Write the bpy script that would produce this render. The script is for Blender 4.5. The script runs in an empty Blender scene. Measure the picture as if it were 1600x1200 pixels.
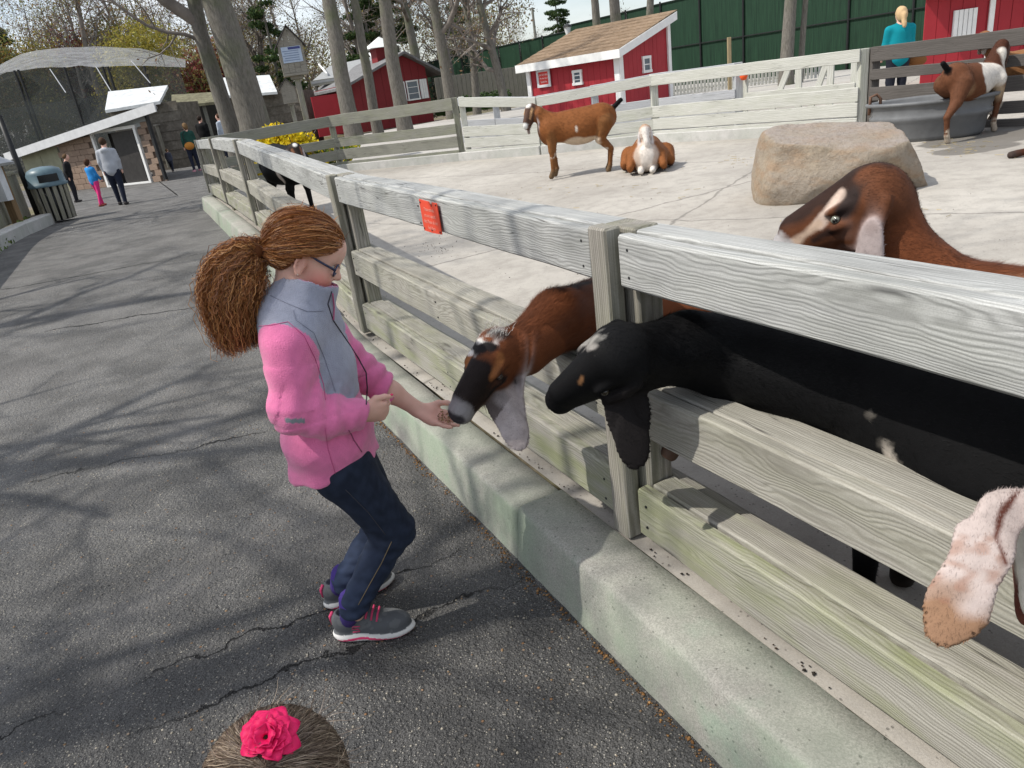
import bpy, bmesh, math, random
import numpy as np
from mathutils import Vector, Matrix, noise
random.seed(7); np.random.seed(7)
SC = bpy.context.scene
COL = SC.collection
R = math.radians
# ------------------------------------------------------------------ camera
FPX, ROLL, PITCH, CAMH = 1130.0, R(8.2), R(22.5), 1.6
cF = np.array([0, math.cos(PITCH), -math.sin(PITCH)])
_r0 = np.array([1., 0, 0]); _u0 = np.cross(_r0, cF)
cR = _r0 * math.cos(ROLL) - _u0 * math.sin(ROLL)
cU = np.cross(cR, cF)
cC = np.array([0, 0, CAMH])
cam = bpy.data.cameras.new('camera'); cam.sensor_width = 36; cam.lens = 36 * FPX / 1600
cam.clip_start = .05; cam.clip_end = 900
co = bpy.data.objects.new('camera', cam); COL.objects.link(co)
m = Matrix.Identity(4)
for i in range(3):
    m[i][0] = cR[i]; m[i][1] = cU[i]; m[i][2] = -cF[i]; m[i][3] = cC[i]
co.matrix_world = m; SC.camera = co
# ------------------------------------------------------------------ sky, sun, exposure
SUN_EL = R(51); SUN_DIR = Vector((-.985, -.173, 0)).normalized()          # horizontal direction towards the sun
w = bpy.data.worlds.new('World'); SC.world = w; w.use_nodes = True
nt = w.node_tree; bg = nt.nodes['Background']
sky = nt.nodes.new('ShaderNodeTexSky'); sky.sky_type = 'NISHITA'; sky.sun_disc = False
sky.sun_elevation = SUN_EL; sky.sun_rotation = math.atan2(SUN_DIR.x, SUN_DIR.y)
sky.dust_density = 1.5; sky.air_density = 1.0; sky.ozone_density = 1.0
# thin high cloud over the whole sky
_tc = nt.nodes.new('ShaderNodeTexCoord'); _mp = nt.nodes.new('ShaderNodeMapping'); _mp.inputs['Scale'].default_value = (1, 1, 2.6); nt.links.new(_tc.outputs['Generated'], _mp.inputs[0])
_nz = nt.nodes.new('ShaderNodeTexNoise'); _nz.inputs['Scale'].default_value = 2.2; _nz.inputs['Detail'].default_value = 7; _nz.inputs['Roughness'].default_value = .6; nt.links.new(_mp.outputs[0], _nz.inputs['Vector'])
_rp = nt.nodes.new('ShaderNodeValToRGB'); _rp.color_ramp.elements[0].position = .34; _rp.color_ramp.elements[0].color = (.18, .18, .18, 1); _rp.color_ramp.elements[1].position = .66; _rp.color_ramp.elements[1].color = (.85, .85, .85, 1); nt.links.new(_nz.outputs[0], _rp.inputs[0])
_mx = nt.nodes.new('ShaderNodeMix'); _mx.data_type = 'RGBA'; nt.links.new(_rp.outputs[0], _mx.inputs[0]); nt.links.new(sky.outputs[0], _mx.inputs[6]); _mx.inputs[7].default_value = (7.0, 7.15, 7.4, 1)
nt.links.new(_mx.outputs[2], bg.inputs[0]); bg.inputs[1].default_value = .14
sl = bpy.data.lights.new('sun', 'SUN'); sl.energy = 3.7; sl.angle = R(.6); sl.color = (1, .95, .87)
so = bpy.data.objects.new('sun', sl); COL.objects.link(so)
sv = Vector((SUN_DIR.x * math.cos(SUN_EL), SUN_DIR.y * math.cos(SUN_EL), math.sin(SUN_EL)))
so.rotation_euler = sv.to_track_quat('Z', 'Y').to_euler(); so.location = (-20, -5, 25)
SC.view_settings.view_transform = 'Standard'; SC.view_settings.look = 'None'
SC.view_settings.exposure = .25; SC.view_settings.gamma = 1
# ------------------------------------------------------------------ pixel -> place helpers (photo is 1600x1200)
D2 = np.array([-.426, .905]); N2 = np.array([.905, .426])                # along / across the near fence
def sm(t):
    t = min(1, max(0, t)); return t * t * (3 - 2 * t)
def z_path(x, y):
    s = D2[0] * x + D2[1] * y
    return .22 * sm((s - 3) / 7) * (1 - sm((s - 13) / 8))
def z_pen(x, y):
    s = D2[0] * x + D2[1] * y; n = N2[0] * x + N2[1] * y
    return .2 + .15 * sm(max(n - 1.3, (s - 4) * .6) / 5)
def ray(px, py):
    d = cF * FPX + cR * (px - 800) + cU * (600 - py); return d / np.linalg.norm(d)
def G(px, py, zf=.3):                                                     # point where the sight line meets the ground
    d = ray(px, py); z = zf if not callable(zf) else .2
    for _ in range(40 if callable(zf) else 1):
        P = cC + d * ((z - CAMH) / d[2])
        if callable(zf): z = .5 * z + .5 * zf(P[0], P[1])
    return Vector(P)
def V(px, py, P, off=0):                                                  # on the upright plane through P that faces the viewer
    n = np.array([P[0], P[1], 0.]); n /= np.linalg.norm(n); d = ray(px, py)
    return Vector(cC + d * ((np.dot(np.array([P[0], P[1], 0]), n) + off) / np.dot(d, n)))
def DP(px, py, dep):
    d = ray(px, py); return Vector(cC + d * (dep / np.dot(d, cF)))
def NP(px, py, n):                                                        # on the upright plane parallel to the near fence
    nn = np.array([N2[0], N2[1], 0]); d = ray(px, py)
    return Vector(cC + d * (n / np.dot(d, nn)))
def SN(s, n, z=0): return Vector((D2[0] * s + N2[0] * n, D2[1] * s + N2[1] * n, z))
# ------------------------------------------------------------------ object helpers
def tag(o, label=None, cat=None, group=None, kind=None):
    if label: o['label'] = label
    if cat: o['category'] = cat
    if group: o['group'] = group
    if kind: o['kind'] = kind
    return o
def thing(name, label, cat, loc=(0, 0, 0), rz=0, group=None):
    o = bpy.data.objects.new(name, None); COL.objects.link(o); o.empty_display_size = .1
    o.location = loc; o.rotation_euler = (0, 0, rz)
    return tag(o, label, cat, group)
def link(name, me, parent=None, mat=None, M=None):
    o = bpy.data.objects.new(name, me); COL.objects.link(o)
    if mat is not None and not me.materials: me.materials.append(mat)
    if parent is not None: o.parent = parent
    if M is not None: o.matrix_local = M
    o.color = (0, 0, 0, 1)
    return o
def mesh(name, v, f, mat=None, parent=None, smooth=False, col=None, mats=None, midx=None):
    me = bpy.data.meshes.new(name)
    if isinstance(v, np.ndarray) and isinstance(f, np.ndarray):
        k = f.shape[1]; me.vertices.add(len(v)); me.vertices.foreach_set('co', v.astype(np.float32).ravel())
        me.loops.add(f.size); me.loops.foreach_set('vertex_index', f.astype(np.int32).ravel())
        me.polygons.add(len(f)); me.polygons.foreach_set('loop_start', np.arange(0, f.size, k, dtype=np.int32))
        me.update(calc_edges=True)
    else:
        me.from_pydata([tuple(p) for p in v], [], f); me.update()
    if smooth: me.polygons.foreach_set('use_smooth', np.ones(len(me.polygons), bool))
    if col is not None:
        a = me.color_attributes.new('Col', 'FLOAT_COLOR', 'POINT'); c = np.ones((len(me.vertices), 4), np.float32)
        c[:, :3] = col; a.data.foreach_set('color', c.ravel())
    for q in (mats or ([mat] if mat else [])): me.materials.append(q)
    if midx is not None: me.polygons.foreach_set('material_index', np.array(midx, np.int32))
    return link(name, me, parent)
class MB:
    def __init__(s): s.v = []; s.f = []
    def add(s, v, f):
        b = len(s.v); s.v += [tuple(p) for p in v]; s.f += [[i + b for i in q] for q in f]; return s
    def box(s, c, d, rz=0, M=None, ch=0):
        hx, hy, hz = d[0] / 2, d[1] / 2, d[2] / 2
        if ch:
            a = min(ch, hx * .9, hy * .9, hz * .9); v = []; ix = {}
            for sx in (-1, 1):
                for sy in (-1, 1):
                    for sz in (-1, 1):
                        for k in range(3):
                            p = [sx * (hx - (a if k != 0 else 0)), sy * (hy - (a if k != 1 else 0)), sz * (hz - (a if k != 2 else 0))]
                            ix[(sx, sy, sz, k)] = len(v); v.append(p)
            f = []
            for q in (-1, 1):
                f.append([ix[(q, y, z, 0)] for y, z in ((-1, -1), (q, -q), (1, 1), (-q, q))])
                f.append([ix[(x, q, z, 1)] for z, x in ((-1, -1), (q, -q), (1, 1), (-q, q))])
                f.append([ix[(x, y, q, 2)] for x, y in ((-1, -1), (q, -q), (1, 1), (-q, q))])
            def fix(q):
                p = [Vector(v[i]) for i in q]; n = (p[1] - p[0]).cross(p[2] - p[0])
                return q if n.dot(sum(p, Vector()) / len(p)) > 0 else q[::-1]
            for x in (-1, 1):
                for y in (-1, 1):
                    f.append([ix[(x, y, -1, 0)], ix[(x, y, -1, 1)], ix[(x, y, 1, 1)], ix[(x, y, 1, 0)]])
                    f.append([ix[(x, -1, y, 0)], ix[(x, -1, y, 2)], ix[(x, 1, y, 2)], ix[(x, 1, y, 0)]])
                    f.append([ix[(-1, x, y, 1)], ix[(-1, x, y, 2)], ix[(1, x, y, 2)], ix[(1, x, y, 1)]])
                    for z in (-1, 1): f.append([ix[(x, y, z, k)] for k in range(3)])
            f = [fix(q) for q in f]
        else:
            v = [(x * hx, y * hy, z * hz) for x in (-1, 1) for y in (-1, 1) for z in (-1, 1)]
            f = [[0, 1, 3, 2], [4, 6, 7, 5], [0, 4, 5, 1], [2, 3, 7, 6], [0, 2, 6, 4], [1, 5, 7, 3]]
        T = Matrix.Translation(Vector(c)) @ Matrix.Rotation(rz, 4, 'Z')
        if M is not None: T = M @ T
        return s.add([T @ Vector(p) for p in v], f)
    def tube(s, pts, rad, n=8, cap=True):
        pts = [Vector(p) for p in pts]
        if not hasattr(rad, '__len__'): rad = [rad] * len(pts)
        rings = []; prev = None
        for i, p in enumerate(pts):
            t = (pts[min(i + 1, len(pts) - 1)] - pts[max(i - 1, 0)]).normalized()
            if prev is None: a = t.orthogonal().normalized()
            else: a = (prev - t * prev.dot(t)).normalized()
            prev = a; b = t.cross(a)
            rings.append([p + (a * math.cos(2 * math.pi * k / n) + b * math.sin(2 * math.pi * k / n)) * rad[i] for k in range(n)])
        f = []
        for i in range(len(pts) - 1):
            for k in range(n): f.append([i * n + k, i * n + (k + 1) % n, (i + 1) * n + (k + 1) % n, (i + 1) * n + k])
        if cap: f.append(list(range(n))[::-1]); f.append([(len(pts) - 1) * n + k for k in range(n)])
        return s.add([q for r in rings for q in r], f)
    def prism(s, poly, axis, h):                                          # planar polygon swept along a vector
        poly = [Vector(p) for p in poly]; h = Vector(h); n = len(poly)
        f = [list(range(n))[::-1], [n + i for i in range(n)]] + [[i, (i + 1) % n, n + (i + 1) % n, n + i] for i in range(n)]
        return s.add(poly + [p + h for p in poly], f)
    def lathe(s, prof, n=24, c=(0, 0, 0), sx=1, sy=1):
        v = []; f = []
        for r_, z in prof:
            for k in range(n):
                a = 2 * math.pi * k / n; v.append((c[0] + r_ * sx * math.cos(a), c[1] + r_ * sy * math.sin(a), c[2] + z))
        for i in range(len(prof) - 1):
            for k in range(n): f.append([i * n + k, i * n + (k + 1) % n, (i + 1) * n + (k + 1) % n, (i + 1) * n + k])
        return s.add(v, f)
    def build(s, name, mat, parent=None, smooth=False, recalc=True):
        o = mesh(name, s.v, s.f, mat, parent, smooth)
        if recalc:
            bm = bmesh.new(); bm.from_mesh(o.data); bmesh.ops.recalc_face_normals(bm, faces=bm.faces); bm.to_mesh(o.data); bm.free()
        return o
def struct(o, kind='structure'): o['kind'] = kind; return o
# ------------------------------------------------------------------ materials
class NT:
    def __init__(s, name, rough=.8, spec=.3):
        s.m = bpy.data.materials.new(name); s.m.use_nodes = True; s.t = s.m.node_tree; s.b = s.t.nodes['Principled BSDF']
        s.b.inputs['Roughness'].default_value = rough; s.b.inputs['Specular IOR Level'].default_value = spec
    def n(s, typ, **kw):
        q = s.t.nodes.new('ShaderNode' + typ)
        for k, v in kw.items():
            if k in q.inputs: s.set(q, k, v)
            else: setattr(q, k, v)
        return q
    def set(s, q, k, v):
        if isinstance(v, bpy.types.NodeSocket): s.t.links.new(v, q.inputs[k])
        else: q.inputs[k].default_value = v
    def math(s, op, a, b=0., c=None, clamp=False):
        q = s.t.nodes.new('ShaderNodeMath'); q.operation = op; q.use_clamp = clamp; s.set(q, 0, a); s.set(q, 1, b)
        if c is not None: s.set(q, 2, c)
        return q.outputs[0]
    def mix(s, f, a, b, bt='MIX'):
        q = s.t.nodes.new('ShaderNodeMix'); q.data_type = 'RGBA'; q.blend_type = bt; q.clamp_factor = True
        for k, v in ((0, f), (6, a), (7, b)):
            if isinstance(v, (tuple, list)) and len(v) == 3: v = (*v, 1)
            s.set(q, k, v)
        return q.outputs[2]
    def ramp(s, f, *st):
        q = s.t.nodes.new('ShaderNodeValToRGB'); e = q.color_ramp.elements
        while len(e) < len(st): e.new(.5)
        for i, (p, c) in enumerate(st):
            e[i].position = p; e[i].color = (*c, 1) if isinstance(c, (tuple, list)) else (c, c, c, 1)
        s.set(q, 0, f); return q.outputs[0]
    def co(s, kind='Object', scale=None, loc=None):
        o = s.n('TexCoord').outputs[kind]
        if scale is not None or loc is not None:
            q = s.t.nodes.new('ShaderNodeMapping'); s.set(q, 0, o)
            if scale is not None: q.inputs['Scale'].default_value = scale if hasattr(scale, '__len__') else (scale,) * 3
            if loc is not None: s.set(q, 1, loc)
            o = q.outputs[0]
        return o
    def noise(s, v, scale=5, detail=4, rough=.55, dist=0, out=0):
        q = s.n('TexNoise', Scale=scale, Detail=detail, Roughness=rough, Distortion=dist); s.set(q, 'Vector', v); return q.outputs[out]
    def vor(s, v, scale, feat='F1', out='Distance', rnd=1):
        q = s.n('TexVoronoi', feature=feat, Scale=scale, Randomness=rnd); s.set(q, 'Vector', v); return q.outputs[out]
    def bump(s, h, strength=.3, dist=.01, nrm=None):
        q = s.n('Bump', Strength=strength, Distance=dist); s.set(q, 'Height', h)
        if nrm is not None: s.set(q, 'Normal', nrm)
        s.set(s.b, 'Normal', q.outputs[0]); return q.outputs[0]
    def base(s, c): s.set(s.b, 'Base Color', (*c, 1) if isinstance(c, (tuple, list)) and len(c) == 3 else c); return s
    def sep(s, v):
        q = s.t.nodes.new('ShaderNodeSeparateXYZ'); s.set(q, 0, v); return q.outputs
    def comb(s, x, y, z):
        q = s.t.nodes.new('ShaderNodeCombineXYZ'); s.set(q, 0, x); s.set(q, 1, y); s.set(q, 2, z); return q.outputs[0]
def plain(name, c, rough=.6, var=.12, scale=6, spec=.3, bump=0, metal=0):
    t = NT(name, rough, spec); nz = t.noise(t.co(), scale, 5, .6)
    d = tuple(x * (1 - var * 1.6) for x in c); l = tuple(min(1, x * (1 + var)) for x in c)
    t.base(t.ramp(nz, (.3, d), (.7, l))); t.b.inputs['Metallic'].default_value = metal
    if bump: t.bump(t.noise(t.co(), scale * 6, 4), bump, .01)
    return t.m
def wood(name, light, dark, ring=.0085, wob=.035, algae=(.20, .24, .07), stain=.5, bump=.35, knots=0.):
    """weathered board: growth rings about an axis outside the board; object x runs along the length, colour.r of the object = algae"""
    t = NT(name, .82, .2); oi = t.n('ObjectInfo'); rnd = oi.outputs['Random']
    off = t.comb(t.math('MULTIPLY', rnd, 37.), t.math('MULTIPLY', rnd, 11.), t.math('MULTIPLY', rnd, 23.))
    va = t.n('VectorMath', operation='ADD'); t.set(va, 0, t.co()); t.set(va, 1, off); v = va.outputs[0]
    raw = t.sep(t.co()); mp = t.n('Mapping'); t.set(mp, 0, v); mp.inputs['Scale'].default_value = (1.6, 5, 5)
    low = t.noise(mp.outputs[0], 1.6, 3, .5); mp2 = t.n('Mapping'); t.set(mp2, 0, v); mp2.inputs['Scale'].default_value = (6, 9, 9)
    mid = t.noise(mp2.outputs[0], 1.5, 2, .5)
    yy = t.math('ADD', raw[1], t.math('MULTIPLY_ADD', rnd, .05, .03)); zz = t.math('ADD', raw[2], t.math('MULTIPLY_ADD', rnd, .1, -.16))
    rr = t.math('SQRT', t.math('ADD', t.math('MULTIPLY', yy, yy), t.math('MULTIPLY', zz, zz)))
    rr = t.math('ADD', rr, t.math('MULTIPLY', low, wob * 2)); rr = t.math('ADD', rr, t.math('MULTIPLY', mid, wob * .38))
    mpk = t.n('Mapping'); t.set(mpk, 0, v); mpk.inputs['Scale'].default_value = (1.5, 9, 9); kd = t.vor(mpk.outputs[0], 1.); knot = t.ramp(kd, (.05, 1.), (.10, 0.))
    rr = t.math('ADD', rr, t.math('MULTIPLY', t.ramp(kd, (.05, 1.), (.42, 0.)), knots))
    sw = t.math('SINE', t.math('MULTIPLY', rr, 6.283 / ring)); ringv = t.math('MULTIPLY_ADD', sw, .5, .5)
    ringv = t.math('POWER', ringv, 1.6)
    mp3 = t.n('Mapping'); t.set(mp3, 0, v); mp3.inputs['Scale'].default_value = (3, 160, 160)
    fib = t.noise(mp3.outputs[0], 1, 3, .7)
    mp4 = t.n('Mapping'); t.set(mp4, 0, v); mp4.inputs['Scale'].default_value = (1, 3.5, 3.5)
    big = t.noise(mp4.outputs[0], 2.2, 4, .6)
    c = t.mix(t.math('MULTIPLY', ringv, .62), light, dark)
    c = t.mix(t.ramp(fib, (.36, .4), (.60, 0.)), c, tuple(x * .6 for x in dark))
    c = t.mix(t.math('MULTIPLY', t.ramp(big, (.50, 0.), (.74, 1.)), stain), c, tuple(x * .8 for x in dark)); fine = t.noise(v, 320, 3, .7); c = t.mix(t.ramp(fine, (.35, .30), (.55, 0.)), c, tuple(x * .7 for x in dark))
    al = t.math('MULTIPLY', t.ramp(t.noise(mp4.outputs[0], 3.1, 4, .6), (.38, 0.), (.66, 1.)), t.sep(oi.outputs['Color'])[0])
    c = t.mix(al, c, algae)
    if knots: c = t.mix(t.math('MULTIPLY', knot, .8), c, tuple(x * .45 for x in dark))
    # split lines
    mp5 = t.n('Mapping'); t.set(mp5, 0, v); mp5.inputs['Scale'].default_value = (.7, 26, 26)
    ck = t.noise(mp5.outputs[0], 1.3, 2, .4); crack = t.ramp(t.math('ABSOLUTE', t.math('SUBTRACT', ck, .5)), (0., 1.), (.012, 0.))
    gate = t.ramp(t.noise(mp.outputs[0], .9, 1), (.5, 0.), (.6, 1.)); crack = t.math('MULTIPLY', crack, gate)
    c = t.mix(t.math('MULTIPLY', crack, .8), c, (.05, .045, .04)); t.base(c)
    h = t.math('ADD', t.math('MULTIPLY', ringv, -.5), t.math('ADD', t.math('MULTIPLY', fib, .5), t.math('MULTIPLY', crack, -2.)))
    t.bump(h, bump, .004); return t.m
M_rail = wood('weathered_grey_rail', (.49, .495, .48), (.27, .272, .262), ring=.0085, stain=.8, knots=.032)
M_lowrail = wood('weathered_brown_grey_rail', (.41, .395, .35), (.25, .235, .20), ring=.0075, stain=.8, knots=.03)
M_post = wood('weathered_grey_post', (.38, .36, .32), (.15, .135, .11), ring=.009, wob=.012, stain=.7)
M_farrail = wood('pale_bleached_board', (.60, .60, .56), (.42, .42, .37), ring=.02, stain=.35, bump=.15)
M_midrail = wood('grey_mossy_board', (.29, .285, .25), (.17, .17, .14), ring=.02, stain=.5, bump=.15)
M_darkrail = wood('dark_brown_board', (.13, .118, .11), (.085, .078, .07), ring=.02, bump=.15)
M_plank = wood('grey_brown_plank', (.34, .32, .275), (.20, .18, .145), ring=.03, bump=.2)
M_white = plain('white_paint', (.80, .80, .78), .5, .05)
M_offw = plain('greyish_white_trim', (.62, .63, .64), .55, .07)
M_black = plain('black_metal', (.02, .021, .022), .5, .1)
M_steel = plain('galvanised_steel', (.36, .37, .38), .4, .15, metal=.6)
def red_mat(name, c):
    t = NT(name, .6, .3); z = t.noise(t.co(), 3, 5); c2 = t.mix(t.ramp(z, (.35, 0.), (.7, .5)), c, tuple(x * .8 for x in c)); t.base(c2); return t.m
M_red = red_mat('red_painted_boards', (.36, .025, .035)); M_redd = red_mat('dull_red_boards', (.20, .018, .022))
# asphalt
def asphalt():
    t = NT('asphalt', .9, .25); v = t.co()
    n1 = t.vor(v, 150, out='Color'); d1 = t.vor(v, 150); k1 = t.sep(n1)
    n2 = t.vor(v, 62, out='Color'); d2 = t.vor(v, 62); k2 = t.sep(n2)
    n0 = t.vor(v, 420, out='Color'); k0 = t.sep(n0)
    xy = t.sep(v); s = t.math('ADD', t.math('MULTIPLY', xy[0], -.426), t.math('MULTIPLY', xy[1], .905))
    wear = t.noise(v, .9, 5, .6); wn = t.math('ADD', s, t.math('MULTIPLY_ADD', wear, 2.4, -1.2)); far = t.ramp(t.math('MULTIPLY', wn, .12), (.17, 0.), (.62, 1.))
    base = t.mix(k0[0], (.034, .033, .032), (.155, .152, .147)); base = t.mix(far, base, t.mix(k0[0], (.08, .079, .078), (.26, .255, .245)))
    pw = t.math('MULTIPLY_ADD', far, -.04, .66); st = t.math('GREATER_THAN', k1[0], pw); st = t.math('MULTIPLY', st, t.ramp(d1, (.30, 1.), (.48, 0.)))
    sc = t.ramp(k1[1], (0., (.15, .15, .145)), (.5, (.28, .272, .255)), (.82, (.46, .44, .39)), (1., (.60, .55, .46)))
    base = t.mix(st, base, sc)
    st2 = t.math('MULTIPLY', t.math('GREATER_THAN', k2[0], .86), t.ramp(d2, (.22, 1.), (.36, 0.)))
    sc2 = t.ramp(k2[2], (0., (.20, .195, .18)), (.6, (.42, .39, .33)), (.88, (.5, .46, .38)), (1., (.36, .19, .09)))
    base = t.mix(st2, base, sc2)
    pat = t.noise(v, 2.3, 5, .6); base = t.mix(t.ramp(pat, (.40, .45), (.60, 0.)), base, (.040, .040, .040))
    pal = t.noise(t.co(loc=(4, 9, 0)), 1.1, 5, .62); base = t.mix(t.ramp(pal, (.50, 0.), (.70, .38)), base, (.22, .21, .20))
    # wandering cracks
    nz = t.noise(v, 2.6, 6, .65); nz2 = t.noise(v, 14, 4, .6); cr = None
    for a, b, c, w_ in ((.36, -.933, 1.98, .0035), (.40, -.916, 2.22, .003), (.22, -.975, 3.9, .005), (.1, -.995, 6.6, .008), (.25, -.97, 9.3, .01)):
        d = t.math('ADD', t.math('ADD', t.math('MULTIPLY', xy[0], a), t.math('MULTIPLY', xy[1], b)), c)
        d = t.math('ADD', d, t.math('ADD', t.math('MULTIPLY_ADD', nz, .34, -.17), t.math('MULTIPLY_ADD', nz2, .03, -.015)))
        e = t.ramp(t.math('DIVIDE', t.math('ABSOLUTE', d), w_ * 2), (.25, 1.), (1., 0.))
        cr = e if cr is None else t.math('MAXIMUM', cr, e)
    cr = t.math('MULTIPLY', cr, t.ramp(t.noise(v, 1.3, 2), (.42, .1), (.52, 1.)))
    base = t.mix(t.math('MULTIPLY', cr, .85), base, (.008, .008, .008)); t.base(base)
    h = t.math('ADD', t.math('MULTIPLY', d1, -.55), t.math('ADD', t.math('MULTIPLY', st, .35), t.math('ADD', t.math('MULTIPLY', st2, .9), t.math('MULTIPLY', cr, -3.))))
    h = t.math('ADD', h, t.math('MULTIPLY', t.noise(v, 45, 4, .7), 1.4)); h = t.math('ADD', h, t.math('MULTIPLY', d2, -.8))
    t.bump(h, 1., .009); return t.m
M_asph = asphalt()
def concrete(name, c1, c2, green=0, speck=.3, wet=False, sc=1.):
    t = NT(name, .85, .25); v = t.co(); big = t.noise(v, 1.1 * sc, 6, .62); med = t.noise(v, 7, 6, .65); k = t.sep(t.vor(v, 300, out='Color'))
    c = t.mix(t.ramp(big, (.35, 0.), (.68, 1.)), c1, c2); c = t.mix(t.ramp(med, (.36, .35), (.55, 0.)), c, tuple(x * .66 for x in c2))
    c = t.mix(t.math('MULTIPLY', k[0], speck), c, tuple(x * .5 for x in c2))
    pit = t.math('MULTIPLY', t.math('GREATER_THAN', t.sep(t.vor(v, 85, out='Color'))[0], .93), t.ramp(t.vor(v, 85), (.2, 1.), (.38, 0.)))
    c = t.mix(t.math('MULTIPLY', pit, .7), c, tuple(x * .4 for x in c2))
    if green:
        nrm = t.sep(t.n('NewGeometry').outputs['Normal'])[2]
        g = t.ramp(t.noise(v, 2.2, 5, .65), (.36, 0.), (.62, 1.)); g = t.math('MULTIPLY', g, t.ramp(nrm, (.3, green), (.85, green * .38)))
        c = t.mix(g, c, (.27, .36, .25)); g2 = t.ramp(t.noise(t.co(loc=(7, 1, 3)), 3.4, 5, .6), (.58, 0.), (.72, green * .6)); c = t.mix(g2, c, (.22, .35, .25))
        fl = t.sep(v)
    if wet:
        xy = t.sep(v); nz = t.noise(v, 1.3, 4, .6); w_ = None
        for x0, y0, rx, ry in ((5.55, 8.0, .85, .5), (5.0, 7.45, .5, .3), (6.6, 8.3, 1.0, .5)):
            dx = t.math('DIVIDE', t.math('SUBTRACT', xy[0], x0), rx); dy = t.math('DIVIDE', t.math('SUBTRACT', xy[1], y0), ry)
            d = t.math('ADD', t.math('ADD', t.math('MULTIPLY', dx, dx), t.math('MULTIPLY', dy, dy)), t.math('MULTIPLY_ADD', nz, 1.6, -.8))
            e = t.ramp(d, (.85, 1.), (1., 0.)); w_ = e if w_ is None else t.math('MAXIMUM', w_, e)
        c = t.mix(t.math('MULTIPLY', w_, .8), c, tuple(x * .42 for x in c2)); t.set(t.b, 'Roughness', t.math('MULTIPLY_ADD', w_, -.35, .85))
        # slab joints and hairline cracks
        n5 = t.noise(v, 2.5, 5, .6)
        for a, b, c0, w_ in ((.62, .785, -9.2, .012), (.62, .785, -6.1, .01), (-.8, .6, -2.6, .01), (-.35, .94, -6.2, .012)):
            d = t.math('ADD', t.math('ADD', t.math('MULTIPLY', xy[0], a), t.math('MULTIPLY', xy[1], b)), t.math('MULTIPLY_ADD', n5, .22, c0))
            c = t.mix(t.ramp(t.math('DIVIDE', t.math('ABSOLUTE', d), w_ * 2), (.3, .6), (1., 0.)), c, (.12, .11, .1))
    t.base(c); t.bump(t.math('ADD', t.noise(v, 120, 4, .7), t.math('MULTIPLY', pit, -1.5)), .45, .004); return t.m
M_pen = concrete('pen_concrete', (.50, .47, .42), (.34, .315, .28), 0, .25, True, .6)
M_kerb = concrete('kerb_concrete', (.44, .425, .38), (.31, .30, .275), .55, .6)
M_conc = concrete('low_wall_concrete', (.56, .55, .53), (.44, .43, .41), .15, .2)
# ================================================================== ground
def grid(name, xs, ys, zf, mat, kind='structure'):
    v = [(x, y, zf(x, y)) for y in ys for x in xs]; nx = len(xs)
    f = [[j * nx + i, j * nx + i + 1, (j + 1) * nx + i + 1, (j + 1) * nx + i] for j in range(len(ys) - 1) for i in range(nx - 1)]
    return struct(mesh(name, v, f, mat, None, True), kind)
def sgrid(name, ss, ns, zf, mat):
    P = [[SN(s, n) for n in ns] for s in ss]; nx = len(ns)
    v = [(p.x, p.y, zf(p.x, p.y)) for r_ in P for p in r_]
    f = [[j * nx + i, (j + 1) * nx + i, (j + 1) * nx + i + 1, j * nx + i + 1][::-1] for j in range(len(ss) - 1) for i in range(nx - 1)]
    return struct(mesh(name, v, f, mat, None, True))
lin = lambda a, b, n: [a + (b - a) * i / (n - 1) for i in range(n)]
def earth():
    t = NT('leaf_litter_ground', .95, .1); v = t.co(); a = t.noise(v, .35, 6, .65); b = t.noise(v, 9, 6, .7)
    c = t.mix(t.ramp(a, (.4, 0.), (.62, 1.)), (.23, .20, .16), (.13, .13, .06)); c = t.mix(t.ramp(b, (.4, .5), (.6, 0.)), c, (.09, .065, .04)); t.base(c); t.bump(b, .5, .03); return t.m
M_earth = earth()
grid('ground', lin(-400, 400, 41), lin(-150, 600, 41), lambda x, y: -.06, M_earth)
# (its right edge runs under the kerb of the bent fence)
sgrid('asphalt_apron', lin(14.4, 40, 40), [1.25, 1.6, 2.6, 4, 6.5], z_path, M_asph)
# the bent line of the near fence: (s along, n across) of its posts, measured at the batten faces
FP = [(-2.6, 1.11), (1.66, 1.11), (4.5, 1.115), (9.05, 1.27), (12.1, 1.36), (15.3, 1.46)]
def fn(s):
    for (a, b), (c, d) in zip(FP, FP[1:]):
        if s <= c: return b + (d - b) * (s - a) / (c - a)
    return FP[-1][1]
ss = lin(-6, 40, 93); nn = [-26, -20, -14, -10, -7, -5, -3, -2, -1.2, -.6, 0, .5, .93]; v = []; f = []
for s in ss:
    for k in nn: p = SN(s, k + (fn(s) - 1.11 if k > .6 else 0)); v.append((p.x, p.y, z_path(p.x, p.y)))
for j in range(len(ss) - 1):
    for i in range(len(nn) - 1): a = j * len(nn) + i; f.append([a, a + 1, a + 1 + len(nn), a + len(nn)])
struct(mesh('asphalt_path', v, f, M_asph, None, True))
def zb(s):                                                                # ground under the fence
    p = SN(s, fn(s)); return max(z_path(p.x, p.y) + .2, z_pen(p.x, p.y))
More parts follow.
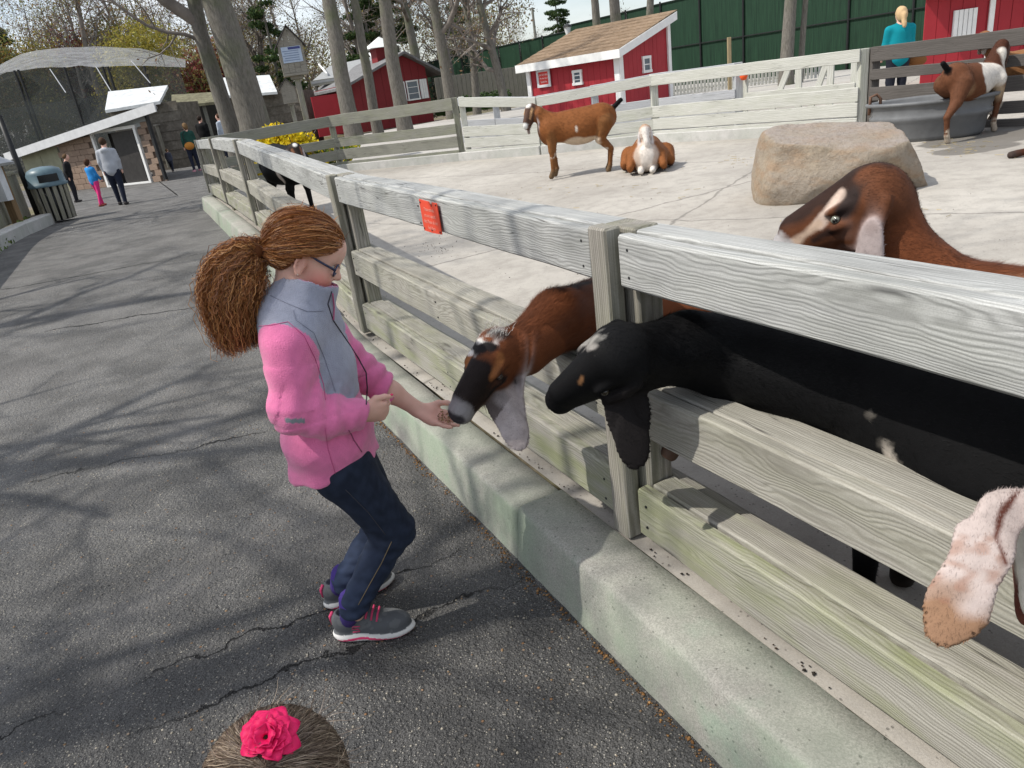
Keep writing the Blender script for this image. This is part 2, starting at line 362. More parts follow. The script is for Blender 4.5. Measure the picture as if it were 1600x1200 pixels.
# pen floor (inside) and pale paved yard beyond it
ss = lin(-6, 15.2, 54); rows = []
v = []; f = []; nn = [0, .35, .8, 1.4, 2.2, 3.2, 4.5, 6, 8, 10, 13, 17, 22]
for s in ss:
    for k in nn:
        p = SN(s, fn(s) - .014 + k); v.append((p.x, p.y, z_pen(p.x, p.y)))
for j in range(len(ss) - 1):
    for i in range(len(nn) - 1):
        a = j * len(nn) + i; f.append([a, a + 1, a + 1 + len(nn), a + len(nn)])
struct(mesh('pen_floor', v, f, M_pen, None, True))
M_yard = concrete('yard_paving', (.50, .48, .44), (.38, .36, .33), 0, .15, False, .4)
v = [SN(15.2, 3.2, .30), SN(15.2, 26, .30), SN(38, 26, .30), SN(34, 8, .27), SN(22, 5, .25)]
struct(mesh('yard', v, [[0, 1, 2, 3, 4]], M_yard))
# kerb: swept profile with small unevenness, cast in lengths (each length a separate kerb block part)
kerb = thing('kerb', 'pale concrete kerb with green stains along the foot of the near rail fence', 'kerb', (0, 0, 0))
def kprof(s):
    p = SN(s, fn(s)); z0 = z_path(p.x, p.y); top = max(zb(s), z0 + .2) + .012
    o = fn(s) - 1.11; w = lambda k: .006 * noise.noise((s * 3.1, k * 1.7, 2)) + .004 * noise.noise((s * 11, k * 3, 5))
    return [(o + .864 + w(0), z0 - .05), (o + .880 + w(1), z0 + .06 + w(2)), (o + .900 + w(3), top - .022 + w(4)), (o + .906 + w(3), top - .007 + w(4)), (o + .922 + w(5), top + w(6) * .5),
            (o + 1.02, top + w(7) * .5), (o + 1.085 + w(8) * .4, top + w(7) * .5), (o + 1.092 + w(8) * .4, top - .02), (o + 1.095, top - .14)]
cuts = [-5, -.6, 2.02, 5.1, 8.3, 11.5, 14.6]
for a, b in zip(cuts, cuts[1:]):
    n_ = max(4, int((b - a) / (.08 if a < 5 else .3))); mb = MB(); vv = []; ff = []
    for i in range(n_ + 1):
        s = a + .004 + (b - a - .008) * i / n_; dz = (-.014 if a > 2 and a < 5 else 0)
        for n, z in kprof(s): p = SN(s, n, z + (dz if z > .1 else 0)); vv.append(p)
    q = 9
    for i in range(n_):
        for k in range(q - 1): ff.append([i * q + k, i * q + k + 1, (i + 1) * q + k + 1, (i + 1) * q + k][::-1])
    ff.append(list(range(q))); ff.append([n_ * q + k for k in range(q)][::-1])
    mb.add(vv, ff); mb.build('kerb_block', M_kerb, kerb, True)
# rounded far end of the kerb
mb = MB(); vv = []; ff = []
for i in range(9):
    a = math.pi * .5 * i / 8
    for n, z in kprof(14.6):
        rr = 1.75 - n; vv.append(SN(14.604 + rr * math.sin(a), 1.75 - rr * math.cos(a), z))
for i in range(8):
    for k in range(8): ff.append([i * 9 + k, i * 9 + k + 1, (i + 1) * 9 + k + 1, (i + 1) * 9 + k][::-1])
mb.add(vv, ff).build('kerb_block', M_kerb, kerb, True)
# crumbs and brown debris along the foot of the kerb
def crumbs(name, pts, rmin, rmax, cols, label, seed=1, squash=.6):
    rg = random.Random(seed); v = []; f = []; c = []
    for p in pts:
        r_ = rmin + (rmax - rmin) * rg.random() ** 2; b = len(v); rz = rg.random() * 6.28; cc = np.array(rg.choice(cols)) * (.7 + .6 * rg.random())
        for k in range(6):
            d = [(1, 0, 0), (-1, 0, 0), (0, 1, 0), (0, -1, 0), (0, 0, 1), (0, 0, -1)][k]
            q = Vector(d) * r_ * (.7 + .6 * rg.random()); q.z *= squash; q.rotate(Matrix.Rotation(rz, 3, 'Z')); v.append((p[0] + q.x, p[1] + q.y, p[2] + q.z + r_ * squash * .3)); c.append(cc)
        f += [[b + i for i in t_] for t_ in ((0, 2, 4), (2, 1, 4), (1, 3, 4), (3, 0, 4), (2, 0, 5), (1, 2, 5), (3, 1, 5), (0, 3, 5))]
    o = mesh(name, np.array(v), np.array(f), M_vcol, None, True, np.array(c)); tag(o, label, kind='stuff'); return o
t = NT('tinted_grains', .85, .2); t.base(t.n('Attribute', attribute_name='Col').outputs['Color']); M_vcol = t.m
rg = random.Random(3); pts = []
for i in range(2600):
    s = rg.uniform(-1.5, 7); n = .862 - abs(rg.gauss(0, .012)) * (1 + 1.6 * max(0, noise.noise((s * 2.3, 0, 4)))); p = SN(s, n + fn(s) - 1.11)
    if noise.noise((s * 1.7, 3, 1)) > -.25 or rg.random() < .3: pts.append((p.x, p.y, z_path(p.x, p.y) + .001))
crumbs('leaf_debris', pts, .002, .007, [(.22, .11, .04), (.14, .08, .04), (.30, .17, .07), (.10, .08, .06)], 'orange brown leaf crumbs gathered along the foot of the kerb', 5)
pts = []
for i in range(8000):
    u = rg.random() ** 1.5; s = .75 + 4.2 * u; n = rg.uniform(-2.2, .84); p = SN(s, n); pts.append((p.x, p.y, z_path(p.x, p.y) - .0005))
crumbs('loose_stones', pts, .0015, .0058, [(.30, .28, .24), (.20, .195, .18), (.40, .36, .29), (.12, .12, .12), (.12, .12, .12), (.07, .07, .07), (.28, .18, .10)], 'small pale stones set in the worn asphalt path', 6)
pts = []
for i in range(260):
    s = rg.uniform(-1, 8); n = 1.103 + abs(rg.gauss(0, .012)); 
    if noise.noise((s * 3.7, 8, 1)) > .05: p = SN(s, n + fn(s) - 1.11); pts.append((p.x, p.y, zb(s) + .004))
for cx, cy, k, sp in ((680, 385, 55, 16), (600, 480, 20, 12), (575, 505, 16, 8), (695, 610, 14, 20), (1150, 260, 6, 30), (620, 460, 16, 20)):
    for i in range(k):
        p = G(cx + rg.gauss(0, sp), cy + rg.gauss(0, sp * .45), z_pen); pts.append((p.x, p.y, p.z + .004))
for i in range(130):
    p = SN(rg.uniform(2.5, 10), rg.uniform(1.4, 6)); pts.append((p.x, p.y, z_pen(p.x, p.y) + .003))
sp_ = []
for cx, cy, k, sx_ in ((1490, 228, 60, 40), (1150, 250, 40, 90), (900, 300, 30, 80), (1380, 330, 30, 60)):
    for i in range(k): p = G(cx + rg.gauss(0, sx_), cy + rg.gauss(0, 9), z_pen); sp_.append(p)
tb_ = MB()
for p in sp_: a_ = rg.random() * 6.28; l_ = rg.uniform(.03, .09); tb_.tube([(p.x, p.y, p.z + .004), (p.x + math.cos(a_) * l_, p.y + math.sin(a_) * l_, p.z + .006)], .0022, 3, False)
tag(tb_.build('straw', plain('dry_straw', (.42, .34, .18), .8, .2), recalc=False), 'scattered bits of straw on the pen floor', kind='stuff')
crumbs('droppings', pts, .003, .006, [(.05, .035, .025), (.03, .025, .02)], 'dark goat droppings scattered on the pen floor', 7, .8)
# ================================================================== near rail fence
def board(name, p0, p1, h, th, mat, parent, algae=0., ch=.006, up=None, seg=0, wob=0.):
    """board from p0 to p1 (centre line); height h (upright), thickness th"""
    p0, p1 = Vector(p0), Vector(p1); x = (p1 - p0); L = x.length; x.normalize()
    z = Vector(up) if up is not None else Vector((0, 0, 1)); z = (z - x * z.dot(x)).normalized(); y = z.cross(x)
    mb = MB(); mb.box((0, 0, 0), (L, th, h), ch=ch); o = mb.build(name, mat, parent, recalc=False)
    if seg:
        bm = bmesh.new(); bm.from_mesh(o.data); ed = [e for e in bm.edges if abs(e.verts[0].co.x - e.verts[1].co.x) > L * .5]
        bmesh.ops.subdivide_edges(bm, edges=ed, cuts=seg, use_grid_fill=True)
        sd = random.random() * 50
        for q in bm.verts:
            a = q.co.x * 2.3 + sd; q.co.z += wob * noise.noise((a, sd, 0 if q.co.z > 0 else 4)); q.co.y += wob * .6 * noise.noise((a, 9, sd))
            if q.co.z > 0: q.co.z += wob * .35 * noise.noise((q.co.x * 9, sd, q.co.y * 30))
        bm.to_mesh(o.data); bm.free()
    M = Matrix((x, y, z)).transposed().to_4x4(); M.translation = (p0 + p1) / 2; o.matrix_local = M; o.color = (algae, 0, 0, 1); return o
nf = thing('rail_fence', 'weathered grey three-rail wooden fence running beside the asphalt path with the girl', 'fence')
RAILS = [(1.045, .145), (.60, .15), (.235, .17)]; ALG = [.05, .10, .50]
Dv = Vector((D2[0], D2[1], 0)); Nv = Vector((N2[0], N2[1], 0))
def fz(s): return zb(s) - .2
nail = MB()
for i, ((s0, n0), (s1, n1)) in enumerate(zip(FP, FP[1:])):
    near = i < 2
    for k, (zz, hh) in enumerate(RAILS):
        g0, g1 = s0 + .065, s1 - .065; a, b = SN(g0, n0, fz(s0) + zz + hh / 2), SN(g1, n1, fz(s1) + zz + hh / 2)
        e = .012 * math.sin(i * 3.1 + k * 2)
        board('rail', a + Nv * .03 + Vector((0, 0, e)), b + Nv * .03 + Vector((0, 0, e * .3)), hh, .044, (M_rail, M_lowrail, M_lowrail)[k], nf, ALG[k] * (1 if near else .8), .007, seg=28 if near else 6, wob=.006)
        # second and third ply behind, between the posts
        for q, (off, th) in enumerate(((.0975, .084), (.163, .04))):
            e0 = .078 if q == 0 else .002; a2, b2 = SN(s0 + e0 - .01, n0 + off, fz(s0) + zz + hh / 2 + (.003 - .010 * q)), SN(s1 - e0 - .01, n1 + off, fz(s1) + zz + hh / 2 + (.003 - .010 * q))
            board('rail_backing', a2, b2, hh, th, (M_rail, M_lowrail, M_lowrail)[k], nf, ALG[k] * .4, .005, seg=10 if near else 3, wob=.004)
        for s_, nq in ((s0 + .11, n0), (s1 - .11, n1), ((s0 + s1) / 2, (n0 + n1) / 2)):
            for dz in (-.04, .035):
                c0 = SN(s_, nq + .006, fz(s_) + zz + hh / 2 + dz)
                nail.tube([c0, c0 + Nv * .006], .0045, 6)
for i, (s, n) in enumerate(FP):
    z0 = fz(s); e = .012
    lo = .205 if i < 3 else .24
    board('batten', SN(s, n + .012, z0 + lo), SN(s, n + .012, z0 + 1.205), .085, .055, M_post, nf, .15, .006, up=Dv, seg=8, wob=.003)
    board('post', SN(s - .01, n + .0975, z0 + .12), SN(s - .01, n + .0975, z0 + 1.197), .145, .086, M_post, nf, .2, .006, up=Dv)
    for zz in (.33, .68):
        c0 = SN(s - .07, n + .06, z0 + zz + .07); 
nail.build('nails', M_black, nf)['kind'] = 'stuff'
bl = MB(); c0 = SN(1.575, 1.23, .50); bl.tube([c0, c0 - Dv * .03], .024, 12); bl.build('bolt', plain('rusty_bolt', (.12, .07, .05), .6), nf, True)
# red notice on the near fence, screwed to the top rail
def text(name, body, size, M, mat, parent, ext=.0006, align='CENTER', cond=1.):
    cu = bpy.data.curves.new(name, 'FONT'); cu.body = body; cu.size = size; cu.extrude = ext; cu.align_x = align; cu.align_y = 'CENTER'; cu.space_line = .95; cu.resolution_u = 2
    o = bpy.data.objects.new('tmp', cu); COL.objects.link(o); dg = bpy.context.evaluated_depsgraph_get(); me = bpy.data.meshes.new_from_object(o.evaluated_get(dg)); bpy.data.objects.remove(o)
    for q in me.vertices: q.co.x *= cond
    me.materials.clear(); me.materials.append(mat); r_ = link(name, me, parent); r_.matrix_local = M; return r_
M_sign = plain('faded_red_plastic', (.72, .075, .035), .45, .06); M_let = plain('faded_white_lettering', (.78, .32, .25), .6, .1); M_letw = plain('white_lettering', (.82, .80, .78), .6, .04)
c0 = NP(668, 332, 1.10); s_ = c0.x * D2[0] + c0.y * D2[1]
sg = thing('warning_sign', 'small red notice with a notched top edge screwed on the top rail', 'sign', SN(s_, fn(s_), 0))
Mx = Matrix((-Dv, Vector((0, 0, 1)), -Nv)).transposed().to_4x4(); zc = fz(s_) + 1.12; Mx.translation = Vector((0, 0, zc)) - Nv * .0005
W2, H2 = .098, .066
poly = [(-W2, -H2), (0, -H2 - .002), (W2, -H2 + .002), (W2, H2 - .002), (.045, H2 - .001), (.04, H2 - .024), (.026, H2 - .022), (.012, H2 - .001), (-.04, H2), (-W2, H2 + .003)]
mb = MB(); mb.prism([Mx @ Vector((x, y, 0)) for x, y in poly], None, -Nv * .004); mb.build('sign_plate', M_sign, sg)
for j, ln in enumerate(('These animals', 'are on a special', 'diet. Please do not', 'feed them')):
    T = Mx @ Matrix.Translation((0, .030 - j * .026, .0045)); text('lettering', ln, .021, T, M_let, sg, .0004, cond=.95)
for x in (-.088, 0, .088):
    for y in (-.056, .056):
        if not (x == 0 and y > 0): mb = MB(); c0 = Mx @ Vector((x, y, .004)); mb.tube([c0, c0 - Nv * .0025], .004, 8); mb.build('screw', M_black, sg)
# ================================================================== far fences of the pen
def topz(px, py, P): return V(px, py, P).z
def rail_fence(label, posts, fr, mat, pmat, alg=.1, th=.045, ptop=0., pw=.11, behind=True, below=.03, group=None, stub=True):
    """posts: list of (x, y, zbase, ztop); rails at the given fractions of the height (measured from the top)"""
    o = thing('rail_fence', label, 'fence', (posts[0][0], posts[0][1], 0), 0, group); L0 = Vector(o.location)
    for i, (a, b) in enumerate(zip(posts, posts[1:])):
        pa, pb = Vector((a[0], a[1], 0)), Vector((b[0], b[1], 0)); dx = (pb - pa).normalized(); nr = Vector((dx.y, -dx.x, 0))
        if nr.dot(-pa) < 0: nr = -nr
        for k, (f0, f1) in enumerate(fr):
            za = a[3] - (a[3] - a[2]) * (f0 + f1) / 2; zb_ = b[3] - (b[3] - b[2]) * (f0 + f1) / 2; h = ((a[3] - a[2]) + (b[3] - b[2])) / 2 * (f1 - f0)
            j = random.uniform(-.008, .008)
            board('rail', pa + dx * .004 + nr * (pw / 2 + th / 2 + .002) + Vector((0, 0, za + j)) - L0, pb - dx * .004 + nr * (pw / 2 + th / 2 + .002) + Vector((0, 0, zb_ - j)) - L0, h, th, mat, o, alg * random.uniform(.4, 1.6), .005, seg=6, wob=.008)
    for a in posts:
        board('post', Vector((a[0], a[1], a[2] - .12)) - L0, Vector((a[0], a[1], a[3] + ptop)) - L0, pw, pw, pmat, o, alg * 1.5, .006, up=(1, 0, 0))
    return o
def fp(px, py, pyt, pxt=None, zf=z_pen):
    P = G(px, py, zf); return (P.x, P.y, P.z, topz(pxt if pxt is not None else px, pyt, P))
e5 = SN(15.3, 1.46); zE = zb(15.3)
q0, q1 = fp(534, 268, 180, 523), fp(724, 250, 152, 712)
rail_fence('grey mossy board fence closing the far left end of the pen by the yellow flowers', [(e5.x + .1, e5.y + .25, zE, zE + 1.02), q0, q1], [(0, .19), (.40, .56), (.60, .78), (.82, 1.0)], M_midrail, M_midrail, .12)
q2, q3, q4 = fp(850, 240, 152, 845), fp(1026, 222, 117, 1016), fp(1343, 206, 76, 1348)
rail_fence('pale bleached board fence along the back of the pen behind the standing goat', [(q1[0] + .13, q1[1] - .1, q1[2], q1[3]), q2, q3, q4], [(0, .155), (.45, .62), (.635, .80), (.815, .97)], M_farrail, M_farrail, .12)
d45 = Vector((1.9, -2.6, 0)).normalized(); q5 = (q4[0] + .12, q4[1] - .06, q4[2], q4[3]); 
q6 = (q4[0] + d45.x * 3.0, q4[1] + d45.y * 3.0, q4[2], q4[3] + .02); q7 = (q4[0] + d45.x * 6, q4[1] + d45.y * 6, q4[2], q4[3])
rail_fence('dark brown four-rail board fence behind the water trough at the right', [q5, q6, q7], [(0, .17), (.26, .38), (.47, .63), (.73, .86), (.92, 1.03)], M_darkrail, M_darkrail, 0.)
# low concrete wall under the far fences
lw = thing('low_wall', 'low pale concrete wall under the far board fences of the pen', 'wall')
for a, b, m_ in ((q0, q1, 0), (q1, q2, 0), (q2, q3, 0), (q3, q4, 0)):
    pa, pb = Vector((a[0], a[1], 0)), Vector((b[0], b[1], 0)); dx = (pb - pa).normalized(); nr = Vector((dx.y, -dx.x, 0)); nr = nr if nr.dot(-pa) > 0 else -nr
    lo = min(a[2], b[2]) - .1; board('wall_block', pa + nr * .03 + Vector((0, 0, (lo + a[2] + .14) / 2)), pb + nr * .03 + Vector((0, 0, (lo + b[2] + .14) / 2)), .26, .24, M_conc, lw, ch=.01)
# second pale fence and gate behind the back fence
def shift(p, k, dz=0): v_ = Vector((p[0], p[1], 0)); v_ *= (1 + k / v_.length); return (v_.x, v_.y, p[2], p[3] + dz)
M_greyrail = wood('grey_painted_board', (.50, .51, .53), (.36, .37, .39), ring=.02, stain=.3, bump=.12)
o2 = [shift(p, 2.2, -.02) for p in (q1, q2, q3)]; mid = tuple((o2[2][i] * .55 + shift(q4, 2.2)[i] * .45) for i in range(4))
rail_fence('grey painted rail fence standing between the red goat shed and the pale back fence', [o2[0], tuple((o2[0][i] + o2[1][i]) / 2 for i in range(4)), o2[1], tuple((o2[1][i] + o2[2][i]) / 2 for i in range(4)), o2[2], mid], [(.0, .15), (.42, .56), (.7, .84)], M_greyrail, M_greyrail, .05, pw=.13)
q4s = shift(q4, 2.0, -.04)
gt = thing('farm_gate', 'pale wooden gate with a diagonal brace and iron hinges behind the back fence', 'gate', (mid[0], mid[1], 0)); L0 = Vector(gt.location)
ga, gb = Vector((mid[0], mid[1], mid[2])), Vector((q4s[0], q4s[1], mid[2])); gd = (gb - ga); gl = gd.length; gd.normalize(); gh = mid[3] - mid[2]
ga = ga + gd * .15; gb = gb - gd * .1
for z_ in (.12, .45, .9): board('gate_rail', ga - L0 + Vector((0, 0, gh * z_)), gb - L0 + Vector((0, 0, gh * z_)), .12, .04, M_farrail, gt, .1)
for u in (.0, .52, .80, 1.): p = ga.lerp(gb, u) - L0 + Vector((0, .045, 0)); board('gate_stile', p + Vector((0, 0, .03)), p + Vector((0, 0, gh * .95)), .11, .04, M_farrail, gt, .1, up=gd)
for u0, u1 in ((.62, .78), (.25, .45)): board('gate_brace', ga.lerp(gb, u0) - L0 + Vector((0, .06, .1)), ga.lerp(gb, u1) - L0 + Vector((0, .06, gh * .9)), .1, .035, M_farrail, gt, .1, up=gd)
nr = Vector((gd.y, -gd.x, 0)); nr = nr if nr.dot(-ga) > 0 else -nr
for u in (.55, .82):
    p = ga.lerp(gb, u) - L0 + Vector((0, 0, gh * .9)) + nr * .025; mb = MB(); mb.prism([p - gd * .13, p + Vector((0, 0, .03)), p + gd * .13, p - Vector((0, 0, .03))], None, nr * .01); mb.build('hinge', M_black, gt)
kp = V(1162, 119, mid, -.15); kn = thing('gate_knob', 'round orange float hanging beside the grey gate post', 'float', kp); mb = MB()
mb.lathe([(0, -.07), (.045, -.055), (.07, 0), (.045, .055), (0, .07)], 14); mb.build('float_ball', plain('orange_plastic', (.75, .10, .02), .4, .05), kn, True); mb = MB(); mb.tube([(0, 0, .06), (0, .03, .13)], .008, 6); mb.build('cord', M_black, kn)
# ================================================================== buildings
def PLN(px, py, A, B):                                                    # on the upright plane through A and B
    d = ray(px, py); n = np.array([B[1] - A[1], A[0] - B[0], 0.]); return Vector(cC + d * (np.dot(np.array([A[0], A[1], CAMH]) - cC, n) / np.dot(d, n)))
def frame(o, u, z=Vector((0, 0, 1))):                                     # local frame: x along u, y into the building, z up
    u = Vector((u[0], u[1], 0)).normalized(); y = Vector((-u.y, u.x, 0)); M = Matrix((u, y, z)).transposed().to_4x4(); M.translation = o; return M
def wpart(name, mat, parent, boxes=(), prisms=(), M=None, ch=0, smooth=False):
    mb = MB()
    for c, d in boxes: mb.box(c, d, ch=ch)
    for poly, h in prisms: mb.prism(poly, None, h)
    return mb.build(name, mat, parent, smooth)
def bldg(name, label, cat, o, u):
    t_ = thing(name, label, cat, o); t_.matrix_world = frame(Vector(o), u); return t_
# ---- red goat shed with the DO NOT FEED sign
FR = G(973, 184, .3); FL = DP(836, 194, 21.7); FL.z = .28
W = (Vector((FR.x, FR.y, 0)) - Vector((FL.x, FL.y, 0))).length; sd = bldg('goat_shed', 'small red board shed with a tan lean-to roof and white trim behind the pen', 'shed', (FL.x, FL.y, .26), FR - FL)
zf_, zb_, Dp = 1.72, 2.42, 2.5
def wallboards(par, x0, x1, zlo, zhi, y, mat, wd=.2, th=.03, axis='x', gap=.008):
    """vertical boards; zhi may be a function of the position along the wall"""
    n = max(1, round((x1 - x0) / wd)); wd = (x1 - x0) / n
    for i in range(n):
        a, b = x0 + i * wd + gap / 2, x0 + (i + 1) * wd - gap / 2; za, zb2 = (zhi(a), zhi(b)) if callable(zhi) else (zhi, zhi); j = random.uniform(-.003, .003)
        if axis == 'x': poly = [(a, y + j, zlo), (b, y + j, zlo), (b, y + j, zb2), (a, y + j, za)]; h = (0, th, 0)
        else: poly = [(y + j, a, zlo), (y + j, b, zlo), (y + j, b, zb2), (y + j, a, za)]; h = (-th, 0, 0)
        mb = MB(); mb.prism(poly, None, h); mb.build('wall_board', mat, par)
wallboards(sd, 0, W, 0, zf_ + .02, 0, M_red, .21)
wallboards(sd, 0.03, Dp, 0, lambda y: zf_ + (zb_ - zf_) * y / Dp, W, M_red, .21, axis='y')
wpart('wall', M_redd, sd, [((W / 2, Dp, zb_ / 2 - .1), (W, .04, zb_ - .2)), ((.02, Dp / 2, zf_ / 2), (.04, Dp - .1, zf_)), ((W / 2, .06, zf_ / 2), (W - .06, .04, zf_ - .05)), ((W - .06, Dp / 2, zf_ / 2), (.04, Dp - .1, zf_ - .05))])
for b_ in (((-.02, -.03, zf_ / 2), (.14, .05, zf_)), ((W - .05, -.032, zf_ / 2), (.16, .05, zf_)), ((W + .03, .045, zf_ / 2), (.05, .16, zf_)), ((W + .03, Dp - .02, zb_ / 2), (.05, .15, zb_))): wpart('trim', M_white, sd, [b_])
sl_ = (zb_ - zf_) / Dp; ov = .28
def roofz(y): return zf_ + .05 + sl_ * y
def shingle_mat(name, a, b, sc=6.):
    t = NT(name, .95, .1); v = t.co(); n = t.noise(v, 3, 5, .65); k = t.sep(t.vor(v, 14 * sc / 6, out='Color')); c = t.mix(t.ramp(n, (.35, 0.), (.65, 1.)), a, b); c = t.mix(t.math('MULTIPLY', k[0], .45), c, tuple(x * .55 for x in b)); t.base(c); t.bump(t.noise(v, 60, 3), .4, .01); return t.m
M_tan = shingle_mat('tan_shingles', (.31, .225, .155), (.225, .16, .105)); M_gsh = shingle_mat('grey_shingles', (.25, .25, .25), (.17, .17, .175)); M_woodsh = shingle_mat('wood_shingles', (.20, .18, .15), (.12, .105, .085))
for k in range(9):                                                        # roof courses
    y0 = -ov + (Dp + ov + .15) * k / 9; y1 = y0 + (Dp + ov + .15) / 9 + .03
    wpart('shingle_course', M_tan, sd, prisms=[([(-.22, y0, roofz(y0) + .045), (W + .22, y0, roofz(y0) + .045), (W + .22, y1, roofz(y1) + .03), (-.22, y1, roofz(y1) + .03)], (0, 0, .02))])
wpart('fascia', M_white, sd, prisms=[([(-.25, -ov - .03, roofz(-ov) - .16), (W + .25, -ov - .03, roofz(-ov) - .16), (W + .25, -ov - .03, roofz(-ov) + .05), (-.25, -ov - .03, roofz(-ov) + .05)], (0, .03, 0)),
    ([(W + .22, -ov, roofz(-ov) - .15), (W + .22, Dp + .12, roofz(Dp) - .15), (W + .22, Dp + .12, roofz(Dp) + .05), (W + .22, -ov, roofz(-ov) + .05)], (.03, 0, 0))])
wpart('soffit', M_offw, sd, prisms=[([(-.22, -ov, roofz(-ov) - .02), (W + .22, -ov, roofz(-ov) - .02), (W + .22, Dp + .1, roofz(Dp + .1) - .02), (-.22, Dp + .1, roofz(Dp + .1) - .02)], (0, 0, .02))])
M_glass = plain('dusty_window_glass', (.10, .13, .16), .12, .1, spec=.6)
def window(par, c, w_, h, axis='x', cols=1, rows=2, mat=M_white):
    x, y, z = c
    def B(a, b, dx, dz, dep, off=0): return ((x + a, y - off, z + b), (dx, dep, dz)) if axis == 'x' else ((x + off, y + a, z + b), (dep, dx, dz))
    f = wpart('window', mat, par, [B(0, h / 2, w_ + .08, .07, .05), B(0, -h / 2, w_ + .1, .07, .07), B(-w_ / 2, 0, .06, h - .07, .05), B(w_ / 2, 0, .06, h - .07, .05)] + [B(0, -h / 2 + h * (i + 1) / (rows), w_ - .06, .025, .03) for i in range(rows - 1)])
    wpart('pane', M_glass, f, [B(0, 0, w_ - .05, h - .05, .012, -.01)]); return f
sx = PLN(903, 121, FL, FR); L = sd.matrix_world.inverted() @ sx; window(sd, (L.x, -.02, L.z), .26, .32, rows=3)
window(sd, (W + .02, Dp * .52, 1.28), .34, .36, 'y', rows=2)
sgp = sd.matrix_world.inverted() @ PLN(851, 122, FL, FR)
sb = bldg('feeding_sign', 'red sign in a white frame with white lettering on the red goat shed', 'sign', sd.matrix_world @ Vector((sgp.x, -.02, sgp.z)), FR - FL)
sw, sh = .50, .48; wpart('frame', M_offw, sb, [((0, -.03, sh / 2 - .035), (sw, .03, .07)), ((0, -.03, -sh / 2 + .035), (sw, .03, .07)), ((-sw / 2 + .035, -.03, 0), (.07, .03, sh - .14)), ((sw / 2 - .035, -.03, 0), (.07, .03, sh - .14))])
wpart('sign_plate', plain('sign_red', (.62, .05, .04), .45, .05), sb, [((0, -.02, 0), (sw - .1, .012, sh - .1))])
for j, (ln, s_) in enumerate((('DO NOT FEED', .066), ('We Are On A', .062), ('Special Diet', .062))):
    T = Matrix.Translation((0, -.027, .088 - j * .092)) @ Matrix.Rotation(math.pi / 2, 4, 'X'); text('lettering', ln, s_, T, M_letw, sb, .001, cond=.74 if j == 0 else .8)
# ---- red barn at the right edge
A_ = G(1436, 147, .3); B_ = DP(1600, 121, 14.1); B_.z = .3; rb = bldg('red_barn', 'bright red board barn with white slatted window behind the dark fence', 'barn', (A_.x, A_.y, .3), B_ - A_)
_ub = (B_ - A_); _ub.z = 0; _ub.normalize(); _vd = Vector((A_.x, A_.y, 0)).normalized(); _vd = Matrix.Rotation(-.06, 3, 'Z') @ _vd; kS = _vd.dot(_ub) / _vd.dot(Vector((-_ub.y, _ub.x, 0)))
wallboards(rb, 0, 4.2, .06, 1.80, 0, M_red, .22); wpart('wall', M_redd, rb, [((2.1, .06, .95), (4.1, .05, 1.7))], prisms=[([(.02, .03, 0), (.02 + 3.1 * kS, 3.1, 0), (.02 + 3.1 * kS, 3.1, 1.8), (.02, .03, 1.8)], (.05, 0, 0))])
wpart('base_trim', M_white, rb, [((2.1, -.02, .02), (4.25, .05, .10))]); dx_ = (rb.matrix_world.inverted() @ PLN(1545, 50, A_, B_)).x
wpart('door_trim', M_white, rb, [((dx_, -.035, .95), (.09, .04, 1.7))]); wpart('door_trim', M_white, rb, [((dx_ + .72, -.035, .95), (.11, .04, 1.7))])
wpart('fascia', M_offw, rb, [((2.1, -.32, 1.80), (4.5, .05, .16)), ((2.1, -.16, 1.84), (4.5, .3, .03))]); wpart('roof', M_gsh, rb, prisms=[([(-.1 - .36 * kS, -.36, 1.87), (4.4, -.36, 1.87), (4.4, 1.7, 3.1), (1.7 * kS, 1.7, 3.1)], (0, 0, .05)), ([(1.7 * kS, 1.7, 3.1), (4.4, 1.7, 3.1), (4.4, 3.6, 1.9), (3.6 * kS, 3.6, 1.9)], (0, 0, .05))])
wpart('gable', M_redd, rb, prisms=[([(.04, .02, 1.8), (.04 + 3.2 * kS, 3.2, 1.8), (.04 + 1.7 * kS, 1.7, 3.0)], (.04, 0, 0))])
c1 = rb.matrix_world.inverted() @ PLN(1506, 37, A_, B_)
sh_ = wpart('window', M_offw, rb, [((c1.x, -.022, c1.z), (.42, .02, .50))])
for i in range(5): wpart('slat', M_white, sh_, [((c1.x - .165 + i * .0825, -.045, c1.z), (.068, .03, .50))])
# ---- centre red barn with a grey roof
A_ = DP(552, 208, 37); B_ = DP(690, 182, 39); A_.z = B_.z = .2; cb = bldg('red_barn', 'dark red gabled barn with grey roof and white shutters beyond the far trees', 'barn', (A_.x, A_.y, .2), B_ - A_)
Wc = (B_ - A_).length; iv = cb.matrix_world.inverted(); rg_ = iv @ PLN(627, 86, A_, B_); el = iv @ PLN(545, 132, A_, B_); er = iv @ PLN(687, 116, A_, B_)
wallboards(cb, .0, Wc - .5, 0, lambda x: (el.z + (rg_.z - el.z) * (x - el.x) / (rg_.x - el.x)) if x < rg_.x else (rg_.z + (er.z - rg_.z) * (x - rg_.x) / (er.x - rg_.x)), 0, M_redd, .42, gap=.012)
wpart('wall', M_redd, cb, [((.0, 3, el.z / 2), (.06, 6, el.z)), ((Wc - .5, 3, er.z / 2), (.06, 6, er.z))])
wpart('roof', M_gsh, cb, prisms=[([(el.x - .5, -.5, el.z - .22), (rg_.x, -.5, rg_.z + .03), (rg_.x, 7, rg_.z + .03), (el.x - .5, 7, el.z - .22)], (0, 0, .12)), ([(er.x + .1, -.5, er.z - .05), (rg_.x, -.5, rg_.z + .03), (rg_.x, 7, rg_.z + .03), (er.x + .1, 7, er.z - .05)], (0, 0, .12))])
wpart('corner_trim', M_white, cb, [((-.02, -.05, el.z / 2), (.2, .06, el.z))])
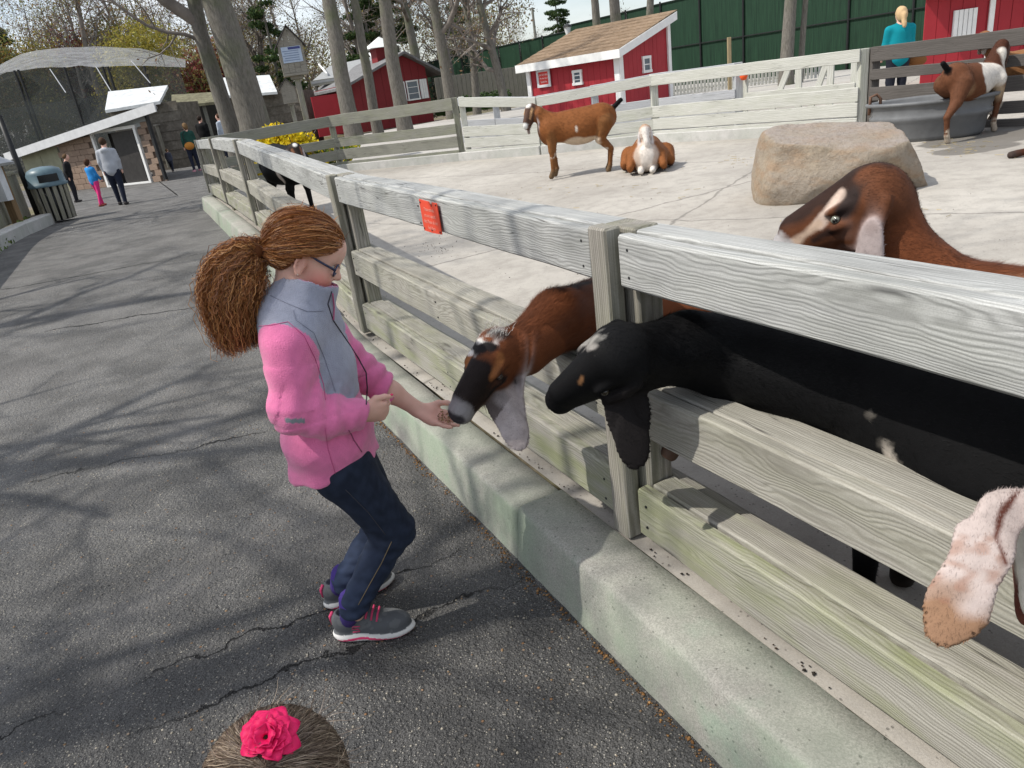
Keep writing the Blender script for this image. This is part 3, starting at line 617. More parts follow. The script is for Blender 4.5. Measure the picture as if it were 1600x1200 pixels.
cx = rg_.x - .3; cp = wpart('cupola', M_redd, cb, [((cx, 2, rg_.z + .2), (.9, .9, .7))]); mb = MB(); z_ = rg_.z + .55
mb.add([(cx - .8, 1.2, z_), (cx + .8, 1.2, z_), (cx + .8, 2.8, z_), (cx - .8, 2.8, z_), (cx, 2, z_ + .55)], [[0, 1, 4], [1, 2, 4], [2, 3, 4], [3, 0, 4], [3, 2, 1, 0]]); mb.build('cupola_roof', plain('pale_metal_roof', (.72, .75, .73), .5, .06), cp)
c1 = iv @ PLN(645, 141, A_, B_); window(cb, (c1.x, -.05, c1.z), .62, .9, rows=3)
for k in (-1, 1):
    s_ = wpart('shutter', M_offw, cb, [((c1.x + k * .62, -.05, c1.z), (.42, .03, .95))])
    for i in range(3): wpart('slat', M_white, s_, [((c1.x + k * .62 - .13 + i * .13, -.08, c1.z), (.1, .03, .95))])
pk = wpart('side_wall', M_red, cb, [((-.9, .4, 1.05), (1.5, .08, 1.9))])
# ---- grey-roofed shelter left of the barn
def roofed(name, label, cat, eaveL, eaveR, ridgeL, ridgeR, mat, dep, back, th=.12, hang=None):
    """roof quad by its four corners (pixel, depth); returns thing in world frame"""
    t_ = thing(name, label, cat, DP(*eaveL, dep) * 1); o = t_.location.copy(); a, b, c, d = DP(*eaveL, dep) - o, DP(*eaveR, dep) - o, DP(*ridgeR, dep + back) - o, DP(*ridgeL, dep + back) - o
    wpart('roof', mat, t_, prisms=[([a, b, c, d], (0, 0, -th))]); return t_, o
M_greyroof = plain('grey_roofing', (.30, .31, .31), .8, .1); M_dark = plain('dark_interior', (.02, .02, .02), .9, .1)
t_, o = roofed('picnic_shelter', 'low grey-roofed shelter with dark openings and pale posts left of the barn', 'shelter', (486, 128), (585, 112), (515, 103), (592, 86), M_greyroof, 40, 5)
for px in (492, 512, 530, 548): a = DP(px, 128, 40.3) - o; b = Vector((a.x, a.y, .2 - o.z)); board('post', a, b, .16, .16, M_midrail, t_, 0, .01, up=(1, 0, 0))
a, b = DP(486, 131, 40.1) - o, DP(560, 120, 40.1) - o; board('beam', a, b, .3, .12, M_midrail, t_)
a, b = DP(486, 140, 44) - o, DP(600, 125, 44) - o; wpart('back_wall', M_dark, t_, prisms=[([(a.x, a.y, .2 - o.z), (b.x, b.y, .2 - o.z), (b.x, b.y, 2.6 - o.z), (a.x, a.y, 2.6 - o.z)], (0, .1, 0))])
for (x0, y0), (x1, y1) in (((499, 104), (512, 119)), ((524, 102), (540, 118)), ((578, 87), (584, 96))):
    a, b = DP(x0, y0, 43.5) - o, DP(x1, y1, 41) - o; mb = MB(); mb.tube([a + Vector((0, 0, .12)), b + Vector((0, 0, .12))], .06, 5); mb.build('roof_batten', M_white, t_)
# ---- block shed at the left
A_ = G(172, 291, .02); B_ = G(238, 284, .02); u = (B_ - A_).normalized(); ivp = lambda px, py: None
LE = PLN(24, 238, A_, B_); RE = PLN(249, 162, A_, B_); FLp = A_ + u * ((LE - A_).dot(u)); bs = bldg('block_shed', 'tan block shed with a white sloping roof edge and dark open doorway at the left', 'shed', (FLp.x, FLp.y, 0), u)
iv = bs.matrix_world.inverted(); le = iv @ LE; re = iv @ RE; Wb = (iv @ PLN(258, 275, A_, B_)).x; z0_, z1_ = le.z, re.z
dl, dr = (iv @ A_).x, (iv @ B_).x; dz_ = (iv @ PLN(148, 209, A_, B_)).z; bx0 = (iv @ PLN(88, 230, A_, B_)).x
roofl = lambda x: z0_ + (z1_ - z0_) * (x - le.x) / (re.x - le.x)
def brick_tan():
    t = NT('tan_concrete_block', .9, .15); oi = t.n('ObjectInfo').outputs['Random']; c = t.mix(oi, (.31, .23, .175), (.26, .19, .145)); n = t.noise(t.co(), 20, 4); t.base(t.mix(t.ramp(n, (.4, .4), (.6, 0.)), c, (.16, .11, .085))); t.bump(n, .3, .01); return t.m
M_blk = brick_tan(); M_mort = plain('mortar', (.21, .165, .135), .95, .1)
blk = MB(); blk.box((0, 0, 0), (.391, .1, .191), ch=.006); bo = blk.build('block', M_blk, bs, recalc=False); bme = bo.data; first = True
zt = min(dz_, 2.05)
for r_ in range(11):
    z = .1 + r_ * .2
    for k in range(40):
        x = bx0 + .2 + k * .4 + (.2 if r_ % 2 else 0)
        inL = x + .2 <= dl - .05; inR = x - .2 >= dr + .1 and x + .2 <= Wb + .05
        if not (inL or inR) or z + .1 > zt + .2 or z + .12 > roofl(x - .2): continue
        if first: bo.location = (x, 0, z); first = False; continue
        c = bo.copy(); COL.objects.link(c); c.parent = bs; c.location = (x + random.uniform(-.004, .004), random.uniform(-.006, .006), z)
wpart('wall', M_mort, bs, [(((bx0 + dl) / 2, .06, zt / 2), (dl - bx0 - .1, .06, zt))]); wpart('wall', M_mort, bs, [(((dr + Wb) / 2 + .05, .06, zt / 2), (Wb - dr - .1, .06, zt))])
_vd = Vector((FLp.x, FLp.y, 0)) + u * Wb; _vd.normalize(); _vd = Matrix.Rotation(.05, 3, 'Z') @ _vd; kB = _vd.dot(u) / _vd.dot(Vector((-u.y, u.x, 0)))
wpart('side_wall', M_mort, bs, prisms=[([(Wb - .06, .05, 0), (Wb - .06 + 3 * kB, 3.05, 0), (Wb - .06 + 3 * kB, 3.05, 2.3), (Wb - .06, .05, 2.4)], (-.08, 0, 0))])
M_ply = plain('greenish_plywood', (.27, .27, .19), .85, .15, 2)
for k in range(2):
    xa = le.x + .2 + (bx0 - le.x - .2) * k / 2; xb = le.x + .2 + (bx0 - le.x - .2) * (k + 1) / 2 - .02; wpart('side_panel', M_ply, bs, prisms=[([(xa, .02, 0), (xb, .02, 0), (xb, .02, roofl(xb) - .1), (xa, .02, roofl(xa) - .1)], (0, .04, 0))])
M_sid = plain('pale_blue_grey_siding', (.38, .41, .42), .7, .06)
for k in range(9):                                                        # lap siding of the gable
    zl = zt + .02 + k * .13; zh = zl + .125
    xs = max(bx0 + .1, le.x + (re.x - le.x) * (zl - z0_) / (z1_ - z0_) + .3); xs2 = max(bx0 + .1, le.x + (re.x - le.x) * (zh - z0_) / (z1_ - z0_) + .3); xe = Wb - .02
    if xs < xe - .2: wpart('siding_board', M_sid, bs, prisms=[([(xs, -.01, zl), (xe, -.01, zl), (xe, .012, zh), (min(xs2, xe - .05), .012, zh)], (0, .03, 0))])
wpart('fascia', M_offw, bs, prisms=[([(le.x - .1, -.42, roofl(le.x - .1) - .26), (re.x + .2, -.42, roofl(re.x + .2) - .26), (re.x + .2, -.42, roofl(re.x + .2) + .02), (le.x - .1, -.42, roofl(le.x - .1) + .02)], (0, .05, 0))])
wpart('roof', M_greyroof, bs, prisms=[([(le.x - .1, -.4, roofl(le.x - .1) - .04), (re.x + .2, -.4, roofl(re.x + .2) - .04), (re.x + .2 + 3 * kB, 3.1, roofl(re.x + .2) - .06), (le.x - .1 + 3 * kB, 3.1, roofl(le.x - .1) - .06)], (0, 0, .07))])
wpart('door_frame', M_white, bs, [((dl, -.04, dz_ / 2), (.1, .1, dz_)), ((dr, -.04, dz_ / 2), (.1, .1, dz_)), (((dl + dr) / 2, -.04, dz_ + .05), (dr - dl + .2, .1, .1)), (((dl + dr) / 2, -.03, .03), (dr - dl, .1, .06))])
wpart('door', plain('dark_screen_door', (.035, .032, .03), .6, .2), bs, [(((dl + dr) / 2 + .35, .03, dz_ / 2), ((dr - dl) * .5, .04, dz_ - .1)), (((dl + dr) / 2 - .4, .6, dz_ / 2), ((dr - dl) * .6, .04, dz_ - .1))])
wpart('downspout', M_black, bs, [((Wb + .06, -.06, 1.25), (.1, .1, 2.4))])
# ---- pale-roofed huts behind
def hut(label, roof4, wall, dep, back, rmat, wmat):
    t_, o = roofed('shingled_hut', label, 'hut', roof4[0], roof4[1], roof4[3], roof4[2], rmat, dep, back)
    (x0, y0), (x1, y1) = wall; a, b = DP(x0, y0, dep + .5) - o, DP(x1, y1, dep + .5) - o; n_ = 7
    for k in range(n_):
        zl = -o.z + (max(a.z, b.z) + o.z) * k / n_; zh = -o.z + (max(a.z, b.z) + o.z) * (k + 1) / n_
        wpart('shingle_course', wmat, t_, prisms=[([(a.x, a.y - .03, zl), (b.x, b.y - .03, zl), (b.x, b.y + .0, zh), (a.x, a.y + .0, zh)], (0, .06, 0))])
    a2 = a + Vector((.1, back * .9, 0)); b2 = b + Vector((.1, back * .9, 0))
    wpart('wall', wmat, t_, prisms=[([(b.x, b.y, -o.z), (b2.x, b2.y, -o.z), (b2.x, b2.y, b.z), (b.x, b.y, b.z)], (.06, 0, 0))]); return t_, o
M_whroof = plain('bright_metal_roof', (.60, .62, .62), .5, .16, 3)
hut('hut with a bright white metal roof rising behind the block shed', ((164, 172), (249, 158), (262, 133), (169, 143)), ((170, 172), (275, 160)), 31, 2.5, M_whroof, M_woodsh)
hut('small grey shingled hut with a pale roof seen behind the big twin trunk', ((345, 150), (433, 143), (421, 117), (338, 122)), ((352, 150), (468, 141)), 36, 3, M_whroof, M_woodsh)
t_, o = roofed('open_shelter', 'long open shelter with a mossy wood shingle roof between the two huts', 'shelter', (268, 166), (345, 158), (268, 148), (345, 143), shingle_mat('mossy_shingles', (.24, .23, .15), (.13, .12, .08)), 34, 2)
for px in (285, 307, 318): a = DP(px, 164, 34.3) - o; board('post', a, Vector((a.x, a.y, -o.z)), .14, .14, M_midrail, t_, 0, .01, up=(1, 0, 0))
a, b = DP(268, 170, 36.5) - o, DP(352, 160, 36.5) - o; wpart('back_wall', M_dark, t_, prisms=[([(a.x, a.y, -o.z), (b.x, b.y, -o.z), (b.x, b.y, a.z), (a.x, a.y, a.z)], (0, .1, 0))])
pb0, pb1 = G(262, 262, .1), G(310, 248, .2); pw_ = thing('board_wall', 'weathered tall board wall between the block shed and the huts', 'wall', (pb0.x, pb0.y, .1)); o = pw_.location.copy(); uu = (Vector((pb1.x, pb1.y, 0)) - Vector((pb0.x, pb0.y, 0)))
npk = int(uu.length / .3)
for i in range(npk):
    a = pb0 + uu * (i + .5) / npk - o; board('plank', Vector((a.x, a.y, 0)), Vector((a.x, a.y, 1.75 + random.uniform(-.02, .02))), uu.length / npk - .03, .04, M_farrail if i % 3 else M_plank, pw_, .1, .005, up=uu)
board('cap', Vector((0, 0, 1.8)), uu.normalized() * uu.length + Vector((0, 0, 1.8)), .06, .16, M_plank, pw_)
# ---- aviary: a net stretched over tall poles
M_net = NT('grey_netting', .8, .1); tr = M_net.n('BsdfTransparent'); mx = M_net.n('MixShader'); M_net.base((.36, .37, .38)); v = M_net.co()
fac = M_net.ramp(M_net.noise(v, 1.6, 5, .6), (.3, .28), (.7, .58)); M_net.set(mx, 0, fac); M_net.t.links.new(tr.outputs[0], mx.inputs[1]); M_net.t.links.new(M_net.b.outputs[0], mx.inputs[2]); M_net.t.links.new(mx.outputs[0], M_net.t.nodes['Material Output'].inputs[0]); M_neta = M_net.m
M_net2 = NT('dark_wire_mesh', .8, .1); tr = M_net2.n('BsdfTransparent'); mx = M_net2.n('MixShader'); M_net2.base((.07, .078, .078)); M_net2.set(mx, 0, .55); M_net2.t.links.new(tr.outputs[0], mx.inputs[1]); M_net2.t.links.new(M_net2.b.outputs[0], mx.inputs[2]); M_net2.t.links.new(mx.outputs[0], M_net2.t.nodes['Material Output'].inputs[0])
av = thing('aviary', 'tall netted aviary with a sagging pale net roof on black poles at left', 'aviary', DP(150, 250, 40)); av.location.z = 0; o = av.location.copy()
n_ = 15; vv = []; ff = []
topy = lambda x: np.interp(x, [-120, 0, 30, 80, 150, 215, 262, 300], [165, 103, 84, 76, 74, 76, 86, 97]); boty = lambda x: np.interp(x, [-120, 0, 60, 150, 240, 300], [190, 114, 106, 104, 103, 105])
for j in range(5):
    for i in range(n_ + 1):
        x = -60 + 350 * i / n_; tt = j / 4; y = boty(x) + (topy(x) - boty(x)) * math.sin(tt * math.pi / 2); p = DP(x, y, 38 + 9 * tt) - o; p.z += .12 * noise.noise((i * .7, j * .9, 1)); vv.append(p)
for j in range(4):
    for i in range(n_): ff.append([j * 16 + i, j * 16 + i + 1, (j + 1) * 16 + i + 1, (j + 1) * 16 + i])
mesh('net_roof', vv, ff, M_neta, av, True)
a, b = DP(-60, 150, 38.1) - o, DP(280, 104, 38.1) - o; mesh('side_mesh', [(a.x, a.y, 0), (b.x, b.y, 0), (b.x, b.y, b.z), (DP(60, 106, 38.1) - o), (DP(0, 114, 38.1) - o), (a.x, a.y, a.z)], [[0, 1, 2, 3, 4, 5]], M_net2.m, av)
a, b = DP(-60, 150, 50) - o, DP(300, 104, 50) - o; mesh('side_mesh', [(a.x, a.y, 0), (b.x, b.y, 0), (b.x, b.y, 4.5), (a.x, a.y, 4.5)], [[0, 1, 2, 3]], M_net2.m, av)
for px, py in ((22, 110), (28, 109), (100, 105), (160, 104), (168, 104), (225, 103)):
    p = DP(px, py, 37.9) - o; mb = MB(); mb.tube([p, (p.x, p.y, 0)], .07, 6); mb.build('pole', M_black, av)
for (x0, y0), (x1, y1) in (((78, 108), (103, 145)), ((150, 104), (178, 150)), ((205, 95), (235, 130))):
    mb = MB(); mb.tube([DP(x0, y0, 37.5) - o, DP(x1, y1, 35) - o], .025, 5); mb.build('guy_wire', M_steel, av)
# ---- green slatted screen fence
gA, gB = DP(640, 168, 72), DP(1760, 60, 25); gA.z = gB.z = .2
gf = thing('screen_fence', 'tall dark green slatted chain-link fence screening the back of the yard', 'fence', (gA.x, gA.y, 0)); o = gf.location.copy(); gu = Vector((gB.x - gA.x, gB.y - gA.y, 0)); gl = gu.length; gu.normalize()
def green():
    t = NT('green_privacy_slats', .6, .3); c = t.sep(t.co()); k = t.n('TexNoise', Scale=1.); x = t.math('ADD', t.math('MULTIPLY', c[0], gu.x), t.math('MULTIPLY', c[1], gu.y))
    t.set(k, 'Vector', t.comb(t.math('MULTIPLY', x, 14.), 0., t.math('MULTIPLY', c[2], .5))); k.inputs['Detail'].default_value = 4; k.inputs['Roughness'].default_value = .7
    f = t.math('FRACT', t.math('MULTIPLY', x, 11.)); e = t.ramp(f, (.0, 1.), (.14, 0.)); cc = t.mix(t.ramp(k.outputs[0], (.33, 0.), (.68, 1.)), (.004, .020, .010), (.017, .056, .029)); t.base(t.mix(t.math('MULTIPLY', e, .7), cc, (.005, .015, .008))); return t.m
M_green = green(); step = 3.0; Hs = 4.2
gn = Vector((gu.y, -gu.x, 0)); gn = gn if gn.dot(-gA) > 0 else -gn
for i in range(int(gl / step)):
    a, b = gu * (i * step + .04), gu * ((i + 1) * step - .04); H1 = Hs + (.35 if i * step > gl * .42 else 0)
    mb = MB(); mb.prism([(a.x, a.y, 0), (b.x, b.y, 0), (b.x, b.y, H1), (a.x, a.y, H1)], None, gn * .03); mb.build('slat_panel', M_green, gf)
    mb = MB(); mb.tube([a + gn * .1, a + gn * .1 + Vector((0, 0, H1 + .1))], .05, 6); mb.build('post', M_black, gf)
    for z_ in (2.15, H1): mb = MB(); mb.tube([a + gn * .09 + Vector((0, 0, z_)), b + gn * .09 + Vector((0, 0, z_))], .03, 5); mb.build('rail', M_black, gf)
# picket fence, hedges, planters behind
pf = thing('picket_fence', 'row of pale pointed pickets beyond the back fence right of the goat shed', 'fence', DP(1052, 112, 26)); pf.location.z = .3; o = pf.location.copy(); pe = DP(1300, 84, 24) - o
for i in range(44):
    p = Vector((pe.x, pe.y, 0)) * i / 43; mb = MB(); mb.prism([(p.x - .04, p.y, .05), (p.x + .04, p.y, .05), (p.x + .04, p.y, .70), (p.x, p.y, .78), (p.x - .04, p.y, .70)], None, (0, .025, 0)); mb.build('picket', M_farrail, pf)
for z_ in (.2, .55): board('rail', Vector((0, .05, z_)), Vector((pe.x, pe.y + .05, z_)), .08, .03, M_farrail, pf)
M_hedge = NT('dark_hedge_leaf', .7, .2); M_hedge.base(M_hedge.mix(M_hedge.noise(M_hedge.co(), 9, 3), (.02, .045, .012), (.06, .11, .025)))
def leafcloud(name, centers, n, size, mat, parent=None, colors=None, seed=1, flat=0):
    rg2 = np.random.RandomState(seed); k = len(centers); ci = rg2.randint(0, k, n); C = np.array([c[0] for c in centers])[ci]; S = np.array([c[1] for c in centers])[ci]
    d = rg2.normal(size=(n, 3)); d /= np.linalg.norm(d, axis=1)[:, None]; P = C + d * S * (rg2.rand(n, 1) ** .45)
    a = rg2.normal(size=(n, 3)); a /= np.linalg.norm(a, axis=1)[:, None]; b = np.cross(a, rg2.normal(size=(n, 3))); b /= np.linalg.norm(b, axis=1)[:, None]; s = size * (.6 + .8 * rg2.rand(n, 1))
    v = np.stack([P - a * s, P + b * s * .5, P + a * s, P - b * s * .5], 1).reshape(-1, 3); f = np.arange(4 * n).reshape(n, 4); col = None
    if colors is not None: col = np.repeat(np.array(colors)[rg2.randint(0, len(colors), n)] * (.7 + .6 * rg2.rand(n, 1)), 4, 0)
    return mesh(name, v, f, mat, parent, False, col)
def hedge(label, a, b, h, dpt, group=None):
    o = thing('hedge', label, 'hedge', a); u = Vector(b) - Vector(a); n = max(2, int(u.length / .5)); C = [((u.x * i / n, u.y * i / n, h * .5), (.4, dpt, h * .5)) for i in range(n + 1)]
    leafcloud('foliage', C, 700 * n, .06, M_hedge.m, o, seed=n); mb = MB(); mb.box((u.x / 2, u.y / 2, h * .4), (u.length * .96, dpt * 1.2, h * .7), M=None, rz=0); 
    mb2 = MB(); mb2.box((0, 0, 0), (u.length * .96, dpt * 1.1, h * .7)); q = mb2.build('inner_mass', M_hedge.m, o); q.location = (u.x / 2, u.y / 2, h * .42); q.rotation_euler = (0, 0, math.atan2(u.y, u.x)); return o
ha, hb = DP(678, 165, 40), DP(790, 152, 40); ha.z = hb.z = .3; hedge('low clipped dark green hedge between the barn and the green screen fence', ha, hb, 1.0, .5)
wa, wb = DP(684, 160, 44), DP(830, 143, 46); wf = thing('plank_fence', 'grey upright plank fence behind the low clipped hedge', 'fence', (wa.x, wa.y, .3)); o = wf.location.copy(); uu = Vector((wb.x - wa.x, wb.y - wa.y, 0)); npk = 22
for i in range(npk): a = uu * (i + .5) / npk; board('plank', Vector((a.x, a.y, 0)), Vector((a.x, a.y, 2.1)), uu.length / npk - .02, .04, M_plank, wf, .1, .005, up=uu)
# lamp post and utility pole
lp = DP(893, 112, 48); lp.z = .2; lt = thing('lamp_post', 'black lantern lamp post rising above the shed roof', 'lamp post', lp); zt_ = V(893, 36, lp).z - .2
mb = MB(); mb.tube([(0, 0, 0), (0, 0, zt_ - .75)], .06, 8); mb.build('pole', M_black, lt, True); mb = MB(); mb.lathe([(.10, zt_ - .8), (.24, zt_ - .2)], 8); mb.build('lantern_glass', plain('milky_glass', (.75, .77, .78), .3, .03), lt, True); mb = MB(); mb.lathe([(.3, zt_ - .2), (.26, zt_ - .1), (.05, zt_), (0, zt_ + .1)], 8); mb.build('lantern_cap', M_black, lt)
up = DP(843, 118, 70); up.z = 0; ut = thing('utility_pole', 'thin grey utility pole standing far behind the lamp post', 'pole', up); zt_ = V(843, 10, up).z; mb = MB(); mb.tube([(0, 0, 0), (0, 0, zt_)], [.16, .11], 8); mb.build('shaft', M_midrail, ut); mb = MB(); mb.box((0, 0, zt_ - .1), (.5, .1, .1)); mb.build('crossarm', M_midrail, ut)
pp = DP(1140, 118, 22); pp.z = .3; pt = thing('bare_post', 'thin bare wooden post in front of the green screen fence', 'post', pp); zt_ = V(1140, 58, pp).z - .3; board('shaft', Vector((0, 0, 0)), Vector((0, 0, zt_)), .1, .1, wood('yellowish_post', (.42, .34, .20), (.28, .22, .13), ring=.02), pt, 0, .006, up=(1, 0, 0))
# ================================================================== birdhouse notice boxes
def birdhouse(label, P, rz, W_, H_, zbox, pr, signed, rng):
    o = thing('birdhouse', label, 'birdhouse', P, rz, None); D_ = W_ * .8; hb_ = H_ * .62
    for i in range(4):
        x0 = -W_ / 2 + W_ * i / 4 + .003; x1 = x0 + W_ / 4 - .006; top = lambda x: zbox + hb_ + (H_ - hb_) * (1 - abs(x) / (W_ / 2)); sk = .06
        poly = [(x0 * .93, -D_ / 2, zbox), (x1 * .93, -D_ / 2, zbox), (x1, -D_ / 2, top(x1))] + ([(0, -D_ / 2, top(0))] if x0 < 0 < x1 else []) + [(x0, -D_ / 2, top(x0))]
        wpart('front_plank', M_plank, o, prisms=[(poly, (0, .025, 0))])
    wpart('side_panel', M_plank, o, [((-W_ / 2 + .012, .02, zbox + hb_ / 2), (.024, D_ - .05, hb_)), ((W_ / 2 - .012, .02, zbox + hb_ / 2), (.024, D_ - .05, hb_)), ((0, D_ / 2, zbox + hb_ / 2), (W_, .024, hb_))])
    for s_ in (-1, 1):
        a = Vector((0, 0, zbox + H_ + .02)); e = Vector((s_ * (W_ / 2 + .07), 0, zbox + hb_ - .07)); wpart('roof_panel', M_darkrail, o, prisms=[([a + Vector((0, -D_ / 2 - .07, 0)), e + Vector((0, -D_ / 2 - .07, 0)), e + Vector((0, D_ / 2 + .07, 0)), a + Vector((0, D_ / 2 + .07, 0))], (0, 0, .03))])
    wpart('floor_board', M_plank, o, [((0, 0, zbox - .03), (W_ * 1.0, D_ * 1.05, .05)), ((0, 0, zbox - .09), (W_ * .5, D_ * .5, .08))])
    board('post', Vector((0, 0, 0)), Vector((0, 0, zbox - .13)), pr, pr, M_post, o, .3, .006, up=(1, 0, 0)); return o
bp = G(496, 262, .3); zb0 = V(478, 112, bp).z - bp.z; zb1 = V(458, 42, bp).z - bp.z; BW = .56
bh = birdhouse('tall plank birdhouse with a pointed roof and a pale blue notice on its front', bp, R(14), BW, zb1 - zb0, zb0, .13, True, 1)
nz_ = zb0 + (zb1 - zb0) * .40; wpart('notice', plain('pale_blue_notice', (.42, .50, .62), .5, .06), bh, [((.0, -BW * .4 - .012, nz_), (.44, .01, .33))])
for k_ in range(5): wpart('text_line', plain('grey_blue_print', (.20, .25, .38), .5, .1), bh, [((-.02 + .012 * (k_ % 2), -BW * .4 - .0195, nz_ + .075 - k_ * .048), (.36 - .04 * (k_ % 2), .003, .016))])
wpart('notice_header', plain('dark_blue_print', (.05, .06, .20), .5, .1), bh, [((.07, -BW * .4 - .0195, nz_ + .13), (.27, .003, .05))])
bp2 = G(462, 262, .3); bp2 = DP(463, 196, 27); bp2.z = .3; zq = V(458, 158, bp2).z - .3; birdhouse('small squat birdhouse on a short post behind the tall one', bp2, R(10), .5, .75, zq, .14, False, 2)
# ================================================================== left kerb, plank fence, bin
lk = [(-5.2, 6.3), (-6.3, 8.6), (-7.95, 12.1), (-9.0, 14.6), (-9.95, 17.3), (-11.5, 20)]; lkt = thing('kerb', 'curved grey concrete kerb along the left side of the path', 'kerb')
for (a, b) in zip(lk, lk[1:]):
    a, b = Vector((*a, 0)), Vector((*b, 0)); a.z, b.z = z_path(a.x, a.y), z_path(b.x, b.y); board('kerb_block', a + Vector((0, 0, .03)), b + Vector((0, 0, .03)), .42, .26, M_conc, lkt, ch=.03)
mesh_bed = struct(mesh('planting_bed', [(-5.3, 6.3, .12), (-8.05, 12.1, .28), (-10.05, 17.3, .25), (-11.6, 20, .2), (-26, 34, .1), (-40, 20, .1), (-12, 2, .1)], [[0, 1, 2, 3, 4, 5, 6]], M_earth))
lf = thing('plank_fence', 'grey upright plank fence with a flat cap board along the left kerb', 'fence', (-6.0, 7.4, .1)); o = lf.location.copy()
pts_ = [Vector((-6.1, 7.4, .15)), Vector((-8.45, 12.3, .30)), Vector((-9.55, 15.0, .28)), Vector((-10.5, 17.6, .22))]
for a, b in zip(pts_, pts_[1:]):
    u = b - a; n_ = int(u.length / .19)
    for i in range(n_):
        p = a + u * (i + .5) / n_ - o; board('plank', p, p + Vector((0, 0, .93 + random.uniform(-.012, .012))), u.length / n_ - .012, .03, M_plank, lf, .25, .004, up=u)
    board('cap', a - o + Vector((0, 0, .985)), b - o + Vector((0, 0, .985)), .05, .22, M_plank, lf, .3, .006); board('rail', a - o + Vector((-.05, -.02, .75)), b - o + Vector((-.05, -.02, .75)), .1, .04, M_plank, lf)
gp_ = [(-7 - i * .33 + random.uniform(-.1, .1), 9.2 + i * .72, .2) for i in range(10)]
leafcloud('bed_plants', [((-6.05 - i * .1, 8.0 + i * .22, .22 + .02 * (i % 3)), (.13, .13, .1)) for i in range(38)], 2600, .04, M_vcol, None, [(.10, .16, .04), (.16, .20, .06), (.07, .11, .03)], 3); tag(COL.objects[-1], 'low green plants growing between the left kerb and plank fence', kind='stuff')
bn = G(96, 346, z_path); bt = thing('trash_bin', 'round slatted wooden litter bin with a blue-grey domed lid by the left kerb', 'trash bin', bn)
for i in range(16):
    a = 2 * math.pi * i / 16; p = Vector((math.cos(a) * .33, math.sin(a) * .33, .06)); q = Vector((math.cos(a) * .36, math.sin(a) * .36, .80)); board('slat', p, q, .085, .03, M_plank, bt, .2, .004, up=(-math.sin(a), math.cos(a), 0))
mb = MB(); mb.lathe([(.0, .05), (.305, .05), (.33, .78), (.29, .78)], 20); mb.build('liner', M_black, bt, True)
M_lid = plain('blue_grey_plastic', (.11, .17, .20), .4, .08); mb = MB(); mb.lathe([(.40, .80), (.41, .85), (.38, .87), (.37, 1.08), (.33, 1.16), (.2, 1.22), (0, 1.24)], 24); mb.build('lid', M_lid, bt, True)
bdir = Vector((0, 0, 0)) - bn; ba = math.atan2(bdir.y, bdir.x) + .15; mb = MB(); vv = []
for z_ in (.90, 1.06):
    for k in range(9): a = ba - .55 + 1.1 * k / 8; vv.append((math.cos(a) * .385, math.sin(a) * .385, z_))
mb.add(vv, [[k, k + 1, 9 + k + 1, 9 + k] for k in range(8)]); mb.build('lid_opening', M_black, bt)
fb = DP(6, 290, 14.5); fb.z = .2; fd = thing('feed_dispenser', 'brown post with a sloping metal feed chute at the left edge', 'feeder', fb)
board('post', Vector((0, 0, 0)), Vector((0, 0, 1.9)), .16, .16, wood('brown_post', (.26, .17, .09), (.17, .11, .06), ring=.03), fd, 0, .01, up=(1, 0, 0)); wpart('chute', M_steel, fd, prisms=[([(-.3, -.3, 1.55), (.25, -.3, 1.25), (.25, -.3, 1.2), (-.3, -.3, 1.5)], (0, .5, 0))]); wpart('chute_wall', M_offw, fd, [((.0, -.2, .9), (.3, .2, .7))])
bpo = DP(35, 272, 16.2); bpo.z = .15; bq = thing('black_pole', 'leaning black metal pole beside the left plank fence', 'pole', bpo); e_ = V(-2, 180, bpo) - bpo; mb = MB(); mb.tube([(0, 0, 0), (e_.x, e_.y, e_.z)], .06, 8); mb.build('tube', M_black, bq, True)
# ================================================================== water trough, tap
tc = G(1449, 215, z_pen); ta = math.atan2(-.45, .9); wt = thing('water_trough', 'oval grey plastic stock tank full of water by the dark fence', 'trough', tc, ta)
M_tub = plain('dark_grey_plastic', (.15, .155, .16), .45, .12)
mb = MB(); mb.lathe([(0, .01), (.34, .0), (.365, .05), (.38, .22), (.405, .24), (.405, .28), (.39, .30), (.405, .35), (.41, .40), (.435, .405), (.44, .435), (.405, .445), (.385, .42), (.36, .08), (0, .07)], 36, sx=1.55, sy=.95); mb.build('tank', M_tub, wt, True)
tw = NT('dark_water', .05, .5); tw.base((.03, .035, .04)); tw.bump(tw.noise(tw.co(), 9, 3), .2, .01); mb = MB(); mb.lathe([(0, .33), (.375, .33)], 36, sx=1.55, sy=.95); mb.build('water', tw.m, wt, True)
tp = G(1372, 222, z_pen); tt_ = thing('water_tap', 'rusty upright water tap on a steel pipe beside the grey trough', 'tap', tp); zt_ = V(1366, 148, tp).z - tp.z
mb = MB(); mb.tube([(0, 0, 0), (0, 0, zt_ - .25)], .03, 8); mb.build('pipe', M_steel, tt_, True); mb = MB(); mb.tube([(0, 0, zt_ - .27), (0, 0, zt_ - .05), (-.05, 0, zt_), (-.12, 0, zt_ - .02), (-.13, 0, zt_ - .22)], .018, 8); mb.tube([(0, 0, zt_ - .25), (.07, 0, zt_ - .26)], .02, 6); mb.build('spout', plain('rusty_iron', (.13, .07, .045), .7, .2), tt_, True)
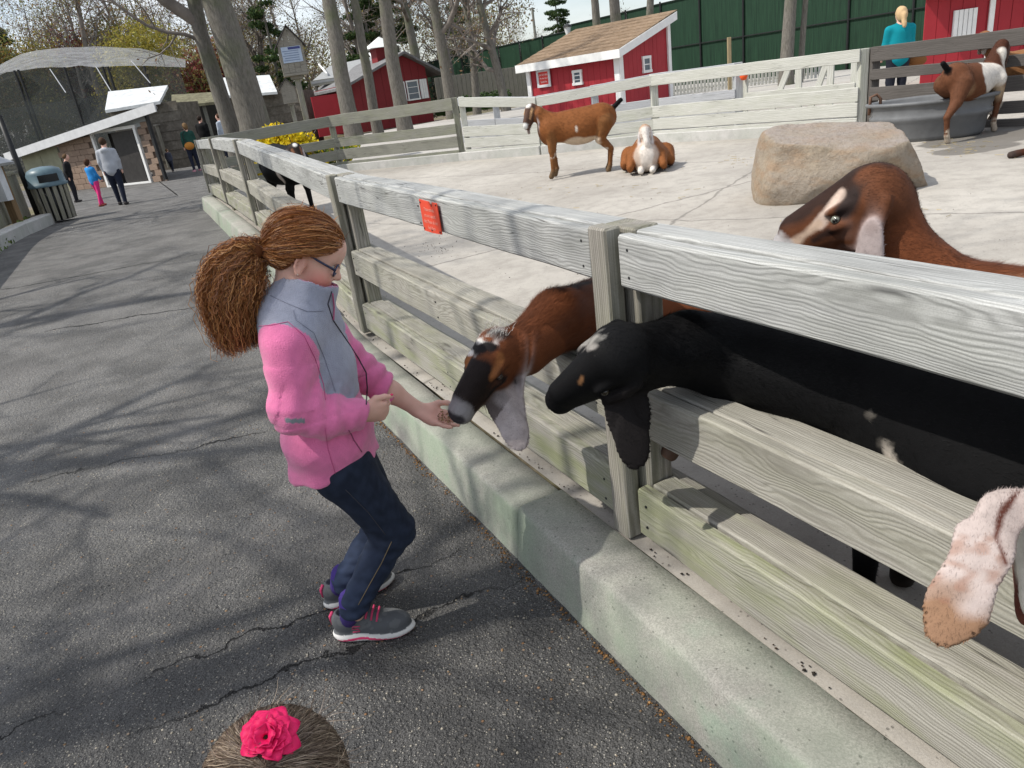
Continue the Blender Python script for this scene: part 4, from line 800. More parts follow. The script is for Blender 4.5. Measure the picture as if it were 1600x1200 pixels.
# ================================================================== trees
def bark(name, a, b):
    t = NT(name, .95, .15); v = t.co(scale=(14, 14, 3.4)); n = t.noise(v, 1.6, 7, .75); c = t.mix(t.ramp(n, (.35, 0.), (.65, 1.)), a, b); g = t.ramp(t.noise(t.co(), .8, 4), (.5, 0.), (.66, .6)); c = t.mix(g, c, (.12, .14, .07)); t.base(c); t.bump(n, .8, .04); return t.m
M_bark = bark('grey_bark', (.11, .102, .088), (.215, .20, .175)); M_twig = plain('twig_bark', (.20, .175, .155), .95, .3, 2)
class Tubes:
    def __init__(s): s.v = []; s.f = []; s.nv = 0
    def add(s, P, r_, n):
        P = np.array(P, float); k = len(P); T = np.gradient(P, axis=0); T /= np.linalg.norm(T, axis=1)[:, None] + 1e-9
        ref = np.array([.3, .9, .2]) if abs(T[0, 2]) > .8 else np.array([0, 0, 1.]); A = np.cross(T, ref); A /= np.linalg.norm(A, axis=1)[:, None] + 1e-9; B = np.cross(T, A); an = 2 * math.pi * np.arange(n) / n
        ring = P[:, None] + (A[:, None] * np.cos(an)[None, :, None] + B[:, None] * np.sin(an)[None, :, None]) * np.array(r_)[:, None, None]
        s.v.append(ring.reshape(-1, 3)); i = np.arange(k - 1)[:, None] * n; j = np.arange(n)[None]; j2 = (j + 1) % n
        s.f.append(np.stack([i + j, i + j2, i + n + j2, i + n + j], -1).reshape(-1, 4) + s.nv); s.nv += k * n
    def get(s): return np.concatenate(s.v), np.concatenate(s.f)
def gen_tree(seed, H=12, r0=.25, lean=(0, 0), first=.3, spread=1., levels=3, nb=11, up=.25, limbs=(), twig=1., dens=1., low=False):
    rg2 = np.random.RandomState(seed); trunk = Tubes(); br = Tubes(); tips = []
    def grow(p, d, L, r_, lev, n, segs, tubes):
        P = [p]; d = d / np.linalg.norm(d)
        for i in range(segs):
            d = d + rg2.normal(size=3) * (.10 if lev == 0 else .2) + np.array([0, 0, up * (.25 if lev else .0)]); d /= np.linalg.norm(d); P.append(P[-1] + d * L / segs)
        rr = r_ * (1 - np.linspace(0, 1, segs + 1) ** 1.1 * (.75 if lev < 2 else .85)); tubes.add(P, rr, n); return np.array(P), rr
    def child(P, rr, lev, L):
        if lev > levels: return
        k = int((nb if lev == 1 else (6 if lev == 2 else 5)) * dens + rg2.rand())
        for i in range(k):
            t0 = (first + (1 - first) * rg2.rand() ** .9) if lev == 1 else .15 + .85 * rg2.rand(); x = t0 * (len(P) - 1); a = min(int(x), len(P) - 2); q = P[a] + (P[a + 1] - P[a]) * (x - a); rad = rr[a] + (rr[a + 1] - rr[a]) * (x - a)
            ax = P[a + 1] - P[a]; ax /= np.linalg.norm(ax); s_ = rg2.normal(size=3); s_ -= ax * s_.dot(ax); s_ /= np.linalg.norm(s_); d = ax * (.55 + .3 * rg2.rand()) + s_ * spread * (.8 + .3 * rg2.rand()); Lc = L * (.50 if lev == 1 else .52) * (.6 + .6 * rg2.rand()) * (1.2 - .6 * t0 if lev == 1 else 1)
            rc = max(min(rad * .62, .06 * Lc), .006 * twig); Q, qr = grow(q, d, Lc, rc, lev, (4 if low else 5) if lev == 1 else (3 if low or lev > 2 else 4), (5 if low else 6) if lev == 1 else ((3 if low else 4) if lev == 2 else (2 if low else 3)), br)
            if lev >= levels - 1: tips.extend(Q[1:])
            child(Q, qr, lev + 1, Lc)
    P = [np.zeros(3)]; d = np.array([lean[0], lean[1], 1.]); segs = 12
    for i in range(segs): d = d + rg2.normal(size=3) * .045; d[2] = 1; P.append(P[-1] + d / np.linalg.norm(d) * H / segs)
    P = np.array(P); rr = r0 * (1 - .9 * np.linspace(0, 1, segs + 1) ** 1.2); rr[0] *= 1.25; P[0, 2] = -.15; trunk.add(P, rr, 12); child(P, rr, 1, H * .62)
    for (t0, d, L, r_) in limbs:
        x = t0 * segs; a = int(x); q = P[a] + (P[a + 1] - P[a]) * (x - a); Q, qr = grow(q, np.array(d, float), L, r_, 1, 8, 9, br); child(Q, qr, 2, L * 1.1)
    return trunk.get(), br.get(), np.array(tips)
def leaves_at(tips, n, size, colors, seed, jit=.25):
    rg2 = np.random.RandomState(seed); P = tips[rg2.randint(0, len(tips), n)] + rg2.normal(size=(n, 3)) * jit; a = rg2.normal(size=(n, 3)); a /= np.linalg.norm(a, axis=1)[:, None]; b = np.cross(a, rg2.normal(size=(n, 3))); b /= np.linalg.norm(b, axis=1)[:, None]; s = size * (.5 + rg2.rand(n, 1))
    v = np.stack([P - a * s, P + b * s * .55, P + a * s, P - b * s * .55], 1).reshape(-1, 3); col = np.repeat(np.array(colors)[rg2.randint(0, len(colors), n)] * (.7 + .6 * rg2.rand(n, 1)), 4, 0); return v, np.arange(4 * n).reshape(n, 4), col
BUD = [(.20, .13, .085), (.24, .15, .09), (.17, .15, .09)]; YEL = [(.30, .26, .05), (.36, .30, .06), (.24, .24, .06)]; RED = [(.16, .04, .035), (.20, .06, .05), (.11, .03, .03)]; OLV = [(.15, .17, .06), (.22, .20, .08), (.27, .17, .06)]; PIN = [(.03, .06, .02), (.05, .09, .03), (.07, .10, .03)]
t = NT('spring_leaf', .7, .2); t.base(t.n('Attribute', attribute_name='Col').outputs['Color']); tl = t.n('BsdfTranslucent'); t.set(tl, 'Color', t.n('Attribute', attribute_name='Col').outputs['Color']); mx = t.n('MixShader'); t.set(mx, 0, .35); t.t.links.new(t.b.outputs[0], mx.inputs[1]); t.t.links.new(tl.outputs[0], mx.inputs[2]); t.t.links.new(mx.outputs[0], t.t.nodes['Material Output'].inputs[0]); M_leaf = t.m
def tree(label, P, seed, rz=0, leaf=None, nl=1500, ls=.05, group=None, name='bare_tree', **kw):
    (tv, tf), (bv, bf), tips = gen_tree(seed, **kw); o = thing(name, label, 'tree', P, rz, group); mesh('trunk', tv, tf, M_bark, o, True); c = mesh('crown', bv, bf, M_twig, o, True)
    if leaf: v, f, cc = leaves_at(tips, nl, ls, leaf, seed); mesh('leaves', v, f, M_leaf, c, False, cc)
    return o
def tcopy(src, label, P, rz, sc=1., group=None):
    o = src.copy(); COL.objects.link(o); o.location = P; o.rotation_euler = (0, 0, rz); o.scale = (sc,) * 3; o['label'] = label
    if group: o['group'] = group
    for c in list(src.children):
        q = c.copy(); COL.objects.link(q); q.parent = o
        for g in c.children: h = g.copy(); COL.objects.link(h); h.parent = q
    return o
def gpt(px, py, dep, z=.25): p = DP(px, py, dep); p.z = z; return p
tree('thick grey tree trunk with a smaller twin stem left of the birdhouse', gpt(409, 258, 19.4), 11, 0, BUD, 900, .05, H=15, r0=.42, nb=9, first=.4, limbs=[(.42, (.5, -.3, .8), 5, .12)])
tree('mossy slim twin trunk with a heavy limb reaching to the left', gpt(372, 246, 19.9), 12, .3, BUD, 900, .05, H=14, r0=.23, nb=8, first=.45, limbs=[(.27, (-.8, .3, .95), 8, .16), (.24, (-1.0, -.4, .25), 4, .05)])
tree('straight mottled trunk standing right of the birdhouse', gpt(553, 208, 27), 13, 0, BUD, 1200, .05, H=15, r0=.31, nb=10, first=.45)
tree('thin leaning trunk before the left part of the dark red barn', gpt(590, 200, 28), 14, 1, BUD, 1000, .05, H=13, r0=.2, lean=(-.10, 0), nb=9, first=.35)
tree('straight trunk standing in front of the dark red barn window', gpt(633, 200, 27), 15, 2, BUD, 1200, .05, H=15, r0=.27, nb=10, first=.42)
tree('forked tree standing just right of the dark red barn', gpt(706, 172, 36), 16, 0, BUD, 1500, .06, H=13, r0=.3, nb=13, first=.28)
t16 = COL.objects[-4] if False else None
tree('slender upright tree between the forked tree and the many-branched one', gpt(744, 168, 37), 17, 1, BUD, 1500, .06, H=13, r0=.2, nb=12, first=.3)
tree('many-branched bare tree at the left end of the green screen fence', gpt(790, 160, 36), 18, 2, BUD, 2200, .06, H=12, r0=.22, nb=18, first=.15, spread=1.2)
tree('pale old tree rising behind the ridge of the dark red barn', gpt(662, 170, 52), 19, 0, BUD, 1500, .07, H=15, r0=.4, nb=12, first=.3)
tree('leftmost of the trunks rising above the tan shed roof', gpt(942, 150, 30), 20, 0, BUD, 700, .05, H=11, r0=.2, nb=9, first=.4)
tree('thickest of the trunks rising above the tan shed roof', gpt(974, 150, 27), 21, 1, BUD, 700, .05, H=12, r0=.23, nb=9, first=.45)
tree('rightmost of the trunks rising above the tan shed roof', gpt(1012, 140, 28), 22, 2, BUD, 700, .05, H=11, r0=.17, nb=9, first=.4)
tree('twin-stemmed grey tree before the green screen fence left of the woman in teal', gpt(1228, 118, 24), 23, 0, BUD, 700, .04, H=11, r0=.22, nb=9, first=.35)
tree('thin second stem beside the twin-stemmed grey tree by the green fence', gpt(1249, 112, 24.2), 24, 0, BUD, 300, .04, H=10, r0=.1, nb=6, first=.4)
# trees beside and behind the photographer's left, whose limbs hang into the top left corner and shade the path
tree('bare budding tree overhanging the left plank fence', (-11.2, 15.0, .2), 31, .8, OLV + YEL, 4200, .045, H=11, r0=.2, nb=13, first=.22, spread=1.25)
for i, (x, y, H, sd_) in enumerate(((-6.2, .6, 9, 41), (-8.4, -1.8, 11, 42), (-7.5, 3.2, 10, 43), (-9.3, 5.8, 11, 44), (-5.4, -2.6, 9, 45))):
    lb_ = {0: [(.55, (1, .05, .12), 4.2, .06), (.66, (1, .22, .2), 4.0, .05)], 4: [(.6, (.9, .55, .15), 4.5, .055)]}.get(i, [])
    tree(('bare shade tree rooted left of the path nearest the camera', 'tall bare shade tree standing left behind the camera', 'bare shade tree left of the girl beyond the path edge', 'bare shade tree before the left plank fence', 'bare shade tree behind the camera at left')[i], (x, y, 0), sd_, i, None, H=H, r0=.17, nb=13, first=.2, spread=1.2, twig=1.6, limbs=lb_)
# evergreens and coloured bushes
def conifer(label, P, seed, H, Rr, n=5200):
    rg2 = np.random.RandomState(seed); o = thing('pine_tree', label, 'tree', P); tb = Tubes(); tb.add([(0, 0, 0), (0, 0, H * .5), (0, 0, H)], [.2, .13, .03], 6); v, f = tb.get(); mesh('trunk', v, f, M_bark, o, True); C = []
    for k in range(46):
        z = H * (.18 + .8 * rg2.rand()); rr = Rr * (1.12 - z / H) * (.5 + .6 * rg2.rand()); a = rg2.rand() * 6.28; C.append(((math.cos(a) * rr, math.sin(a) * rr, z), (.75, .75, .26)))
    leafcloud('crown', C, n * 2, .12, M_leaf, o, PIN, seed)
for i, (px, py, dep, H, Rr, lb) in enumerate(((600, 190, 58, 11, 2.6, 'green pine behind the grey barn roof'), (640, 180, 66, 12, 2.6, 'green pine between the barn ridge and the pale old tree'), (455, 205, 62, 13, 2.4, 'dark pine rising behind the birdhouse'), (60, 240, 66, 12, 3, 'dark pine behind the netted aviary'), (880, 130, 92, 11.5, 3.2, 'distant pine against the sky above the lamp post'), (735, 170, 80, 10, 3, 'dark pine behind the slender trees'))):
    conifer(lb, gpt(px, py, dep, 0), 60 + i, H, Rr)
def bush(label, P, seed, H, Rr, colors, n, ls, name='bush'):
    rg2 = np.random.RandomState(seed); o = thing(name, label, 'bush', P); tb = Tubes()
    for k in range(14):
        a = rg2.rand() * 6.28; e = np.array([math.cos(a) * Rr * rg2.rand(), math.sin(a) * Rr * rg2.rand(), H * (.6 + .4 * rg2.rand())]); tb.add([np.zeros(3), e * [.3, .3, .5], e], [.03, .02, .008], 4)
    v, f = tb.get(); mesh('stems', v, f, M_twig, o, True); C = [((math.cos(a) * Rr * .6 * q, math.sin(a) * Rr * .6 * q, H * (.35 + .5 * rg2.rand())), (Rr * .42, Rr * .42, H * .2)) for a, q in zip(rg2.rand(16) * 6.28, rg2.rand(16))]
    leafcloud('foliage', C, n, ls, M_leaf, o, colors, seed)
for i, (px, py, dep, H, Rr, cl, lb) in enumerate(((265, 215, 54, 6.4, 3.8, YEL, 'tall yellow-green budding bush behind the aviary'), (160, 225, 60, 7.2, 3.4, RED, 'dark red leaved small tree behind the net roof'), (20, 240, 56, 7, 3.4, OLV, 'olive leaved bush behind the left of the aviary'), (345, 205, 48, 4.4, 2.4, RED + OLV, 'reddish brown bush beyond the huts'), (215, 225, 62, 8, 3.6, OLV, 'olive green bush behind the middle of the aviary'), (100, 235, 58, 6.6, 3, YEL + OLV, 'yellowish bush behind the pale net roof'))):
    bush(lb, gpt(px, py, dep, 0), 80 + i, H * 1.5, Rr * 1.25, cl, 13000, .10)
FLW = [(.75, .58, .02), (.80, .66, .03), (.70, .50, .02), (.55, .50, .04)]
for i, (px, py, dep, H, Rr, n) in enumerate(((405, 262, 17.6, 1.0, .55, 1700), (438, 260, 17.4, 1.12, .7, 3200), (468, 257, 17.2, 1.15, .65, 3200), (395, 270, 16.2, .55, .4, 500), (515, 262, 17.2, .62, .5, 1100), (545, 258, 17.0, .60, .45, 800))):
    bush(('yellow flowering bush at the foot of the big trunk', 'full yellow flowering bush left of the birdhouse post', 'tallest yellow flowering bush beside the birdhouse post', 'low yellow bush seen through the near rails', 'low green and yellow bush right of the birdhouse post', 'low leafy bush at the right end of the flower bed')[i], gpt(px, py, dep, .25), 90 + i, H, Rr, FLW if i < 4 else FLW[:1] + [(.14, .22, .04), (.20, .28, .05)], n, .05, 'flower_bush')
# the wood beyond: trees too many and too far to tell apart
protos = [gen_tree(200 + i, H=15, r0=.24, nb=16, first=.18, spread=.95, levels=3, dens=1.05, twig=3.0, low=True) for i in range(4)]
rg2 = np.random.RandomState(5); tv = []; tf = []; bv = []; bf = []; nt_ = nb_ = 0; LV = []; LF = []; LC = []; nl_ = 0
for k in range(76):
    if k < 56: px = rg2.uniform(-180, 760); dep = rg2.uniform(56, 100)
    else: px = rg2.uniform(720, 1320); dep = rg2.uniform(88, 120)
    P = gpt(px, 210 - .1438 * px, dep, 0); P = np.array(P); sc = rg2.uniform(.7, 1.15) * (.62 if k >= 56 else 1); a = rg2.rand() * 6.28; ca, sa = math.cos(a), math.sin(a); Rm = np.array([[ca, -sa, 0], [sa, ca, 0], [0, 0, 1]]) * sc
    (v, f), (v2, f2), tips = protos[k % 4]; tv.append(v @ Rm.T + P); tf.append(f + nt_); nt_ += len(v); bv.append(v2 @ Rm.T + P); bf.append(f2 + nb_); nb_ += len(v2)
    v, f, c = leaves_at(tips @ Rm.T + P, 1500 if P[0] < -8 else 600, .075, ([OLV, YEL + OLV, BUD, RED + BUD, YEL + OLV] if P[0] < -8 else [BUD, OLV, BUD, RED + BUD, YEL + BUD])[k % 5], k, .4); LV.append(v); LF.append(f + nl_); LC.append(c); nl_ += len(v)
o = mesh('woodland', np.concatenate(tv + bv), np.concatenate(tf + [q + nt_ for q in bf]), M_twig, None, True); tag(o, 'distant bare spring wood filling the background', kind='stuff')
mesh('woodland_leaves', np.concatenate(LV), np.concatenate(LF), M_leaf, o, False, np.concatenate(LC)); COL.objects[-1]['kind'] = 'stuff'
C = [((*gpt(x, 212 - .1438 * x, 64 + 20 * rg2.rand(), 0)[:2], 1.2 + 1.6 * rg2.rand()), (3.2, 2, 1.6)) for x in np.linspace(-200, 820, 60)]
leafcloud('undergrowth', C, 32000, .15, M_leaf, None, [(.13, .11, .08), (.09, .08, .05), (.16, .12, .08), (.08, .09, .04)], 9); tag(COL.objects[-1], 'brown undergrowth along the foot of the distant wood', kind='stuff')
C = []; cl_ = []
for x in np.linspace(-220, 800, 90): C.append(((*gpt(x, 212 - .1438 * x, 74 + 26 * rg2.rand(), 0)[:2], 3 + 7.5 * rg2.rand()), (4.2, 2.5, 2.8)))
leafcloud('budding_thicket', C, 52000, .14, M_leaf, None, [(.19, .155, .10), (.15, .12, .08), (.24, .21, .07), (.22, .15, .09), (.19, .19, .07)], 19); tag(COL.objects[-1], 'brown and olive haze of budding twigs in the distant wood', kind='stuff')
C = [((*gpt(x, 212 - .1438 * x, 100 + 12 * rg2.rand(), 0)[:2], 2 + 3.5 * rg2.rand()), (4.5, 2.5, 2.2)) for x in np.linspace(760, 1100, 26)]
leafcloud('budding_thicket', C, 9000, .16, M_leaf, None, [(.17, .145, .11), (.14, .12, .09), (.17, .15, .08)], 23); tag(COL.objects[-1], 'far low brown treeline above the green screen fence', kind='stuff')
# ================================================================== smooth solid bodies: blended shapes -> one continuous surface
NPF = np.float32
class Pt(np.ndarray):
    x = property(lambda s: float(s[0])); y = property(lambda s: float(s[1])); z = property(lambda s: float(s[2]))
def pt(*a): return np.array(a[0] if len(a) == 1 else a, float).view(Pt)
_DP, _NP, _SN, _G = DP, NP, SN, G
def DP(*a): return pt(_DP(*a))
def NP(*a): return pt(_NP(*a))
def SN(*a): return pt(_SN(*a))
def G(*a): return pt(_G(*a))
class Sdf:
    def __init__(s): s.p = []; s.disp = None
    def rc(s, a, b, r1, r2=None, k=.02, c=None, flat=None, fs=1., op=0):
        s.p.append(('rc', np.array(a, NPF), np.array(b, NPF), r1, r1 if r2 is None else r2, None if flat is None else np.array(flat, NPF) / np.linalg.norm(flat), fs, k, c, op)); return s
    def el(s, ctr, r, ax=None, k=.02, c=None, op=0):
        A = np.eye(3, dtype=NPF) if ax is None else np.array([np.array(q, NPF) / np.linalg.norm(q) for q in ax]); s.p.append(('el', np.array(ctr, NPF), np.array(r, NPF), A, k, c, op)); return s
    def chain(s, pts, rs, k=.02, c=None, flat=None, fs=1.):
        for i in range(len(pts) - 1): s.rc(pts[i], pts[i + 1], rs[i], rs[i + 1], k if i == 0 else max(.006, k * .6), c, flat, fs)
        return s
    def one(s, q, P):
        if q[0] == 'rc':
            _, a, b, r1, r2, w, fs, *_r = q; pa = P - a; ba = b - a
            if w is not None: pa = pa + np.outer(pa @ w, w) * (1 / fs - 1); ba = ba + w * (ba @ w) * (1 / fs - 1)
            h = np.clip((pa @ ba) / max(ba @ ba, 1e-9), 0, 1); return (np.linalg.norm(pa - h[:, None] * ba, axis=1) - (r1 + (r2 - r1) * h)) * (min(1, fs) if w is not None else 1)
        _, ctr, r, A, *_r = q; t = (P - ctr) @ A.T; k0 = np.linalg.norm(t / r, axis=1); k1 = np.linalg.norm(t / (r * r), axis=1) + 1e-9; return k0 * (k0 - 1) / k1
    def cull(s, P):
        c = P.mean(0).astype(NPF); R_ = float(np.linalg.norm(P - c, axis=1).max()); return [q for i, q in enumerate(s.p) if i == 0 or s.one(q, c[None])[0] < 1.6 * R_ + .07]
    def __call__(s, P, prims=None):
        P = P.astype(NPF); d = None
        for q in (prims or s.p):
            e = s.one(q, P); k = q[-3]; op = q[-1]
            if d is None: d = e; continue
            if op == 0:
                h = np.maximum(k - np.abs(d - e), 0) / k; d = np.minimum(d, e) - h * h * k * .25
            else:
                h = np.maximum(k - np.abs(d + e), 0) / k; d = np.maximum(d, -e) + h * h * k * .25
        if s.disp is not None: d = d + s.disp(P)
        return d
    def bounds(s):
        lo = np.full(3, 1e9); hi = -lo
        for q in s.p:
            if q[-1]: continue
            if q[0] == 'rc': m_ = max(q[3], q[4]) * max(1, q[6]) * 1.05 + .01; pts_ = [q[1] - m_, q[1] + m_, q[2] - m_, q[2] + m_]
            else: m_ = float(max(q[2])) * 1.02 + .01; pts_ = [q[1] - m_, q[1] + m_]
            lo = np.minimum(lo, np.min(pts_, 0)); hi = np.maximum(hi, np.max(pts_, 0))
        return lo, hi
    def colors(s, P, sig=.006, default=(.5, .5, .5)):
        P = P.astype(NPF); C = np.zeros((len(P), 3), NPF); key = np.floor(P / .12).astype(int); _, inv = np.unique(key, axis=0, return_inverse=True); inv = inv.ravel(); od = np.argsort(inv, kind='stable'); bs_ = np.split(od, np.nonzero(np.diff(inv[od]))[0] + 1)
        for ix in bs_:
            Q = P[ix]; pr = [q for q in s.cull(Q) if not q[-1]] or [q for q in s.p if not q[-1]]; ds = np.stack([s.one(q, Q) for q in pr]); w_ = np.exp(-(ds - ds.min(0)) / sig); cc = np.array([q[-2] if q[-2] is not None else default for q in pr], NPF); C[ix] = (w_.T @ cc) / w_.sum(0)[:, None]
        return C
    def mesh(s, h, B=8, ball=None):
        lo, hi = s.bounds(); lo = lo - 2 * h; nb_ = np.ceil((hi - lo + 3 * h) / (h * B)).astype(int); n = nb_ * B
        ii = np.stack(np.meshgrid(*[np.arange(q) for q in nb_], indexing='ij'), -1).reshape(-1, 3)
        dc = s(lo + (ii + .5) * B * h - .5 * h); act = np.abs(dc) < B * h * 1.05 + .012
        if ball is not None: act &= np.linalg.norm(lo + (ii + .5) * B * h - ball[0], axis=1) < ball[1] + B * h * 1.8
        D = np.where(dc < 0, -1., 1.).astype(NPF).reshape(nb_); D = np.repeat(np.repeat(np.repeat(D, B, 0), B, 1), B, 2)
        loc = np.stack(np.meshgrid(*[np.arange(B)] * 3, indexing='ij'), -1).reshape(-1, 3); ia = ii[act]
        _, inv = np.unique(ia // 3, axis=0, return_inverse=True); inv = inv.ravel(); od = np.argsort(inv, kind='stable')
        for ix in np.split(od, np.nonzero(np.diff(inv[od]))[0] + 1):
            q = ia[ix]; g = (q[:, None] * B + loc[None]).reshape(-1, 3); Q = lo + g * h; d = s(Q, s.cull(Q)); D[g[:, 0], g[:, 1], g[:, 2]] = d
        S = D < 0; cells = np.zeros(np.array(D.shape) - 1, bool); full = None
        cs = [S[x:S.shape[0] - 1 + x, y:S.shape[1] - 1 + y, z:S.shape[2] - 1 + z] for x in (0, 1) for y in (0, 1) for z in (0, 1)]
        a = cs[0].copy(); o = cs[0].copy()
        for q in cs[1:]: a &= q; o |= q
        cells = o & ~a; idx = np.argwhere(cells); vid = np.full(cells.shape, -1, np.int32); vid[cells] = np.arange(len(idx))
        acc = np.zeros((len(idx), 3)); cnt = np.zeros(len(idx)); cor = [(x, y, z) for x in (0, 1) for y in (0, 1) for z in (0, 1)]
        val = [D[idx[:, 0] + x, idx[:, 1] + y, idx[:, 2] + z] for x, y, z in cor]
        for i, ca in enumerate(cor):
            for j in range(i + 1, 8):
                cb = cor[j]
                if sum(abs(p - q) for p, q in zip(ca, cb)) != 1: continue
                m_ = (val[i] < 0) != (val[j] < 0); t_ = np.where(m_, val[i] / np.where(m_, val[i] - val[j], 1), 0); p = np.array(ca) + np.outer(t_, np.array(cb) - np.array(ca)); acc[m_] += p[m_]; cnt[m_] += 1
        v = lo + (idx + acc / cnt[:, None]) * h; F = []
        for ax in range(3):
            sl = [slice(None)] * 3; sl2 = [slice(None)] * 3; sl[ax] = slice(0, -1); sl2[ax] = slice(1, None)
            A_, B2 = S[tuple(sl)], S[tuple(sl2)]; e = np.argwhere(A_ != B2); u, w_ = [(1, 2), (2, 0), (0, 1)][ax]
            ok = (e[:, u] > 0) & (e[:, w_] > 0) & (e[:, u] < S.shape[u] - 1) & (e[:, w_] < S.shape[w_] - 1); e = e[ok]; ins = A_[tuple(e.T)]; q = []
            for du, dw in ((-1, -1), (0, -1), (0, 0), (-1, 0)): t_ = e.copy(); t_[:, u] += du; t_[:, w_] += dw; q.append(vid[tuple(t_.T)])
            q = np.stack(q, 1); q[~ins] = q[~ins][:, ::-1]; F.append(q)
        F = np.concatenate(F); F = F[(F >= 0).all(1)]; return v, F
def vnoise(P, f, seed=0):                                                 # cheap smooth noise in about -1..1
    x, y, z = (P * f).T + seed * 1.7
    return (np.sin(x * 1.3 + 1.7 * np.sin(y * 1.1 + z * .7 + seed)) + np.sin(y * 1.7 + 1.3 * np.sin(z * 1.2 - x * .9)) + np.sin(z * 1.5 + 1.5 * np.sin(x * .8 + y * 1.4 + 2.)) + .5 * np.sin(x * 3.1 + y * 2.3 - z * 2.7 + 2 * np.sin(z * 2.1))) / 3.
def vnormals(v, F):
    a = v[F[:, 2]] - v[F[:, 0]]; b = v[F[:, 3]] - v[F[:, 1]]; fnn = np.cross(a, b); N = np.zeros_like(v)
    for k in range(4): np.add.at(N, F[:, k], fnn)
    return N / (np.linalg.norm(N, axis=1)[:, None] + 1e-12)
def skin_mat(name, rough=.6, spec=.3, bump=0., bs=300., sheen=0., sss=0.):
    t = NT(name, rough, spec); t.base(t.n('Attribute', attribute_name='Col').outputs['Color'])
    if sheen: t.b.inputs['Sheen Weight'].default_value = sheen; t.b.inputs['Sheen Roughness'].default_value = .5
    if sss: t.b.inputs['Subsurface Weight'].default_value = sss; t.b.inputs['Subsurface Radius'].default_value = (.012, .005, .003); t.b.inputs['Subsurface Scale'].default_value = .6
    if bump: t.bump(t.noise(t.co(), bs, 3, .6), bump, .003)
    return t.m
M_hide = skin_mat('goat_hide', .7, .12, .25, 220.)
M_fur = skin_mat('goat_hair', .6, .18)
def seg_d(P, a, b):
    a, b = np.array(a), np.array(b); ba = b - a; h = np.clip(((P - a) @ ba) / max(ba @ ba, 1e-9), 0, 1); return np.linalg.norm(P - a - h[:, None] * ba, axis=1)
def stamp(C, m_, col): m_ = np.clip(m_, 0, 1)[:, None]; C[:] = C * (1 - m_) + np.array(col) * m_
def soft(d, r_, e): return np.clip((r_ - d) / e + .5, 0, 1)
class Head:
    """goat head frame: x poll -> muzzle, u up (dorsal), w to the animal's left; unit = head length"""
    def __init__(s, P, M, U, bulk=1.25):
        s.bulk = bulk
        s.P = np.array(P, float); s.M = np.array(M, float); x = s.M - s.P; s.L = np.linalg.norm(x); s.x = x / s.L; U = np.array(U, float); u = U - s.x * (U @ s.x); s.u = u / np.linalg.norm(u); s.w = np.cross(s.u, s.x)
    def bf(s, x): return s.bulk + (1.14 - s.bulk) * np.clip((np.asarray(x) - .25) / .65, 0, 1)
    def __call__(s, x, u=0, w=0): b = float(s.bf(x)); return s.P + s.L * (s.x * x + (s.u * u + s.w * w) * b)
    def inv(s, P): q = (P - s.P) / s.L; x = q @ s.x; b = s.bf(x); return np.stack([x, (q @ s.u) / b, (q @ s.w) / b], 1)
